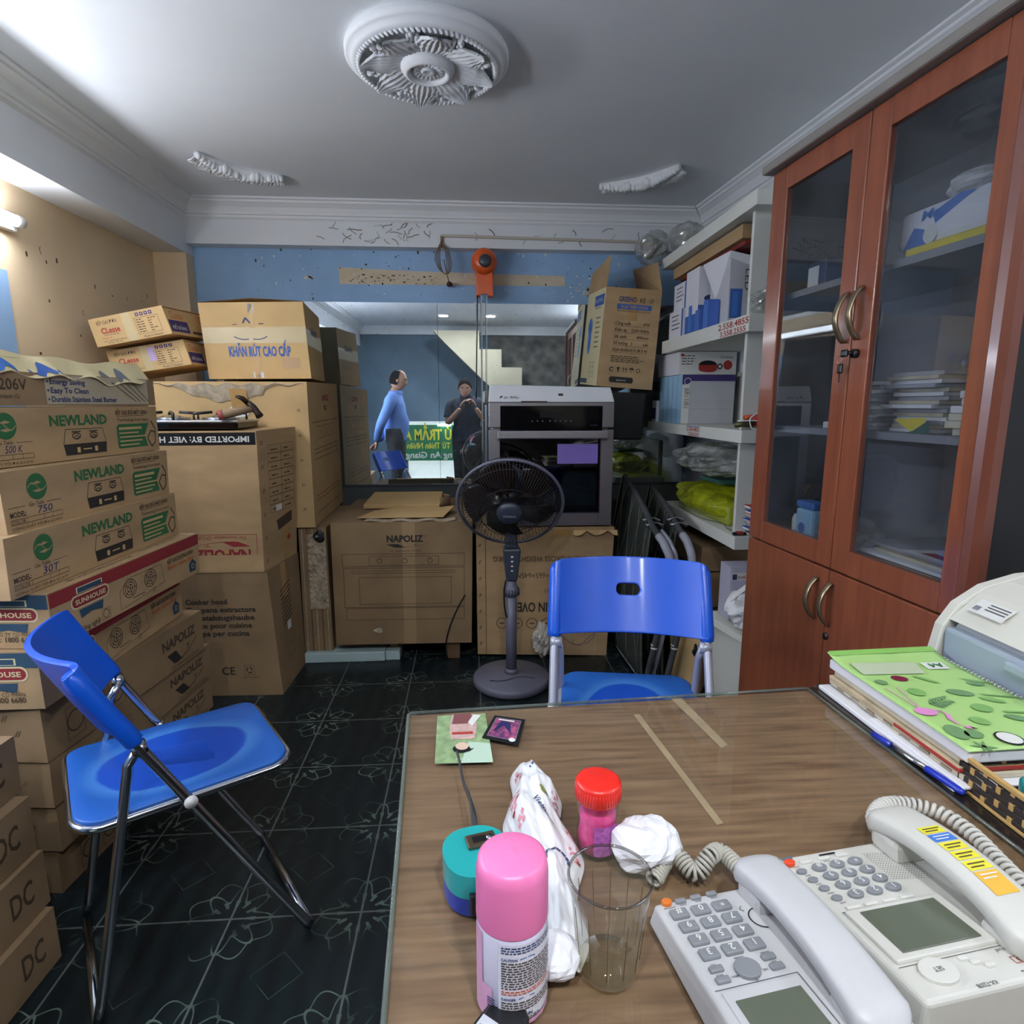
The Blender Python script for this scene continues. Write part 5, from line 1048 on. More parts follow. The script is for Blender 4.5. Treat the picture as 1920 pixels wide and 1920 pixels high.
# fourth shelf: bagged stock, papers, knife
t = thing('bagged_parcel', (1.13, 2.75, .72), 'parcel in yellow-green plastic film on the fourth shelf', 'parcel')
b = MB(); b.box(1.06, 1.33, 2.40, 2.75, .721, .80, mat('parcel_core', '9aa03a', .7, var=.2, scale=12), .01); b.build('core', t)
b = MB(); blob(b, (1.145, 2.72, .785), (.145, .36, .075), YBAG, 21, 44, 22, .16, s=1.6, flatb=-.86); b.build('film', t)
b = MB(); blob(b, (1.13, 2.72, .975), (.15, .33, .07), CLEARBAG, 33, 44, 22, .25, s=1.8); tag(b.build('plastic_bag', loc=(1.13, 2.7, .86)), 'clear plastic bag of papers lying on the yellow-green parcel', 'plastic bag')
b = MB(); b.box(1.09, 1.28, 2.58, 2.80, .872, .890, mat('teal_card', '2f5a54', .6), .002); tag(b.build('folder', loc=(1.18, 2.7, .872)), 'dark teal folder inside the clear bag on the fourth shelf', 'folder')
for i in range(11):
    b = MB(); z = .721+.0105*i; d = .012*math.sin(i*2.3); b.box(1.075+d, 1.30, 2.215, 2.262, z, z+.0095, mat('notebook_pages', 'c9b8bf', .8) if i % 2 else PAPER, .001)
    b.box(1.073+d, 1.30, 2.213, 2.264, z+.008, z+.0102, (INKN, INKR, INKBL)[i % 3]); tag(b.build('notebook', loc=(1.18, 2.24, z)), 'thin notebook in the stack at the near end of the fourth shelf', 'notebook', 'notebooks stacked on the fourth shelf')
kn = thing('cutter_knife', (1.03, 2.22, .722), 'black and red cutter knife on the fourth shelf edge', 'knife')
b = MB(); b.box(1.008, 1.062, 2.218, 2.234, .7215, .734, BLK, .004); b.build('handle', kn); b = MB(); b.box(1.022, 1.05, 2.2165, 2.2355, .726, .7365, INKR, .002); b.build('grip', kn)
b = MB(); b.tube(spline([(1.03, 2.9, .7225), (1.02, 2.6, .723), (1.06, 2.45, .7235), (1.04, 2.35, .723), (1.055, 2.26, .723)], 6), .0012, BLK, 5); tag(b.build('thin_wire', loc=(1.04, 2.6, .722)), 'thin black wire trailing over the fourth shelf', 'wire')
# under the shelf
sbox(2.52, 3.0, 1.03, xw(2.52)-.01, .33, .50, CB2, 'dark brown carton under the fourth shelf, lower of two stacked', None, 'cardboard box', 'carton')
o = sbox(2.50, 3.0, 1.0, xw(2.5)-.01, .502, .61, CB2, 'dark brown carton under the fourth shelf with sagging lid', None, 'cardboard box', 'carton')
sbox(2.56, 3.0, 1.05, xw(2.56)-.01, 0, .328, CB2, 'carton at floor level under the dark brown cartons', None, 'cardboard box', 'carton')
# white stool-like stand, bag on it, torn round carton
st = thing('side_stand', (1.03, 2.12, 0), 'white laminate stand between the shelf unit and the cabinet', 'stand')
b = MB(); b.hexa([(.93, 2.32, .36), (.983, 2.02, .36), (1.31, 2.02, .36), (1.31, 2.32, .36), (.93, 2.32, .385), (.985, 2.02, .385), (1.31, 2.02, .385), (1.31, 2.32, .385)], LAM, .002); b.build('top', st)
b = MB(); b.box(.985, 1.005, 2.025, 2.31, 0, .36, LAM, .001); b.build('side_panel', st)
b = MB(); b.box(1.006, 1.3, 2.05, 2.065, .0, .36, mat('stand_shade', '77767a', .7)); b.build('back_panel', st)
t = thing('shopping_bag', (1.06, 2.17, .386), 'crumpled white plastic shopping bag on the white stand', 'plastic bag')
b = MB(); blob(b, (1.04, 2.105, .462), (.085, .075, .078), WBAG, 41, 40, 24, .3, s=1.5, flatb=-.9); b.build('bag', t)
b = MB(); Fb = FR((.985, 2.022, .43), (.9, -.1, .3), (-.25, 0, .95)); text(b, Fb, .01, .03, 'Life', .022, INKB, d=.001, slant=.2)
b.build('bag_print', t)
b = MB(); b.grid(lambda u, v: (.955+.05*u+.06*v, 2.09-.02*v+.015*math.sin(u*4), .50+.06*v+.03*math.sin(u*PI)), 10, 6, WBAG, thick=.002, smooth=False); b.build('handle', t)
c = Carton([(1.0, 2.20, .388), (1.25, 2.20, .388), (1.25, 2.30, .388), (1.0, 2.30, .388), (1.0, 2.20, .60), (1.25, 2.20, .60), (1.25, 2.30, .60), (1.0, 2.30, .60)], mat('lilac_card', 'b7b6c8', .7), seed=77); rect(c.b, c.front, .005, .16, .11, .03, INKW); text(c.b, c.front, .03, .167, 'BIA HƠI HÀ NỘI', .012, INKR, w=.06, d=D1*2.2); rect(c.b, c.front, .008, .163, .018, .022, INKN, D1*2); line(c.b, c.front, [(.06, .10), (.10, .15)], .003, INKR); c.done('lilac printed carton standing behind the white shopping bag on the stand')
c = Carton([(.875, 2.48, 0), (.955, 2.34, 0), (1.03, 2.45, 0), (.98, 2.56, 0), (.87, 2.48, .27), (.95, 2.33, .285), (1.035, 2.45, .285), (.985, 2.56, .28)], CB3, .012, .002, 78); o = c.done('torn tan carton on the floor below the white stand')
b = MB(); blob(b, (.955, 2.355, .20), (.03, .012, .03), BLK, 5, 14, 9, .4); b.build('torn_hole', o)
# ------------------------------------------------------------------ glazed cabinet
def wood(name, c1, c2, scale=3, stretch=(14, 14, 1.2), rough=.3, coat=.25):
    m = mat(name, c1, rough, var=.08, scale=scale, stretch=stretch, col2=c2, coat=coat, detail=6); return m
CH = wood('cherry_laminate', '7d4430', '8d4f36'); CHD = mat('cherry_dark', '683626', .35, var=.1, scale=4, stretch=(8, 8, 1), coat=.2); UNLIT = mat('unlit_side', '0b0a0b', .45); INN = mat('cabinet_inside', '8a8c92', .7, var=.05, scale=4)  # dark cabinet sides coloured near black to hold their shade
CAPM = mat('cabinet_cap', '85807a', .5)
FC = FR((.925, 1.92, 0), (.0616, -1, 0), (0, 0, 1)); CW = .83
cab = thing('glazed_cabinet', tuple(FC.p(CW/2, 0, -.2)), 'tall red-brown cabinet with two glazed doors over two solid doors', 'cabinet')
DEP = .385
b = MB(); b.fbox(FC, 0, 0, .018, 1.9, -DEP, -.022, UNLIT); b.fbox(FC, CW-.018, 0, .018, 1.9, -DEP, -.022, UNLIT); b.fbox(FC, .018, .04, CW-.036, .018, -DEP, -.022, INN); b.fbox(FC, .018, .775, CW-.036, .018, -DEP, -.022, INN); b.fbox(FC, .018, 1.882, CW-.036, .018, -DEP, -.022, INN)
b.fbox(FC, .018, 0, CW-.036, 1.9, -DEP-.008, -DEP, INN); b.fbox(FC, .018, 0, CW-.036, .04, -.06, -.04, UNLIT); b.build('carcass', cab)
b = MB(); b.fbox(FC, .405, .80, .025, 1.08, -DEP, -DEP+.05, INN); b.build('back_post', cab)
for z in (1.135, 1.535):
    b = MB(); b.fbox(FC, .02, z, CW-.04, .018, -DEP+.002, -.05, INN); b.build('shelf', cab)
b = MB(); b.fbox(FC, -.022, 1.903, CW+.05, .026, -DEP, .028, CAPM, .006); b.build('top_cap', cab)
b = MB(); r_ = .016; b.prism([(CW-.002, -.02), (CW+.022, -.02), (CW+.022, 0), (CW+.014, .014), (CW, .02), (CW-.002, .02)], FR(FC.p(0, 0, 0), FC.u, FC.n, FC.v), 0, 1.9, CHD, .0); b.build('rounded_post', cab)
CG = glassy('cabinet_glass', (.84, .86, .88), .015, 1.5, dirt=.10, dirtcol='8d949c', extra=.03, dscale=4)
def gdoor(u0, u1, stile_l, stile_r, gl0, gl1):
    z0, z1 = .79, 1.9; b = MB()
    b.fbox(FC, u0, z0, gl0-u0, z1-z0, -.02, 0, CH, .003); b.fbox(FC, gl1, z0, u1-gl1, z1-z0, -.02, 0, CH, .003)
    b.fbox(FC, gl0, z0, gl1-gl0, .852-z0, -.02, -.0005, CH, .001); b.fbox(FC, gl0, 1.838, gl1-gl0, z1-1.838, -.02, -.0005, CH, .001)
    d = b.build('glazed_door', cab); b = MB(); b.fbox(FC, gl0-.004, .85, gl1-gl0+.008, .99, -.013, -.009, CG); b.build('glass_pane', d)
    return d
def handle(d, u_, z0, z1, m='a9987c'):
    hm_ = mat('brass_handle', m, .3, metal=.85); b = MB()
    b.grid(lambda u, v: FC.p(u_+(v-.5)*.017, z0+(z1-z0)*u, .002+.028*math.sin(PI*u)**.75), 18, 3, hm_, thick=.005); b.build('handle', d)
d1 = gdoor(.0, .4185, .08, .06, .078, .358); d2 = gdoor(.4215, CW, .06, .06, .487, .769)
handle(d1, .397, 1.375, 1.492); handle(d2, .447, 1.378, 1.498)
b = MB(); b.tube([FC.p(.447, 1.343, 0), FC.p(.447, 1.343, .012)], .011, BLK, 14); b.tube([FC.p(.447, 1.343, .012), FC.p(.44, 1.345, .022)], .005, BLK, 8); lk = b.build('lock', d2)
ky = thing('key_pair', tuple(FC.p(.425, 1.32, .01)), 'black-headed keys hanging from the lock of the right glazed door', 'keys')
b = MB(); b.fbox(FC, .421, 1.335, .026, .018, .022, .028, BLK, .004); b.build('key', ky)
b = MB(); b.tube([FC.p(.418+.008*math.cos(a), 1.328+.012*math.sin(a), .024) for a in [i*2*PI/14 for i in range(14)]], .0008, CHROME, 5, closed=True); b.build('key_ring', ky)
b = MB(); b.fbox(FC, .408, 1.296, .018, .024, .018, .023, BLK, .004); b.fbox(FC, .415, 1.273, .004, .024, .0195, .0215, CHROME); b.build('key', ky)
for u0, u1, hu in ((0, .4185, .3765), (.4215, CW, .4365)):
    b = MB(); b.fbox(FC, u0, .06, u1-u0, .725, -.02, 0, CH, .003); d = b.build('solid_door', cab); handle(d, hu, .638, .752)
    if u0 > 0: b = MB(); b.tube([FC.p(.432, .605, 0), FC.p(.432, .605, .004)], .010, mat('lock_face', '3b3230', .4, metal=.5), 16); b.build('lock', d)
# what stands inside, on the shelves
def inb(u0, u1, z0, z1, d0, d1, m, name, label, cat, group=None, bev=.003, extra=None):
    b = MB(); b.fbox(FC, u0, z0, u1-u0, z1-z0, -d1, -d0, m, bev)
    if extra: extra(b)
    return tag(b.build(name, loc=FC.p((u0+u1)/2, z0, -(d0+d1)/2)), label, cat, group)
def Ft(d): return FR(FC.p(0, 0, -d), FC.u, FC.v)
t = thing('tissue_pack', tuple(FC.p(.62, 1.553, -.15)), 'white and sky-blue tissue pack lying behind the upper right glass', 'tissue pack')
b = MB(); b.fbox(FC, .45, 1.575, .26, .085, -.24, -.075, WBX, .012); F9 = Ft(.075); poly(b, F9, [(.47, 1.575), (.55, 1.575), (.53, 1.61), (.5, 1.62)], INKSB); poly(b, F9, [(.56, 1.615), (.66, 1.655), (.62, 1.66), (.55, 1.64)], INKSB); text(b, F9, .52, 1.63, 'May', .02, INKSB, w=.07, bold=2, slant=.2, d=.0015); disc(b, F9, .55, 1.595, .02, INKW, .0018); b.build('pack', t)
b = MB(); blob(b, FC.p(.735, 1.655, -.14), (.055, .05, .075), mat('sky_gloss', '3f9ad8', .2), 5, 16, 10, .3); b.build('blue_wrap', t)
b = MB(); blob(b, FC.p(.57, 1.70, -.17), (.06, .07, .03), WHITEP, 6, 24, 12, .25); tag(b.build('foam_sheet', loc=FC.p(.58, 1.68, -.17)), 'crumpled white foam wrap on top of the tissue pack', 'foam wrap')
inb(.50, .72, 1.5535, 1.572, .058, .16, mat('yellow_card', 'd8c43a', .5), 'yellow_folder', 'flat yellow packet under the tissue pack behind glass', 'packet')
inb(.66, .76, 1.5535, 1.60, .25, .36, PAPERG, 'paper_bundle', 'pale paper bundle at the back right of the upper cabinet shelf', 'papers')
inb(.11, .19, 1.5535, 1.625, .07, .14, mat('navy_box', '2c3550', .5), 'small_box', 'dark navy box with white sticker behind the upper left glass', 'box', extra=lambda b: rect(b, Ft(.07), .108, 1.557, .05, .055, INKW))
q = random.Random(5)
for i in range(15):
    o_ = q.random()*.03; inb(.44+o_, .60+o_*.6, 1.1535+.0095*i, 1.1625+.0095*i, .08+o_, .3, (PAPER, PAPERG, mat('grey_paper', 'a9abb2', .8))[i % 3], 'paper_sheaf', 'sheaf of papers in the tall pile behind the right glass door', 'papers', 'paper pile on the middle cabinet shelf', .001)
for i in range(6):
    o_ = q.random()*.02; inb(.66+o_, .79, 1.1535+.016*i, 1.1685+.016*i, .065+o_, .26, mat('cream_pages', 'd6d2bc', .8) if i < 3 else PAPER, 'writing_pad', 'cream writing pad stacked at the right of the middle cabinet shelf', 'pad', 'pads stacked on the middle cabinet shelf', .001)
for i in range(12):
    o_ = q.random()*.02; inb(.285+o_, .39, 1.1535+.0105*i, 1.163+.0105*i, .1+o_, .3, PAPER if i % 2 else mat('grey_paper', ''), 'paper_sheaf', 'sheaf of papers in the pile behind the left glass door', 'papers', 'paper pile behind the left glass door', .001)
inb(.25, .36, 1.1535, 1.172, .06, .1, WHITEP, 'label_tray', 'small white tray at the front of the middle cabinet shelf', 'tray')
b = MB(); b.add([FC.p(.50, 1.185, -.075), FC.p(.60, 1.19, -.07), FC.p(.57, 1.158, -.062), FC.p(.62, 1.155, -.066)], [(0, 2, 1), (1, 2, 3)], mat('yellow_card', '')); tag(b.build('yellow_leaflet', loc=FC.p(.56, 1.155, -.07)), 'yellow leaflet corner poking out of the paper pile behind glass', 'leaflet')
b = MB(); b.add([FC.p(.56, 1.154, -.06), FC.p(.63, 1.154, -.06), FC.p(.62, 1.185, -.063), FC.p(.58, 1.16, -.061)], [(0, 1, 2, 3)], mat('teal_card', '')); tag(b.build('teal_leaflet', loc=FC.p(.6, 1.155, -.06)), 'teal leaflet beside the yellow leaflet behind glass', 'leaflet')
b = MB(); blob(b, FC.p(.70, 1.31, -.16), (.07, .10, .04), CLEARBAG, 8, 24, 14, .3); tag(b.build('plastic_bag', loc=FC.p(.7, 1.25, -.15)), 'clear plastic bag on the cream pads behind the right glass', 'plastic bag')
# bottom of the glazed part
t = thing('wipes_pack', tuple(FC.p(.17, .794, -.1)), 'light blue wipes pack with round emblem behind the left glass', 'wipes pack')
SKY = mat('pale_sky', '9ccbe6', .3); b = MB(); b.fbox(FC, .14, .794, .085, .115, -.12, -.07, SKY, .01); F9 = Ft(.07); disc(b, F9, .178, .85, .017, INKBL, .001); ring(b, F9, .178, .85, .017, .003, INKSB, .0015); rect(b, F9, .15, .80, .07, .022, INKW, .001); b.build('pack', t)
b = MB(); b.fbox(FC, .14, .9095, .085, .022, -.12, -.07, INKSB, .006); b.build('lid', t)
b = MB(); b.lathe([(0, 0), (.028, 0), (.03, .07), (.025, .085), (0, .088)], WHITEP, FC.p(.118, .794, -.11), 18); tag(b.build('white_jar', loc=FC.p(.118, .794, -.11)), 'small white jar beside the light blue wipes pack', 'jar')
b = MB(); blob(b, FC.p(.29, .85, -.15), (.08, .06, .05), CLEARBAG, 9, 24, 14, .35); tag(b.build('plastic_bag', loc=FC.p(.29, .8, -.15)), 'crumpled clear bag on the cabinet floor behind the left door', 'plastic bag')
for i in range(9):
    o_ = .03*math.sin(i*2.1); inb(.45+o_, .74+o_*.4, .794+.0082*i, .8015+.0082*i, .06+.02*(i % 3), .33, (PAPER, PAPERG, mat('grey_paper', ''))[i % 3], 'paper_sheaf', 'sheaf of loose papers on the cabinet floor behind the right glass', 'papers', 'loose papers on the cabinet floor', .001)
T9 = FR(FC.p(0, .8715, 0), FC.u, -FC.n, FC.v)
b = MB(); poly(b, T9, [(.56, .08), (.73, .07), (.745, .22), (.6, .25)], PAPER, .001); poly(b, T9, [(.60, .10), (.70, .09), (.70, .115), (.61, .13)], INKR, .0016); poly(b, T9, [(.62, .15), (.73, .13), (.735, .20), (.64, .21)], mat('ochre_print', 'c08a3a', .7), .0016); tag(b.build('flyer', loc=T9.p(.65, .15, .001)), 'colour flyer with red and ochre print on the loose papers', 'flyer')
t = thing('purple_bottle', tuple(T9.p(.60, .27, .03)), 'purple bottle with dark cap lying on the loose papers behind glass', 'bottle')
c_, d_ = T9.p(.52, .27, .03), (T9.p(.70, .27, .03)-T9.p(.52, .27, .03)).normalized(); b = MB(); b.tube([c_+d_*x for x in (.045, .055, .08, .15, .16)], [.012, .024, .026, .026, .02], mat('purple_gloss', '7a2d58', .2), 16); b.build('body', t); b = MB(); b.tube([c_+d_*.01, c_+d_*.045], .014, BLK, 12); b.build('cap', t)
b = MB(); b.tube([FC.p(.60, .80, -.045), FC.p(.76, .80, -.04)], .006, INKBL, 8); tag(b.build('ballpoint_pen', loc=FC.p(.68, .8, -.04)), 'blue pen lying along the bottom edge of the right glass', 'pen')
# ------------------------------------------------------------------ desk
WAL = mat('walnut_laminate', '785c45', .42, var=.13, scale=16, stretch=(.5, 7, 7), col2='92755a', detail=12)
WALD = mat('walnut_dark', '3c302b', .5, var=.12, scale=5, stretch=(1, 9, 9))
ZD = .74; da = math.radians(3.3); ex = Vector((math.cos(da), math.sin(da), 0)); ey = Vector((-math.sin(da), math.cos(da), 0)); DA = Vector((-.103, .89, 0))
def dp(x, y, z): return DA+ex*x-ey*y+Vector((0, 0, z))     # x right from the far left corner, y towards the camera
def dbox(b, x0, x1, y0, y1, z0, z1, m, bev=0): return b.hexa([dp(x0, y1, z0), dp(x1, y1, z0), dp(x1, y0, z0), dp(x0, y0, z0), dp(x0, y1, z1), dp(x1, y1, z1), dp(x1, y0, z1), dp(x0, y0, z1)], m, bev)
FD_ = FR(dp(0, .74, ZD+.0008), ex, ey)
dk = thing('office_desk', tuple(dp(.6, .35, 0)), 'walnut office desk with glass top in the foreground', 'desk')
b = MB(); dbox(b, 0, .695, 0, .74, ZD-.03, ZD, WAL, .003); b.build('top', dk)
b = MB(); dbox(b, .697, 1.22, -.02, .74, ZD-.03, ZD, WALD, .003); b.build('side_top', dk)
for x0, x1 in ((.02, .045), (.66, .685), (1.18, 1.205)):
    b = MB(); dbox(b, x0, x1, .04, .7, 0, ZD-.03, WALD, .002); b.build('side_panel', dk)
b = MB(); dbox(b, .045, .66, .1, .12, .25, ZD-.03, WALD); b.build('modesty_panel', dk)
GT = glassy('desk_glass', (.95, .96, .95), .03, 1.5, extra=.0)
b = MB(); dbox(b, .002, .672, .002, .735, ZD+.002, ZD+.0065, GT); gl = b.build('glass_sheet', loc=dp(.33, .37, ZD)); tag(gl, 'clear glass sheet covering the walnut desk top', 'glass sheet')
b = MB(); b.tube([dp(.002, .735, ZD+.004), dp(.002, .008, ZD+.004), dp(.008, .002, ZD+.004), dp(.672, .002, ZD+.004), dp(.672, .735, ZD+.004)], .0027, glassy('glass_edge', (.55, .62, .58), .1, 1.5, dirt=.35, dirtcol='a9b4ae'), 6); b.build('polished_edge', gl)
b = MB(); dbox(b, .674, .73, .0, .735, ZD+.001, ZD+.004, glassy('smoke_strip', (.5, .47, .47), .08, 1.5, dirt=.2, dirtcol='6e6664')); tag(b.build('plastic_strip', loc=dp(.7, .37, ZD)), 'smoky clear plastic strip along the right edge of the glass', 'plastic strip')
TP = mat('old_tape', 'b39c7c', .4, var=.15, scale=30)
for P4 in (((.352, .045), (.362, .045), (.375, .30), (.366, .302)), ((.43, .0), (.448, .0), (.458, .145), (.445, .152))):
    b = MB(); b.add([dp(x, y, ZD+.0008) for x, y in P4], [(3, 2, 1, 0)], TP); b.build('tape_remnant', dk)
b = MB(); dbox(b, .0, .004, .0, .74, ZD-.03, ZD+.001, mat('edge_band', '9a8a72', .6, var=.2, scale=40)); b.build('edge_band', dk)

# photo print and playing card lying on the glass
Zg = ZD+.0068
F = QF((-.052, .744, Zg), (.026, .742, Zg), (.019, .874, Zg), (-.055, .871, Zg)); w, h = F.w, F.h; b = MB(); rect(b, F, 0, 0, w, h, mat('photo_green', '8fa87a', .25, var=.35, scale=60), .0004)
poly(b, F, [(w*.45, 0), (w, 0), (w, h*.35), (w*.6, h*.4)], mat('photo_mint', 'b9d2bd', .25), .0007); poly(b, F, [(w*.28, h*.45), (w*.72, h*.45), (w*.8, h*.72), (w*.75, h), (w*.3, h), (w*.25, h*.7)], mat('photo_dress', 'c8a8a0', .3, var=.25, scale=120), .0009)
poly(b, F, [(w*.3, h*.78), (w*.75, h*.78), (w*.7, h), (w*.35, h)], mat('photo_plum', '7a4a4a', .3), .0011); poly(b, F, [(w*.7, h*.72), (w*.9, h*.95), (w*.75, h*.98), (w*.62, h*.8)], INKW, .0013)
rect(b, F, w*.3, h*.55, w*.4, h*.05, INKR, .0013); disc(b, F, w*.47, h*.26, w*.16, BLK, .0011, ry=h*.08); disc(b, F, w*.48, h*.31, w*.12, mat('photo_skin', 'd8bda8', .3), .0013, ry=h*.075); poly(b, F, [(w*.52, h*.22), (w*.7, h*.27), (w*.6, h*.2)], BLK, .0012); text(b, F, w*.35, h*.03, 'Vas', h*.05, INKW, w=w*.25, d=.0014, slant=.3)
tag(b.build('photo_print', loc=F.p(w/2, h/2)), 'green portrait photo print lying upside down on the desk glass', 'photograph')
F = QF((.012, .803, Zg), (.063, .780, Zg), (.079, .850, Zg), (.033, .866, Zg)); w, h = F.w, F.h; b = MB(); q4 = [F.p(0, 0), F.p(w, 0), F.p(w, h), F.p(0, h)]; b.hexa(q4+[p+Vector((0, 0, .0012)) for p in q4], BLK, .0004)
rect(b, F, w*.12, h*.12, w*.76, h*.76, mat('card_art', '4a4a86', .25, var=.6, scale=110, col2='9a4a6a'), .0016); frame(b, F, w*.1, h*.1, w*.8, h*.8, .0012, mat('card_silver', 'a8a8b4', .3, metal=.6), .0018); poly(b, F, [(w*.2, h*.3), (w*.45, h*.6), (w*.7, h*.35), (w*.6, h*.75), (w*.3, h*.78)], mat('card_violet', '28285a', .3), .002); disc(b, F, w*.8, h*.12, w*.09, INKW, .0021); rect(b, F, w*.2, h*.8, w*.5, h*.05, INKW, .0021)
tag(b.build('game_card', loc=F.p(w/2, h/2)), 'dark game card with violet picture beside the photo print', 'card')

# tape measure with wrist strap
t = thing('tape_measure', (.0, .535, Zg), 'teal and blue tape measure with black strap on the desk', 'tape measure')
TEAL = mat('teal_plastic', '1f9a9a', .3, coat=.2); X = Matrix.Rotation(.3, 3, 'Z')
def sq(r, n=56): return [(math.copysign(abs(math.cos(2*PI*k/n))**.84, math.cos(2*PI*k/n))*r, math.copysign(abs(math.sin(2*PI*k/n))**.84, math.sin(2*PI*k/n))*r*1.05) for k in range(n)]
Ft_ = FR((.002, .530, Zg), (math.cos(.25), math.sin(.25), 0), (-math.sin(.25), math.cos(.25), 0))
b = MB(); b.prism(sq(.033), Ft_, .018, .042, TEAL, .005, 3); b.build('upper_shell', t)
b = MB(); b.prism(sq(.0325), Ft_, 0, .018, mat('royal_blue', '2a3f9a', .35), 0); b.build('lower_shell', t)
b = MB(); b.fbox(Ft_, -.016, -.0385, .034, .008, .004, .026, BLK, .002); b.build('tape_mouth', t)
b = MB(); b.fbox(Ft_, -.008, .0, .03, .018, .0425, .046, mat('bronze_clip', '6e6250', .35, metal=.8), .001); b.fbox(Ft_, -.002, .005, .014, .008, .0461, .0466, BLK); b.lathe([(.0, .047), (.003, .047), (.0035, .046)], CHROME, tuple(Ft_.p(.0155, .009, 0)), 10, cap=False); b.build('belt_clip', t)
b = MB(); b.tube(spline([(.0, .562, Zg+.02), (-.004, .60, Zg+.045), (-.012, .66, Zg+.026), (-.018, .70, Zg+.03), (-.021, .715, Zg+.034)], 6), [.0032]*25, mat('strap_black', '2c2e30', .6), 8, flat=.5); b.tube(spline([(.004, .562, Zg+.018), (.0, .60, Zg+.03), (-.009, .66, Zg+.018)], 6), .002, mat('strap_black', ''), 6); b.build('wrist_strap', t)

# spray can
CC = (.029, .418); cz = Zg; r0 = .0282
class CYL:
    def __init__(s, c, r, z): s.c = c; s.r = r; s.z = z
    def p(s, x, y, d=0): a = x/s.r; return Vector((s.c[0]+(s.r+d)*math.sin(a), s.c[1]-(s.r+d)*math.cos(a), s.z+y))
t = thing('spray_can', (CC[0], CC[1], cz), 'spray can with pink cap and lilac-white label at the desk front', 'spray can')
PINK = mat('pink_cap', 'ec7cb2', .35, sss=.1); LIL = mat('lilac_can', 'd2cde0', .3, coat=.2); PKB = mat('pink_band', 'd9a2c6', .35)
b = MB(); b.lathe([(0, .0), (.0265, .0), (r0, .003), (r0, .075), (.0272, .0775), (.0, .0775)], LIL, (CC[0], CC[1], cz), 48)
F = CYL(CC, r0, cz)
def crect(b, F, x, y, w, h, m, d=D1, n=8):
    for i in range(n): rect(b, F, x+w*i/n, y, w/n, h, m, d)
crect(b, F, -.040, .001, .022, .03, PKB); crect(b, F, -.04, .031, .012, .044, PKB); crect(b, F, -.01, .0005, .07, .004, PKB)
crect(b, F, -.0125, .006, .052, .068, mat('label_white', 'dfdeea', .35), D1*.9, 14)
def cbars(x, y, w, n, dy, h, m, seed):
    q = random.Random(seed)
    for i in range(n):
        xx = 0
        while xx < w-.002: l = .0015+.003*q.random(); l = min(l, w-xx); rect(b, F, x+xx, y-i*dy, l, h, m, D1*1.8); xx += l+.0008
cbars(-.010, .071, .045, 3, .0022, .0011, INKN, 1); text(b, F, -.010, .0605, 'CAUTION', .0022, INKN, w=.012, bold=2, d=D1*2); rect(b, F, .004, .0612, .012, .0008, INKBL, D1*1.8)
cbars(-.010, .0575, .047, 11, .0022, .0011, INKB, 2); cbars(-.010, .0325, .045, 2, .0022, .0011, INKO, 3); text(b, F, -.010, .0255, 'DANGER', .0022, INKN, w=.011, bold=2, d=D1*2); rect(b, F, .003, .0262, .013, .0008, INKBL, D1*1.8)
cbars(-.010, .0225, .046, 4, .0022, .0011, INKB, 5); disc(b, F, -.006, .0115, .0022, INKO, D1*2, 10); text(b, F, -.002, .0100, 'MAXSUN', .003, INKN, w=.016, bold=2, d=D1*2); cbars(-.008, .0075, .03, 2, .002, .001, INKB, 7)
for i in range(9): rect(b, F, -.022, .004+.0022*i, .0065, .0011, INKN, D1*1.8)
b.build('can_body', t)
b = MB(); b.lathe([(.0284, .0770), (.0287, .079), (.0283, .1175), (.0268, .1262), (.0235, .129), (.008, .1300), (.0012, .1304), (.0, .131)], PINK, (CC[0], CC[1], cz), 48, cap=False); b.build('cap', t)

# white shopping bag with a tissue pack in it
def bagf(u, v):
    wv = .032*(.72+.35*math.sin(PI*min(1, v*.95)))*(1 if v < .75 else 1-.3*((v-.75)/.25)**2); cxx = .064+.006*math.sin(v*5)+.012*v; yy = .43+.275*v
    s = u*2-1; H = (.020+.034*v**1.2)*(1-.6*max(0, (v-.8)/.2))*min(1, .35+v*6); c_ = .012*crumple(u*.5, v*.9, .3, .45)+.004*crumple(u*1.3, v*2.2, .7, .5)
    return Vector((cxx+s*wv+.006*math.sin(v*17)*abs(s), yy, Zg+.0015+max(0, H*(1-abs(s)**2.4)+c_*(1-s**4)*(1 if v < .97 else .3))))
class BAGF:
    def p(s, x, y, d=0): q_ = bagf(x, y); return q_+Vector((0, -.0003, .0012+d))
t = thing('printed_bag', (.07, .56, Zg), 'white printed plastic bag holding a tissue pack behind the pink-capped can', 'plastic bag')
b = MB(); b.grid(bagf, 40, 90, WBAG, smooth=True); BF = BAGF()
def bt(x, y, s_, hx, hy, ang, m):
    vs, fs = glyphs(s_, 1); o_ = []
    for a, c in vs:
        xx = a*hx; yy = c*hy; o_.append(BF.p(x+xx*math.cos(ang)*1.0+yy*math.sin(ang)*-1, y+(xx*math.sin(ang)+yy*math.cos(ang))*.28))
    b.add(o_, fs, m)
bt(.42, .66, 'Vietnam', .15, .15, -1.15, INKN); bt(.42, .90, '=', .12, .3, -1.2, INKN)
b.add([BF.p(.66+.05*math.cos(a)*(1+.9*abs(math.cos(1.5*a))), .70+.018*math.sin(a)*(1+.9*abs(math.cos(1.5*a)))) for a in [i*.35 for i in range(18)]], [tuple(range(18))], mat('olive_leaf', '8f9a4a', .6))
q = random.Random(8); PKI = mat('pink_ink', 'd88a98', .6)
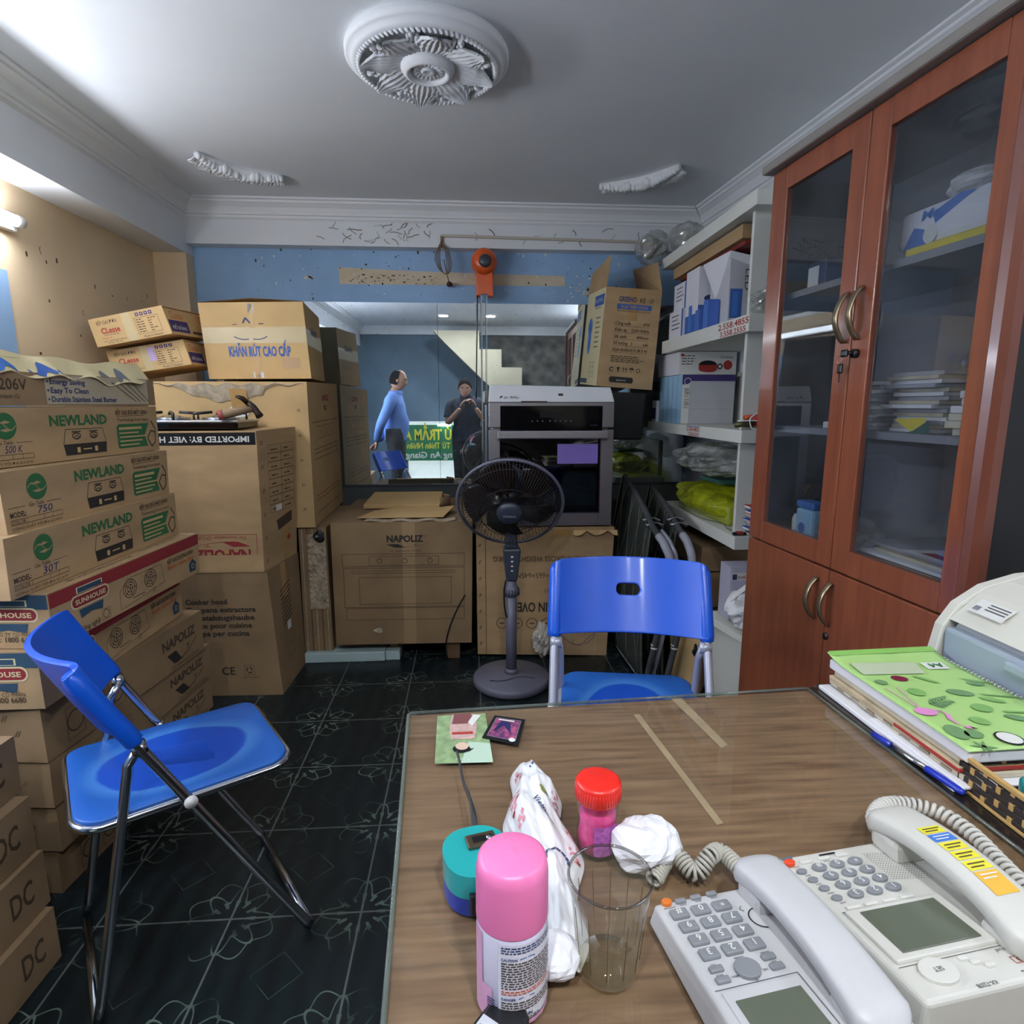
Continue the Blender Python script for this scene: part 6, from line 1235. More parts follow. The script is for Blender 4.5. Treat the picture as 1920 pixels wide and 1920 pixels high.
for i in range(60):
    u, v = (.08+.14*q.random(), .5+.4*q.random()) if i % 2 else (.8+.12*q.random(), .38+.45*q.random()); b.add([BF.p(u, v), BF.p(u+.04*q.random()+.01, v+.008), BF.p(u+.05*q.random()+.01, v+.022), BF.p(u-.005, v+.014)], [(0, 1, 2, 3)], PKI if q.random() < .8 else INKR)
for k in range(12):
    a = k*.42; b.add([BF.p(.62+.20*math.cos(a), .36+.05*math.sin(a)), BF.p(.62+.20*math.cos(a+.36), .36+.05*math.sin(a+.36)), BF.p(.62+.16*math.cos(a+.36), .36+.04*math.sin(a+.36)), BF.p(.62+.16*math.cos(a), .36+.04*math.sin(a))], [(0, 1, 2, 3)], INKN) if k < 8 else None
b.build('bag', t)

b = MB(); blob(b, (.066, .436, Zg+.016), (.022, .022, .0155), PAPER, 31, 20, 12, .16, flatb=-.97); tag(b.build('tissue_pack', loc=(.066, .436, Zg)), 'white tissue pack at the near end of the printed bag', 'tissue pack')
# jar, tumbler, tissue
t = thing('candy_jar', (.132, .575, Zg), 'clear jar of pink powder with red screw lid on the desk', 'jar')
jc = (.132, .577, Zg); b = MB(); b.lathe([(.018, .001), (.0215, .004), (.0222, .02), (.0195, .032), (.0215, .044), (.0222, .052), (.019, .060), (.0185, .064)], glassy('jar_plastic', (.93, .93, .94), .06, 1.5, dirt=.08), jc, 36, cap=False); b.build('jar_body', t)
b = MB(); b.lathe([(0, .002), (.0200, .004), (.0206, .02), (.018, .031), (.0198, .043), (.012, .047), (0, .048)], mat('pink_powder', 'd0387e', .8, var=.25, scale=120), jc, 30); b.build('powder', t)
b = MB(); F = CYL((jc[0], jc[1]), .0224, Zg); crect(b, F, -.008, .006, .028, .034, mat('violet_label', 'a85aa6', .5, var=.4, scale=200), .0004, 10); b.build('jar_label', t)
b = MB(); b.lathe([(.0235, .0605), (.0242, .062), (.0242, .0775), (.0232, .0805), (.020, .0815), (.0, .0815)], RED, jc, 48)
for k in range(48): a = 2*PI*k/48; b.tube([(jc[0]+.0242*math.cos(a), jc[1]+.0242*math.sin(a), Zg+.063), (jc[0]+.0242*math.cos(a), jc[1]+.0242*math.sin(a), Zg+.076)], .0006, RED, 4)
b.build('screw_lid', t)
t = thing('glass_tumbler', (.116, .452, Zg), 'empty fluted glass tumbler with tea stains beside the pink-capped can', 'glass')
gc = (.112, .436); GL = glassy('tumbler_glass', (.93, .935, .92), .02, 1.5, extra=.03, dirt=.17, dirtcol='a8a898', dscale=20, lo=.6)
def tum(r, z, k, n, fl): a = 2*PI*k/n; rr = r*(1-fl*(.5+.5*math.cos(12*a))); return (gc[0]+rr*math.cos(a), gc[1]+rr*math.sin(a), Zg+z)
b = MB(); n = 96; pr = [(.0245, .001, .0), (.0252, .004, .045), (.0278, .03, .06), (.0315, .066, .05), (.0325, .072, .0), (.0345, .0885, 0)]
vs = [tum(r, z, k, n, fl) for r, z, fl in pr for k in range(n)]; b.add(vs, [(i*n+k, i*n+(k+1) % n, (i+1)*n+(k+1) % n, (i+1)*n+k) for i in range(len(pr)-1) for k in range(n)], GL, True); b.build('tumbler_wall', t)
b = MB(); b.tube([(gc[0]+.0345*math.cos(2*PI*k/48), gc[1]+.0345*math.sin(2*PI*k/48), Zg+.0888) for k in range(48)], .0013, glassy('rim_glass', (.62, .63, .6), .03, 1.6, extra=.12), 8, closed=True); b.build('rim', t)
b = MB(); b.lathe([(0, .001), (.024, .001), (.0245, .008), (.0, .010)], glassy('tea_residue', (.86, .83, .72), .05, 1.45, dirt=.10, dirtcol='9c9068'), (gc[0], gc[1], Zg), 30); b.build('tea_dregs', t)
b = MB()
for k in range(12): a = 2*PI*(k+.5)/12; b.tube([(gc[0]+.0262*math.cos(a), gc[1]+.0262*math.sin(a), Zg+.012), (gc[0]+.0315*math.cos(a), gc[1]+.0315*math.sin(a), Zg+.068)], .00035, glassy('flute_edge', (.6, .55, .4), .05, 1.5, dirt=.35, dirtcol='8a7a50'), 4)
b.build('flute_lines', t)
b = MB(); blob(b, (.178, .548, Zg+.024), (.034, .028, .026), PAPER, 12, 26, 16, .3, flatb=-.85); tag(b.build('tissue', loc=(.178, .548, Zg)), 'crumpled white tissue behind the glass tumbler', 'tissue')

# remote
fr_ = math.radians(52); Fr = FR((-.035, .345, Zg), (math.cos(fr_-PI/2), math.sin(fr_-PI/2), 0), (math.cos(fr_), math.sin(fr_), 0))
t = thing('remote_control', tuple(Fr.p(.02, .04)), 'small black remote with blue arrow buttons at the front edge of the picture', 'remote')
b = MB(); b.prism([(.0, 0), (.038, 0), (.038, .06), (.034, .078), (.022, .088), (.010, .086), (.002, .07)], Fr, 0, .016, BLK, .004, 3); b.build('case', t)
b = MB(); b.fbox(Fr, .005, .005, .028, .054, .016, .0168, mat('remote_grey', 'b8bac0', .4), .0005); pn = b.build('face_plate', t)
for i, (x, y, s_) in enumerate(((.0075, .040, 'u'), (.0205, .040, 'd'), (.0075, .026, 's'), (.0205, .026, 'l'))):
    b = MB(); b.fbox(Fr, x, y, .0105, .011, .0166, .018, mat('remote_button', '4a6a9a', .4), .001); cx, cy = x+.0052, y+.0055
    poly(b, Fr, {'u': [(cx-.003, cy-.002), (cx+.003, cy-.002), (cx, cy+.003)], 'd': [(cx-.003, cy+.002), (cx, cy-.003), (cx+.003, cy+.002)], 's': [(cx-.002, cy-.002), (cx+.002, cy-.002), (cx+.002, cy+.002), (cx-.002, cy+.002)], 'l': [(cx-.002, cy-.001), (cx+.002, cy-.001), (cx+.002, cy+.003), (cx-.002, cy+.003)]}[s_], INKW, .0184); b.build('button', pn)

# telephones
PH1 = mat('phone_grey', 'b9b9ba', .45, var=.03, scale=20); PH2 = mat('phone_beige', 'c4c3bb', .45, var=.03, scale=20); KEYG = mat('key_grey', '7d8084', .5); KEYL = mat('key_pale', 'c9c8c0', .45); LCD = mat('lcd_green', '5a6052', .25); PTX = mat('phone_text', '4a4c50', .6)
def handset(t, P, L, x, wd, zb, arch, m, cup=.020):
    """P(x, y, z) maps phone coordinates; the handset runs along y"""
    def body(u, v):
        y = L*v-.004; a = 2*PI*u; e = min(1, min(v, 1-v)/.07); wv = wd/2*(.86+.14*abs(2*v-1)**2)*(.55+.45*math.sin(e*PI/2)); th = .0105*(.6+.4*math.sin(e*PI/2)); c, s = math.cos(a), math.sin(a)
        zc = zb+.013+arch*(1-(2*v-1)**2)*.9; cx = math.copysign(abs(c)**.55, c); sz = math.copysign(abs(s)**.6, s)
        return P(x+cx*wv, y, zc+sz*th-(.006*(abs(2*v-1)**4) if s < 0 else 0))
    b = MB(); b.grid(body, 28, 30, m)
    for v in (0, 1): b.add([body(k/28, v) for k in range(28)], [tuple(range(28)) if v else tuple(range(28))[::-1]], m)
    h_ = b.build('handset', t)
    for y0, y1 in ((.004, .040), (L-.046, L-.010)):
        b = MB(); b.hexa([P(x-wd*.36, y1, zb-cup), P(x+wd*.36, y1, zb-cup), P(x+wd*.36, y0, zb-cup), P(x-wd*.36, y0, zb-cup), P(x-wd*.42, y1, zb+.012), P(x+wd*.42, y1, zb+.012), P(x+wd*.42, y0, zb+.012), P(x-wd*.42, y0, zb+.012)], m, .006); b.build('cup', h_)
    return h_
def phone(o, ang, Wd, Ln, zf, zn, label, kind):
    e1 = Vector((math.cos(ang), math.sin(ang), 0)); e2 = Vector((math.sin(ang), -math.cos(ang), 0)); o = Vector((o[0], o[1], Zg))
    def P(x, y, z): return o+e1*x+e2*y+Vector((0, 0, z))
    M_ = PH1 if kind == 1 else PH2
    t = thing('desk_telephone', tuple(P(Wd/2, Ln/2, 0)), label, 'telephone', None)
    b = MB(); b.hexa([P(0, Ln, 0), P(Wd, Ln, 0), P(Wd, 0, 0), P(0, 0, 0), P(.004, Ln-.003, zn), P(Wd-.004, Ln-.003, zn), P(Wd-.004, .003, zf), P(.004, .003, zf)], M_, .004, 3)
    sl = (zn-zf)/Ln; vdir = (e2+Vector((0, 0, sl))).normalized(); U = FR(P(0, 0, zf), -e1, vdir)       # upright for the far side: x runs to the left
    class TF:                                                                                        # x right, y towards the viewer; text turned round
        n = U.n
        def p(s, x, y, d=0): return U.p(-x, y, d+.0002)
    G = TF()
    def ttext(x, y, s, h, m, w=None, bold=1, d=.0006, slant=0):
        vs, fs = glyphs(s, bold); x0 = min(v[0] for v in vs); x1 = max(v[0] for v in vs); k = h/.72; kx = (w/(x1-x0)) if w else k
        b2.add([G.p(x+(x1-x0)*kx/2-(a-x0)*kx-slant*c*k, y-h/2+c*k, d) for a, c in vs], fs, m)
    def key(x, y, w, h, m, txt=None, ht=.0016, bev=.0012, tm=INKW, round_=False, part='key', bold=1):
        nonlocal b2
        b2 = MB(); F_ = FR(G.p(x, y), e1, -vdir)
        if round_: b2.prism([(w/2*math.cos(2*PI*k/18), h/2*math.sin(2*PI*k/18)) for k in range(18)], F_, -.001, ht, m, bev*.6)
        else: b2.fbox(F_, -w/2, -h/2, w, h, -.001, ht, m, bev)
        if txt: ttext(x, y, txt, min(h*.62, .0065) if len(txt) == 1 else .0042, tm, d=ht+.0005, bold=bold)
        b2.build(part, t)
    body = b; b2 = b
    # recess lines and display
    if kind == 1:
        rect(b, G, .008, .0985, .072, .0006, PTX); rect(b, G, .080, .0985, .0006, .06, PTX)
        for s, x, y in (('DOWN', .0438, .0752), ('UP', .0455, .0975), ('VOL', .0196, .0768), ('BACK', .0192, .0868), ('MENU', .0305, .0905), ('DEL', .0575, .0905), ('REDIAL', .0672, .0760), ('EDIT', .0682, .0856)): ttext(x, y, s, .0018, PTX)
        for s, x, y in (('FLASH', .0285, .0118), ('MUTE', .0442, .0108), ('PAUSE', .0605, .0102), ('SP-PHONE', .0150, .0122)): ttext(x, y, s, .0017, PTX)
        line(b, G, [(.078, .026), (.075, .029), (.0775, .032)], .0007, PTX); ring(b, G, .089, .042, .012, .0012, BLK, .0006, n=14, a0=PI*.55, a1=PI*1.5)
    else:
        rect(b, G, .010, .0825, .092, .0006, PTX); rect(b, G, .010, .1425, .12, .0006, PTX)
        for i in range(15):
            for j in range(15): rect(b, G, .088+.0026*i, .018+.0027*j+.0005*i, .0013, .0008, mat('speaker_hole', '7a7a74', .7), .0006)
        ttext(.108, .1465, 'Advanced', .0035, PTX, bold=0)
        ttext(.062, .1700, 'KX-T2378', .0034, PTX, w=.018, bold=1); ttext(.114, .1685, 'Panasonic', .0048, PTX, w=.032, bold=2.5)
        frame(b, G, .102, .1535, .022, .0065, .0006, INKR); ttext(.113, .1568, 'LCD', .0038, INKR, w=.014, bold=2)
        for s, x, y in (('PAUSE', .0462, .0195), ('SP-PHONE', .0095, .0205), ('MUTE', .014, .0338), ('FLASH', .016, .0465), ('REDIAL', .018, .0592), ('AUTO', .020, .0722), ('VOLUME', .0617, .0842), ('STORE', .0240, .0842)): ttext(x, y, s, .0016, PTX)
        rect(b, G, .045, .0095, .018, .002, BLK); poly(b, G, [(.006, .005), (.018, .005), (.016, .009), (.004, .009)], mat('indicator', '5a6470', .4), .0006)
    b.build('base', t)
    rows = ('#0*', '987', '654', '321')
    if kind == 1:
        key(.0150, .0062, .0098, .0078, mat('orange_key', 'd0702a', .4), None, .003, round_=True)
        for x, y in ((.0285, .0073), (.0442, .0063), (.0605, .0058)): key(x, y, .0102, .0048, KEYG, None, .0025)
        for j, r_ in enumerate(rows):
            for i, ch in enumerate(r_): key(.0197+.0209*i+.0008*j, .0216+.0151*j, .0166, .0108, KEYG, ch, .003, .0016)
        for x, y in ((.0196, .0813), (.0192, .0915), (.0672, .0805), (.0682, .0902)): key(x, y, .0122, .0058, KEYG, None, .0025)
        key(.0438, .0870, .0215, .0195, KEYG, None, .003, round_=True, part='navigation_pad')
        b = MB(); d0 = (.0115, .1008, .068, .066); 
        F_ = FR(G.p(d0[0], d0[1]+d0[3]), e1, -vdir); b.fbox(F_, 0, 0, d0[2], d0[3], -.003, .0012, M_, .001); b.fbox(F_, .006, .008, .056, .048, .0005, .0022, LCD, .0004); b.build('display', t)
        handset(t, P, .168, .106, .048, zf+.006, .012, PH1)
    else:
        key(.0085, .0145, .0112, .0082, mat('red_key', 'd8492a', .4), None, .003, round_=True)
        for x, y in ((.0255, .0160), (.0462, .0155), (.0668, .0150)): key(x, y, .0122, .0042, KEYL, None, .0022)
        for y in (.0278, .0405, .0530, .0663): key(.0120+.0022*(y-.0278)/.0125, y, .0105, .0066, KEYG, None, .0022, round_=True)
        for j, r_ in enumerate(rows):
            for i, ch in enumerate(r_): key(.0322+.0201*i+.0022*j, .0268+.0131*j, .0152, .0100, KEYG, ch, .0026, .001, INKW, True)
        for x in (.0240, .0428, .0617, .0806): key(x, .0795, .0135, .0042, KEYL, None, .0024)
        b = MB(); F_ = FR(G.p(.011, .1405), e1, -vdir); b.fbox(F_, 0, 0, .098, .057, -.003, .0035, M_, .002); b.fbox(F_, .011, .006, .076, .045, .003, .0045, LCD, .0004); b.build('display', t)
        key(.0360, .1530, .031, .024, KEYL, 'SET', .003, .001, PTX, True, 'set_dial', 0)
        for x, y in ((.0655, .1465), (.0725, .1515), (.0805, .1565)): key(x, y, .008, .0045, KEYL, None, .0024)
        h_ = handset(t, P, .168, .128, .052, zf+.013, .016, PH2, .013)
        b = MB(); zt = zf+.022+.0245
        def st(x0, x1, y0, y1, m, dz=0): 
            def zz(y): v = (y+.004)/.168; return zf+.013+.013+.016*.9*(1-(2*v-1)**2)+.0108+dz
            b.add([P(.128+x0, y1, zz(y1)), P(.128+x1, y1, zz(y1)), P(.128+x1, y0, zz(y0)), P(.128+x0, y0, zz(y0))], [(0, 1, 2, 3)], m)
        YL = mat('sticker_yellow', 'dcd23a', .5); OR = mat('sticker_ochre', 'd8a83a', .5)
        for i in range(6):
            y0 = .048+.0115*i; m_ = (YL, INKSB, YL, YL, YL, OR)[i]; st(-.012, .012, y0, y0+.010+(.012 if i == 5 else 0), m_)
            for j in range(2): st(-.009, .009-.004*j, y0+.003+.0035*j, y0+.0042+.0035*j, INKW if i in (1, 5) else INKB, .0005)
        b.build('sticker', h_)
    return P
P1 = phone((.159, .477), math.radians(9), .138, .20, .022, .038, 'grey desk telephone with dark keys, handset lying along its right side', 1)
P2 = phone((.2985, .5199), math.radians(8), .164, .176, .026, .044, 'beige desk telephone with stickers along the handset, right of the grey one', 2)
def coil(name, pts, R, r, turns, m, label):
    path = spline(pts, 10); L = [0]
    for a, c in zip(path, path[1:]): L.append(L[-1]+(c-a).length)
    N = turns*10; out = []; j = 0
    up = Vector((0, 0, 1))
    for k in range(N+1):
        s = L[-1]*k/N
        while j < len(L)-2 and L[j+1] < s: j += 1
        f = (s-L[j])/((L[j+1]-L[j]) or 1); p = path[j]*(1-f)+path[j+1]*f; tg = (path[j+1]-path[j]).normalized(); sd = tg.cross(up).normalized(); nn = sd.cross(tg); a = 2*PI*turns*k/N
        out.append(p+sd*R*math.cos(a)+nn*R*math.sin(a))
    b = MB(); b.tube(out, r, m, 6); return tag(b.build(name, loc=pts[0]), label, 'telephone cord')
coil('coiled_cord', [(.176, .515, Zg+.010), (.192, .535, Zg+.012), (.205, .540, Zg+.018), (.220, .520, Zg+.012), (.236, .526, Zg+.024), (.252, .536, Zg+.020), (.262, .512, Zg+.02)], .0075, .0019, 34, mat('cord_grey', 'a9a69a', .5), 'coiled grey telephone cord bunched behind the grey telephone')
coil('coiled_cord', [(.425, .545, Zg+.030), (.437, .566, Zg+.030), (.466, .590, Zg+.024), (.500, .597, Zg+.018), (.528, .585, Zg+.015), (.540, .555, Zg+.013), (.536, .51, Zg+.012), (.53, .46, Zg+.012)], .0068, .0024, 36, mat('cord_beige', 'c2c0b8', .5), 'coiled beige telephone cord arching behind the beige telephone')

# notebooks, pen, basket, printer on the side of the desk
SO = Vector((.598, .925, 0)); sa = math.radians(-2); sx = Vector((math.cos(sa), math.sin(sa), 0)); sy = Vector((math.sin(sa)*-1, -math.cos(sa), 0)).normalized()
sy = Vector((.03, -1, 0)).normalized(); sx = Vector((1, .03, 0)).normalized()
def np_(x, y, z): return SO+sx*x+sy*y+Vector((0, 0, z))
def slab(b, x0, x1, y0, y1, z0, z1, m, bev=.0015): b.hexa([np_(x0, y1, z0), np_(x1, y1, z0), np_(x1, y0, z0), np_(x0, y0, z0), np_(x0, y1, z1), np_(x1, y1, z1), np_(x1, y0, z1), np_(x0, y0, z1)], m, bev)
ZS = ZD+.0045
b = MB(); slab(b, -.012, .18, .0, .283, ZS, ZS+.007, PAPER); slab(b, -.006, .185, .12, .29, ZS+.007, ZS+.011, PAPER); tag(b.build('paper_ream', loc=np_(.09, .14, ZS)), 'loose white paper sheets at the bottom of the notebook stack', 'papers')
for i, (x, m, n_, lab) in enumerate(((.004, PAPERG, 'old_ledger', 'worn tan ledger in the notebook stack above the loose white sheets'), (.0, mat('ledger_buff', 'b8a78a', .85, var=.2, scale=30), 'buff_folder', 'buff folder with frayed edge in the notebook stack'), (.006, PAPERG, 'old_ledger', 'worn tan ledger just under the green notebook'))):
    b = MB(); z0 = ZS+.0115+.0085*i; slab(b, x, .19, .004+.004*i, .278-.004*i, z0, z0+.0078, m)
    if i == 1: slab(b, x-.001, .19, .16, .276, z0+.001, z0+.006, INKR, .001)
    if i == 0:
        for k in range(14): slab(b, x-.0006-.001*(k % 3), x+.01, .01+.018*k, .026+.018*k, z0+.001*(k % 4), z0+.003+.001*(k % 4), (PAPERG, mat('paper_brown', '9a8a72', .9))[k % 2], 0)
    tag(b.build(n_, loc=np_(.09, .14, z0)), lab, 'ledger' if 'ledger' in n_ else 'folder')
z0 = ZS+.0375; t = thing('green_notebook', tuple(np_(.1, .14, z0)), 'thick green notebook with flamingo and leaf print on top of the stack', 'notebook')
b = MB(); slab(b, .002, .190, .002, .283, z0, z0+.0165, PAPER, .003)
b.build('pages', t)
GR = mat('cover_green', 'a6cc7c', .4, var=.05, scale=12); z1 = z0+.0195
class NB:
    def p(s, x, y, d=0): lift = .008*max(0, 1-y/.05)**2+.0015*abs(math.sin(x*30))*max(0, 1-y/.1); return np_(x, y, z1+lift+d)
G = NB(); b = MB(); b.grid(lambda u, v: G.p(.19*u-.002, .286*v), 16, 24, GR, thick=-.0012)
def npoly(pts, m, d=.0018): b.add([G.p(x, y, d) for x, y in pts][::-1], [tuple(range(len(pts)))], m)
def nell(x, y, rx, ry, m, a=0, d=.0018, n=18): npoly([(x+rx*math.cos(k)*math.cos(a)-ry*math.sin(k)*math.sin(a), y+rx*math.cos(k)*math.sin(a)+ry*math.sin(k)*math.cos(a)) for k in [i*2*PI/n for i in range(n)]], m, d)
LG = mat('leaf_mid', '7aa85e', .5); LD = mat('leaf_dark', '6a9060', .5); FLP = mat('flamingo_pink', 'd68ac0', .5)
npoly([(.014, .035), (.123, .042), (.110, .081), (.010, .076)], mat('name_panel', 'b9c4a4', .5)); npoly([(0, 0), (.186, 0), (.186, .012), (0, .012)], mat('cover_band', '86b85c', .4), .0016)
nell(.057, .093, .012, .009, mat('plum_fruit', '7a1f3a', .4), .3)
for x, y, rx, ry, a, m in ((.020, .102, .009, .008, .5, LD), (.050, .137, .012, .012, 0, LG), (.112, .145, .018, .010, .4, LD), (.095, .10, .018, .004, .9, LG), (.018, .245, .013, .018, .2, LD), (.036, .252, .012, .010, -.3, LD), (.072, .222, .012, .010, .7, LG), (.105, .19, .014, .012, 0, LG), (.13, .22, .016, .008, .5, LD), (.024, .28, .016, .002, .3, LD), (.024, .28, .014, .002, 1.3, LD), (.024, .28, .014, .002, 2.2, LD), (.14, .17, .016, .006, .6, LG), (.15, .25, .014, .010, .2, LG), (.16, .12, .012, .008, .3, LD)): nell(x, y, rx, ry, m, a)
for k in range(6):
    for s_ in (-1, 1): nell(.048+.006*k, .172+s_*.006-.002*k, .010-.001*k, .0022, LD, s_*.9)
nell(.018, .193, .015, .0105, FLP, .15, .0022); nk = [(.030, .190), (.040, .193), (.042, .203), (.035, .215), (.036, .228), (.042, .236)]
for (xa, ya), (xb, yb) in zip(nk, nk[1:]): npoly([(xa-.002, ya-.002), (xb-.002, yb-.002), (xb+.002, yb+.002), (xa+.002, ya+.002)], FLP, .0023)
nell(.043, .237, .005, .004, FLP, .3, .0024); npoly([(.045, .235), (.052, .242), (.045, .241)], BLK, .0025)
for xa in (.012, .03): npoly([(xa, .120), (xa+.0015, .120), (.0175, .186), (.016, .187)], FLP, .002)
nell(.072, .266, .0165, .016, BLK, 0, .002); nell(.072, .266, .0140, .0136, INKW, 0, .0023)
npoly([(.130, .044), (.166, .046), (.162, .070), (.126, .068)], INKW, .002); vs, fs = glyphs('A4', 2); b.add([G.p(.160-a*.02, .050+c*.02, .0026) for a, c in vs], fs, INKG)
for i in range(5): npoly([(.16-.012*i, .05+.05*i), (.185, .075+.045*i), (.186, .08+.045*i), (.165-.012*i, .056+.05*i)], LG, .0019)
b.build('cover', t)
b = MB()
for k in range(40): y = .008+.0069*k; b.tube([np_(.188+.004*math.cos(a), y, z0+.0105+.0115*math.sin(a)) for a in [i*PI/5 for i in range(10)]], .0007, WHITEP, 5, closed=True)
b.build('spiral_binding', t)
t = thing('ballpoint_pen', (.595, .70, ZS), 'blue capped ballpoint pen lying beside the notebook stack', 'pen')
pa_, pb_ = Vector((.578, .770, ZS+.0055)), Vector((.600, .632, ZS+.0055)); pt = lambda f: pa_+(pb_-pa_)*f
PB_ = mat('pen_blue', '2238b0', .25); b = MB(); b.tube([pt(.62), pt(.63), pt(.96), pt(1)], [.0042, .0048, .0045, .003], PB_, 10); b.build('cap', t); b = MB(); b.tube([pt(.2), pt(.62)], .0038, CHROME, 10); b.build('barrel', t); b = MB(); b.tube([pt(0), pt(.22)], .0044, PB_, 10); b.tube([pt(.0)+Vector((-.004, 0, .003)), pt(.24)+Vector((-.004, 0, .002))], .0012, PB_, 6); b.build('grip', t)
t = thing('woven_basket', (.68, .58, ZS), 'small woven basket of dark and tan strips at the right edge', 'basket')
DK = mat('dark_weave', '2e2522', .6, var=.2, scale=40); TN = mat('tan_weave', 'b8955a', .6)
bx0, bx1, by0, by1, bh = .612, .76, .47, .655, .045
for (p0, p1, nm) in (((bx0, by1), (bx0, by0), 'left_wall'), ((bx0, by1), (bx1, by1), 'back_wall'), ((bx1, by1), (bx1, by0), 'right_wall'), ((bx0, by0), (bx1, by0), 'front_wall')):
    b = MB(); L_ = math.hypot(p1[0]-p0[0], p1[1]-p0[1]); F_ = FR((p0[0], p0[1], ZS), (p1[0]-p0[0], p1[1]-p0[1], 0), (0, 0, 1)); n = int(L_/.018)
    for j in range(5): b.fbox(F_, 0, .003+.0085*j, L_, .0066, -.0012, .0012, DK, .0006)
    for i in range(n+1):
        for j in range(5):
            if (i+j) % 2 == 0: b.fbox(F_, L_*i/n-.003, .002+.0085*j, .006, .0085, -.0022, .0022, TN, .0006)
        b.fbox(F_, L_*i/n-.002, 0, .004, bh, -.001, .001, DK)
    b.fbox(F_, -.003, bh-.005, L_+.006, .006, -.003, .003, TN, .001); b.fbox(F_, -.003, 0, L_+.006, .004, -.003, .003, TN, .001); b.build(nm, t)
b = MB(); b.box(bx0, bx1, by0, by1, ZS, ZS+.002, DK); b.build('base', t)
b = MB(); b.lathe([(0, 0), (.016, 0), (.017, .03), (.012, .036), (0, .037)], TEAL, (.665, .605, ZS+.0022), 20); tag(b.build('glue_pot', loc=(.665, .605, ZS+.002)), 'teal round pot inside the woven basket', 'pot')
pr = thing('laser_printer', (.98, .80, ZD), 'cream and grey desktop laser printer behind the green notebook', 'printer')
CRM = mat('printer_cream', 'd2d0c4', .45, var=.02, scale=10); PGY = mat('printer_grey', 'a8acb0', .45); PBL = mat('printer_bluegrey', '9aa6b2', .4)
prof = [(0, 0), (-.004, .05), (.006, .105), (.03, .142), (.075, .172), (.14, .19), (.22, .197), (.33, .197), (.33, 0)]
Fp = lambda y: FR((.80, y, ZD+.0012), (1, 0, 0), (0, 0, 1), (0, -1, 0))
b = MB(); b.prism([(x+.012 if x < .2 else x, z*.965) for x, z in prof], Fp(.945), .018, .335, PGY, .0); b.build('body', pr)
for y, nm in ((.955, 'side_cover'), (.615, 'side_cover')):
    b = MB(); b.prism(prof, Fp(y), 0, .020, CRM, .004); b.build(nm, pr)
b = MB(); b.hexa([(.806, .64, ZD+.012), (.806, .93, ZD+.012), (.83, .93, ZD+.012), (.83, .64, ZD+.012), (.802, .64, ZD+.108), (.802, .93, ZD+.108), (.84, .93, ZD+.108), (.84, .64, ZD+.108)], PBL, .006); fc = b.build('front_cover', pr)
b = MB(); b.box(.79, .81, .70, .80, ZD+.088, ZD+.104, PBL, .004); b.build('latch', fc)
def ptop(x): 
    for (x0, z0_), (x1, z1_) in zip(prof[1:], prof[2:]):
        if x0 <= x <= x1: return ZD+.0015+z0_+(z1_-z0_)*(x-x0)/(x1-x0)
class PT:
    def p(s, x, y, d=0): return Vector((.80+x, y, ptop(x)+d))
b = MB(); T_ = PT()
def pq(x0, x1, y0, y1, m, d): 
    for i in range(4): a, c = x0+(x1-x0)*i/4, x0+(x1-x0)*(i+1)/4; b.add([T_.p(a, y1, d), T_.p(a, y0, d), T_.p(c, y0, d), T_.p(c, y1, d)], [(0, 1, 2, 3)], m)
pq(.014, .21, .636, .934, CRM, .0002); b.build('top_cover', pr)
b = MB(); pq(.028, .052, .85, .915, INKW, .0012); pq(.031, .039, .90, .912, KEYG, .0016)
for i in range(3): pq(.036+.005*i, .0380+.005*i, .855, .893, PTX, .0016)
b.build('sticker', pr)
b = MB(); pq(.10, .2, .655, .86, BLK, .001); b.build('paper_slot', pr)
b = MB(); b.box(.895, .905, .78, .80, ptop(.095), ptop(.095)+.012, WHITEP, .002); b.build('guide_tab', pr)
# ------------------------------------------------------------------ behind the camera: seen in the mirror
def skin(V, E, root=0, sub=2):
    """grow one continuous surface round a skeleton; V: name -> (x, y, z, r)"""
    names = list(V); me = bpy.data.meshes.new('sk'); bm = bmesh.new(); lay = bm.verts.layers.skin.verify(); vs = {}
    for i, n in enumerate(names):
        x, y, z, r = V[n]; v = bm.verts.new((x, y, z)); rr = r if isinstance(r, tuple) else (r, r); v[lay].radius = rr; v[lay].use_root = (n == root or i == root); vs[n] = v
    for a, c in E: bm.edges.new((vs[a], vs[c]))
    bm.to_mesh(me); bm.free(); ob = bpy.data.objects.new('sk', me); COL.objects.link(ob)
    s = ob.modifiers.new('s', 'SKIN'); s.use_smooth_shade = True; s.branch_smoothing = 0; ss = ob.modifiers.new('u', 'SUBSURF'); ss.levels = sub; ss.render_levels = sub
    bpy.context.view_layer.update(); dg = bpy.context.evaluated_depsgraph_get(); m2 = bpy.data.meshes.new_from_object(ob.evaluated_get(dg))
    out = ([v.co.copy() for v in m2.vertices], [tuple(p.vertices) for p in m2.polygons])
    bpy.data.objects.remove(ob); bpy.data.meshes.remove(me); bpy.data.meshes.remove(m2); return out
SKN = mat('skin', 'b98d74', .55, var=.05, scale=10); HAIR = mat('black_hair', '141212', .9, spec=.1)
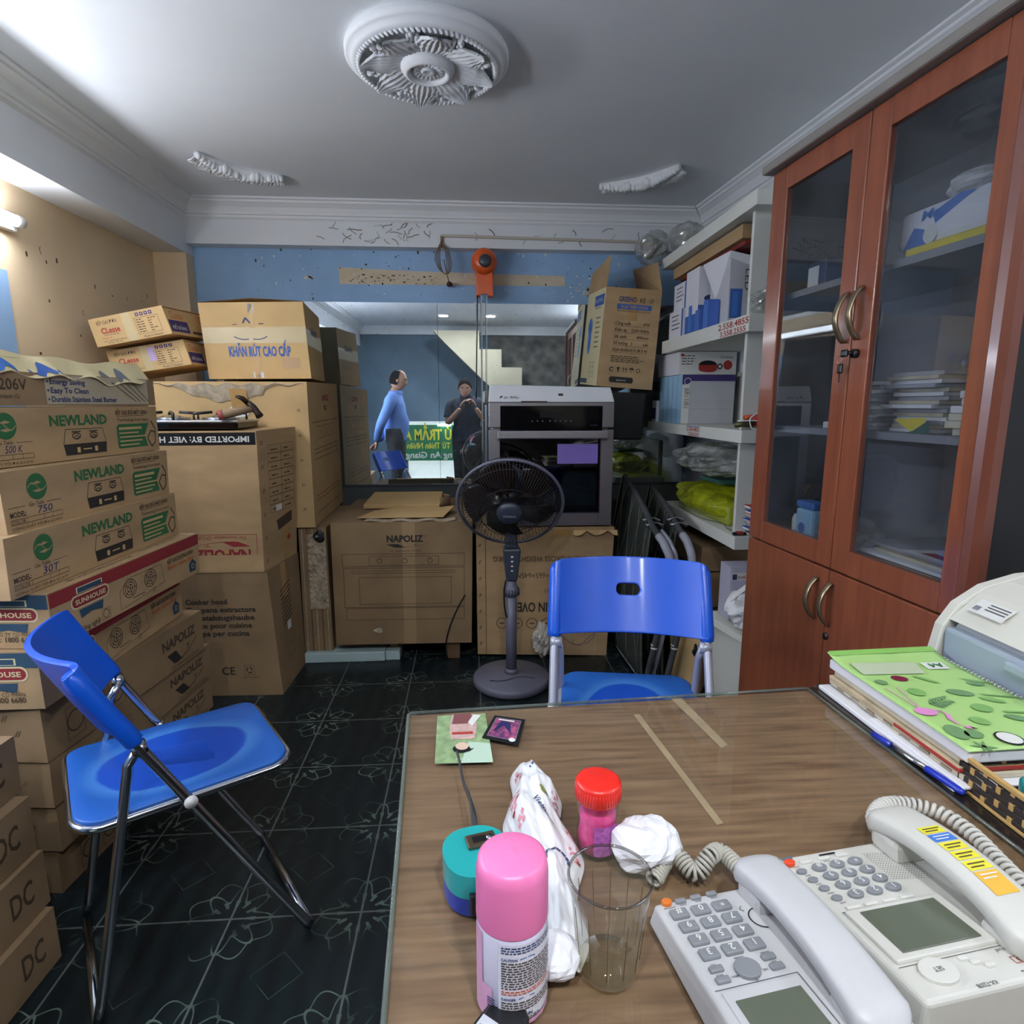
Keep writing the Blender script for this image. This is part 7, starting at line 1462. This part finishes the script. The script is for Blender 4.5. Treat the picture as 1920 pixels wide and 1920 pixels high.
def head(b, c, R, m, ears=True):
    """head facing +y in its own axes: skull, jaw, nose, brow, lips, ears"""
    def f(u, v):
        a = 2*PI*u; e = -PI/2+PI*v; x, y, z = math.cos(e)*math.cos(a), math.cos(e)*math.sin(a), math.sin(e)
        jaw = max(0, -z); wx = .073*(1-.28*jaw**1.5); wy = .092*(1-.10*jaw) if y < 0 else .088*(1+.04*jaw)
        p = Vector((x*wx, y*wy-(0 if y > 0 else .006*jaw*6*abs(y)*.3), z*.112))
        if y > .3: fz = z*.112; p.y += .016*math.exp(-((p.x/.011)**2+((fz+.018)/.020)**2))-.007*math.exp(-(((abs(p.x)-.03)/.014)**2+((fz-.008)/.013)**2))+.005*math.exp(-((p.x/.024)**2+((fz+.055)/.008)**2))+.006*math.exp(-((p.x/.05)**2+((fz-.028)/.012)**2))
        return c+R @ p
    b.grid(f, 32, 24, m)
    for s in (-1, 1): b.ball(c+R @ Vector((s*.075, -.008, -.005)), (.010, .018, .030), m, R, 10, 8)
    for s in (-1, 1): b.ball(c+R @ Vector((s*.029, .076, .008)), (.012, .006, .006), mat('eye_white', 'd8d4ce', .3), R, 8, 6); b.ball(c+R @ Vector((s*.029, .081, .008)), (.005, .003, .005), HAIR, R, 8, 6); b.tube([c+R @ Vector((s*.014, .086, .028)), c+R @ Vector((s*.045, .072, .030))], .004, HAIR, 6)
    b.tube([c+R @ Vector((x, .084-abs(x)*.25, -.055)) for x in (-.022, -.01, 0, .01, .022)], [.003, .005, .005, .005, .003], mat('lips', '96605a', .5), 6)
def haircap(c, R, crown=True, m=None):
    b = MB()
    def f(u, v):
        a = 2*PI*u; e = PI/2-v*PI*(.56 if math.sin(a) < 0 else .56-.28*math.sin(a)); e0 = 0
        x, y, z = math.cos(e)*math.cos(a), math.cos(e)*math.sin(a), math.sin(e); return c+R @ Vector((x*.080, y*.098-.004, z*.121+.002))
    def g(u, v):
        a = PI+PI*u; e = (.62-.95*v)*PI/2*1.0; x, y, z = math.cos(e)*math.cos(a), math.cos(e)*math.sin(a), math.sin(e); return c+R @ Vector((x*.080, y*.098-.003, z*.116))
    b.grid(f if crown else g, 28, 10, m or HAIR, thick=.004); return b
def hand(b, wrist, pdir, pnorm, m, curl, side):
    """palm and five bent fingers"""
    d = pdir.normalized(); n = pnorm.normalized(); s = d.cross(n).normalized()*side; c = wrist+d*.045
    X = Matrix((s, d, n)).transposed(); b.ball(c, (.040, .050, .016), m, X, 12, 8)
    for i, L in enumerate((.066, .074, .070, .055)):
        p = c+s*(.027-.018*i)+d*.042; pts = [p]; a = .2
        for k in range(3): a += curl; p = p+(d*math.cos(a)+n*math.sin(a))*L*(.45, .32, .23)[k]; pts.append(p)
        b.tube(pts, [.0095, .009, .008, .006], m, 8)
    p = c+s*.036-d*.018; b.tube([p, p+s*.022+d*.026+n*.008, p+s*.026+d*.056+n*.018], [.0125, .011, .008], m, 8)
def rotm(az, pitch=0): return Matrix.Rotation(az, 3, 'Z') @ Matrix.Rotation(pitch, 3, 'X')
def loft(b, M, rings, m, n=22, close=True):
    """rings: (cx, cy, z, rx, ry) in the figure's own axes; M maps them to the place"""
    vs = [M(cx+rx*math.cos(2*PI*k/n), cy+ry*math.sin(2*PI*k/n), z) for cx, cy, z, rx, ry in rings for k in range(n)]
    fs = [(i*n+k, i*n+(k+1) % n, (i+1)*n+(k+1) % n, (i+1)*n+k) for i in range(len(rings)-1) for k in range(n)]
    if close: fs.append(tuple(range(n))[::-1])
    b.add(vs, fs, m, True)
def shirt(t, M, m, belly, sleeves, name='shirt'):
    b = MB(); B = belly
    loft(b, M, [(0, 0, .80, .168, .122), (0, 0, .83, .166, .120), (0, B*.4, .93, .163, .122+B), (0, B*.5, 1.03, .166, .124+B), (0, 0, 1.12, .180, .126), (0, -.005, 1.20, .194, .122), (0, -.008, 1.262, .192, .108), (0, -.004, 1.296, .150, .094), (0, .004, 1.322, .100, .082), (0, .010, 1.340, .074, .072), (0, .012, 1.350, .070, .070)], m)
    for pts, rs in sleeves: b.tube(spline(pts, 5), [rs[0]+(rs[1]-rs[0])*k/((len(pts)-1)*5) for k in range((len(pts)-1)*5+1)], m, 14)
    b.build(name, t)
    b = MB(); loft(b, M, [(0, .010, 1.335, .070, .070), (0, .014, 1.366, .066, .066), (0, .014, 1.356, .076, .076), (0, .012, 1.330, .082, .082)], m, close=False); b.build('collar', t)
# man with a phone, facing the mirror, standing just behind the camera
po = Vector((-.03, -.33, 0)); t = thing('person', tuple(po), 'man in a dark polo shirt holding a phone up, reflected in the mirror', 'person')
hc = po+Vector((-.02, .06, 1.405)); RH = rotm(0, -.22)
wl, wr = Vector((-.105, -.095, 1.19)), Vector((.075, -.095, 1.195))
V = {'pelvis': (po.x, po.y, .90, .12), 'sp': (po.x, po.y, 1.05, .115), 'ch': (po.x, po.y+.01, 1.17, .105), 'nk': (po.x-.005, po.y+.03, 1.285, .055), 'hd': (hc.x, hc.y-.02, hc.z-.05, .052),
     'sl': (po.x-.175, po.y+.01, 1.205, .042), 'el': (po.x-.24, po.y+.06, .985, .043), 'wl': (wl.x, wl.y, wl.z-.02, .027), 'sr': (po.x+.175, po.y+.01, 1.205, .042), 'er': (po.x+.24, po.y+.06, .985, .043), 'wr': (wr.x, wr.y, wr.z-.02, .027),
     'hl': (po.x-.09, po.y, .84, .09), 'kl': (po.x-.10, po.y+.02, .45, .058), 'al': (po.x-.10, po.y-.01, .085, .04), 'tl': (po.x-.11, po.y+.11, .035, .032), 'hr': (po.x+.09, po.y, .84, .09), 'kr': (po.x+.10, po.y+.02, .45, .058), 'ar': (po.x+.10, po.y-.01, .085, .04), 'tr': (po.x+.11, po.y+.11, .035, .032)}
EA = [('pelvis', 'sp'), ('sp', 'ch'), ('ch', 'nk'), ('nk', 'hd'), ('ch', 'sl'), ('sl', 'el'), ('el', 'wl'), ('ch', 'sr'), ('sr', 'er'), ('er', 'wr'), ('pelvis', 'hl'), ('hl', 'kl'), ('kl', 'al'), ('al', 'tl'), ('pelvis', 'hr'), ('hr', 'kr'), ('kr', 'ar'), ('ar', 'tr')]
def lerp(a, c, f, r): return tuple(V[a][i]*(1-f)+V[c][i]*f for i in range(3))+(r,)
b = MB(); b.add(*skin(V, EA, 'pelvis'), SKN, True); head(b, hc, RH, SKN)
hand(b, wl, Vector((.55, .15, .75)), Vector((.7, .2, -.5)), SKN, .55, -1); hand(b, wr, Vector((-.5, .15, .8)), Vector((-.7, .2, -.5)), SKN, .55, 1); b.build('body', t)
haircap(hc, RH).build('hair', t)
Mp = lambda x, y, z: (po.x+x, po.y+y+.012, z-.025)
shirt(t, Mp, mat('dark_polo', '20263a', .85, var=.1, scale=20), .0, [([(po.x+s_*.05, po.y+.004, 1.245), (po.x+s_*.13, po.y, 1.238), (po.x+s_*.19, po.y+.008, 1.20), (po.x+s_*.212, po.y+.03, 1.12), (po.x+s_*.226, po.y+.045, 1.06)], (.070, .060)) for s_ in (-1, 1)])
def trousers(V, po, m, t):
    b = MB()
    for s in ('l', 'r'):
        h, k, a = (Vector(V[n+s][:3]) for n in 'hka'); top = h+(Vector((po.x, po.y, h.z))-h)*.15+Vector((0, 0, .10))
        path = spline([top, h, h*.5+k*.5, k, k*.5+a*.5, Vector((a.x, a.y, .055))], 4); r_ = spline([(.102, 0, 0), (.100, 0, 0), (.086, 0, 0), (.070, 0, 0), (.064, 0, 0), (.062, 0, 0)], 4)
        b.tube(path, [p.x for p in r_], m, 18)
    b.build('trousers', t)
    for s in ('l', 'r'):
        a, c = Vector(V['a'+s][:3]), Vector(V['t'+s][:3]); b = MB(); b.tube([a+(a-c).normalized()*.05+Vector((0, 0, -.04)), a+Vector((0, 0, -.04)), c+Vector((0, 0, .008)), c+(c-a).normalized()*.05], [.036, .044, .04, .022], BLK, 12); b.build('shoe', t)
trousers(V, po, mat('dark_trousers', '232730', .85, var=.1, scale=20), t)
ph = thing('mobile_phone', (-.015, -.04, 1.22), 'black phone held up by the man in the dark polo shirt', 'phone')
b = MB(); b.box(-.055, .03, -.042, -.032, 1.17, 1.25, BLK, .003); b.build('case', ph)
b = MB(); b.lathe([(0, 0), (.006, 0), (.0065, .002)], CHROME, (.0, -.030, 1.235), 12, X=Matrix.Rotation(-PI/2, 3, 'X')); b.build('lens', ph)
# man in a blue shirt, standing side-on with his hands behind his back
po = Vector((-.84, .2, 0)); t = thing('person', tuple(po), 'balding man in a light blue shirt, hands behind his back, reflected in the mirror', 'person')
R1 = Matrix.Rotation(-PI/2, 3, 'Z')   # faces +x
def W_(x, y, z): return tuple(po+R1 @ Vector((x, y, z)))
hc = Vector(W_(0, .055, 1.485)); RH = Matrix.Rotation(-PI/2, 3, 'Z') @ Matrix.Rotation(-.25, 3, 'X')
V = {'pelvis': W_(0, 0, .90)+(.13,), 'sp': W_(0, .015, 1.04)+(.13,), 'ch': W_(0, -.01, 1.19)+(.105,), 'nk': W_(0, -.005, 1.335)+(.057,), 'hd': W_(0, .025, 1.42)+(.052,),
     'sl': W_(-.18, -.03, 1.24)+(.042,), 'el': W_(-.24, -.13, 1.0)+(.044,), 'wl': W_(-.06, -.20, .80)+(.028,), 'sr': W_(.18, -.03, 1.24)+(.042,), 'er': W_(.24, -.13, 1.0)+(.044,), 'wr': W_(.06, -.21, .81)+(.028,),
     'hl': W_(-.09, 0, .84)+(.095,), 'kl': W_(-.10, .02, .45)+(.06,), 'al': W_(-.10, -.01, .085)+(.042,), 'tl': W_(-.11, .12, .035)+(.033,), 'hr': W_(.09, 0, .84)+(.095,), 'kr': W_(.10, .02, .45)+(.06,), 'ar': W_(.10, -.01, .085)+(.042,), 'tr': W_(.11, .12, .035)+(.033,)}
b = MB(); b.add(*skin(V, EA, 'pelvis'), SKN, True); head(b, hc, RH, SKN)
hand(b, Vector(W_(-.05, -.21, .795)), R1 @ Vector((.7, -.1, -.5)), R1 @ Vector((0, -1, .2)), SKN, .35, 1); hand(b, Vector(W_(.05, -.225, .80)), R1 @ Vector((-.7, -.1, -.5)), R1 @ Vector((0, -1, .2)), SKN, .35, -1); b.build('body', t)
haircap(hc, RH, False).build('hair', t)
shirt(t, lambda x, y, z: W_(x, y, z+.005), mat('blue_shirt', '6f95dc', .8, var=.06, scale=14), .022, [([W_(s_*.05, -.006, 1.268), W_(s_*.13, -.012, 1.265), W_(s_*.19, -.03, 1.225), W_(s_*.225, -.085, 1.10), W_(s_*.236, -.13, 1.0), W_(s_*.17, -.165, .91), W_(s_*.085, -.195, .825)], (.070, .040)) for s_ in (-1, 1)])
trousers(V, po, mat('charcoal_trousers', '35373c', .85, var=.15, scale=20), t)
# stairs, sign and lamps on the front wall
st = thing('staircase', (.25, FY+.18, 1.1), 'cream stepped staircase side seen in the mirror behind the men', 'staircase')
CRS = mat('cream_stair', '98927e', .75, var=.06, scale=5)
pts = [(-.46, 2.165), (.14, 2.165), (.14, 1.93), (.43, 1.93), (.43, 1.70), (.70, 1.70), (.70, 1.46), (.97, 1.46), (.97, 1.22), (1.24, 1.22), (1.24, .98), (1.05, .98), (.38, 1.36), (.19, 1.53), (-.3, 2.0)]
b = MB(); b.prism(pts, FR((0, FY+.34, 0), (1, 0, 0), (0, 0, 1)), -.30, 0, CRS); b.build('stringer', st)
for x0, x1, z in ((-.1, .16, 2.165), (.13, .45, 1.93), (.42, .72, 1.70), (.69, .99, 1.46), (.96, 1.26, 1.22)):
    b = MB(); b.box(x0, x1, FY+.03, FY+.36, z-.002, z+.018, mat('dark_tread', '3a3634', .5)); b.build('tread', st)
sg = thing('shop_sign', (-.56, FY+.02, .42), 'green shop sign with yellow and white lettering seen reversed in the mirror', 'sign')
SGN = mat('sign_green', '2c7a52', .5); b = MB(); b.box(-.98, -.10, FY+.005, FY+.03, .42, .93, SGN, .003); Fs = FR((-.10, FY+.03, .42), (-1, 0, 0), (0, 0, 1), (0, 1, 0)); YEL = mat('sign_yellow', 'd8d23c', .5)
text(b, Fs, .16, .30, 'Ú TRẦM A', .15, YEL, w=.68, bold=3, d=.001); text(b, Fs, .18, .175, 'Từ Thiên Nhiên', .085, YEL, w=.62, bold=2, d=.001); text(b, Fs, .16, .04, 'ng An Giang', .09, INKW, w=.66, bold=2, d=.001); b.build('board', sg)
for x in (-.36, .10):
    t = thing('strip_light', (x, FY+.06, .915), 'short white strip light on the front wall, '+('over the green sign' if x < 0 else 'beside the green sign'), 'lamp', 'strip lights seen in the mirror')
    b = MB(); b.box(x-.10 if x < 0 else x-.03, x+.10 if x < 0 else x+.03, FY+.032, FY+.055, .93, .95, WHITEP); b.build('batten', t)
    b = MB(); b.tube([(x-.095 if x < 0 else x-.028, FY+.066, .925), (x+.095 if x < 0 else x+.028, FY+.066, .925)], .011, mat('strip_lit', 'ffffff', .4, emit=('f4f8ff', 9)), 10); b.build('tube', t)
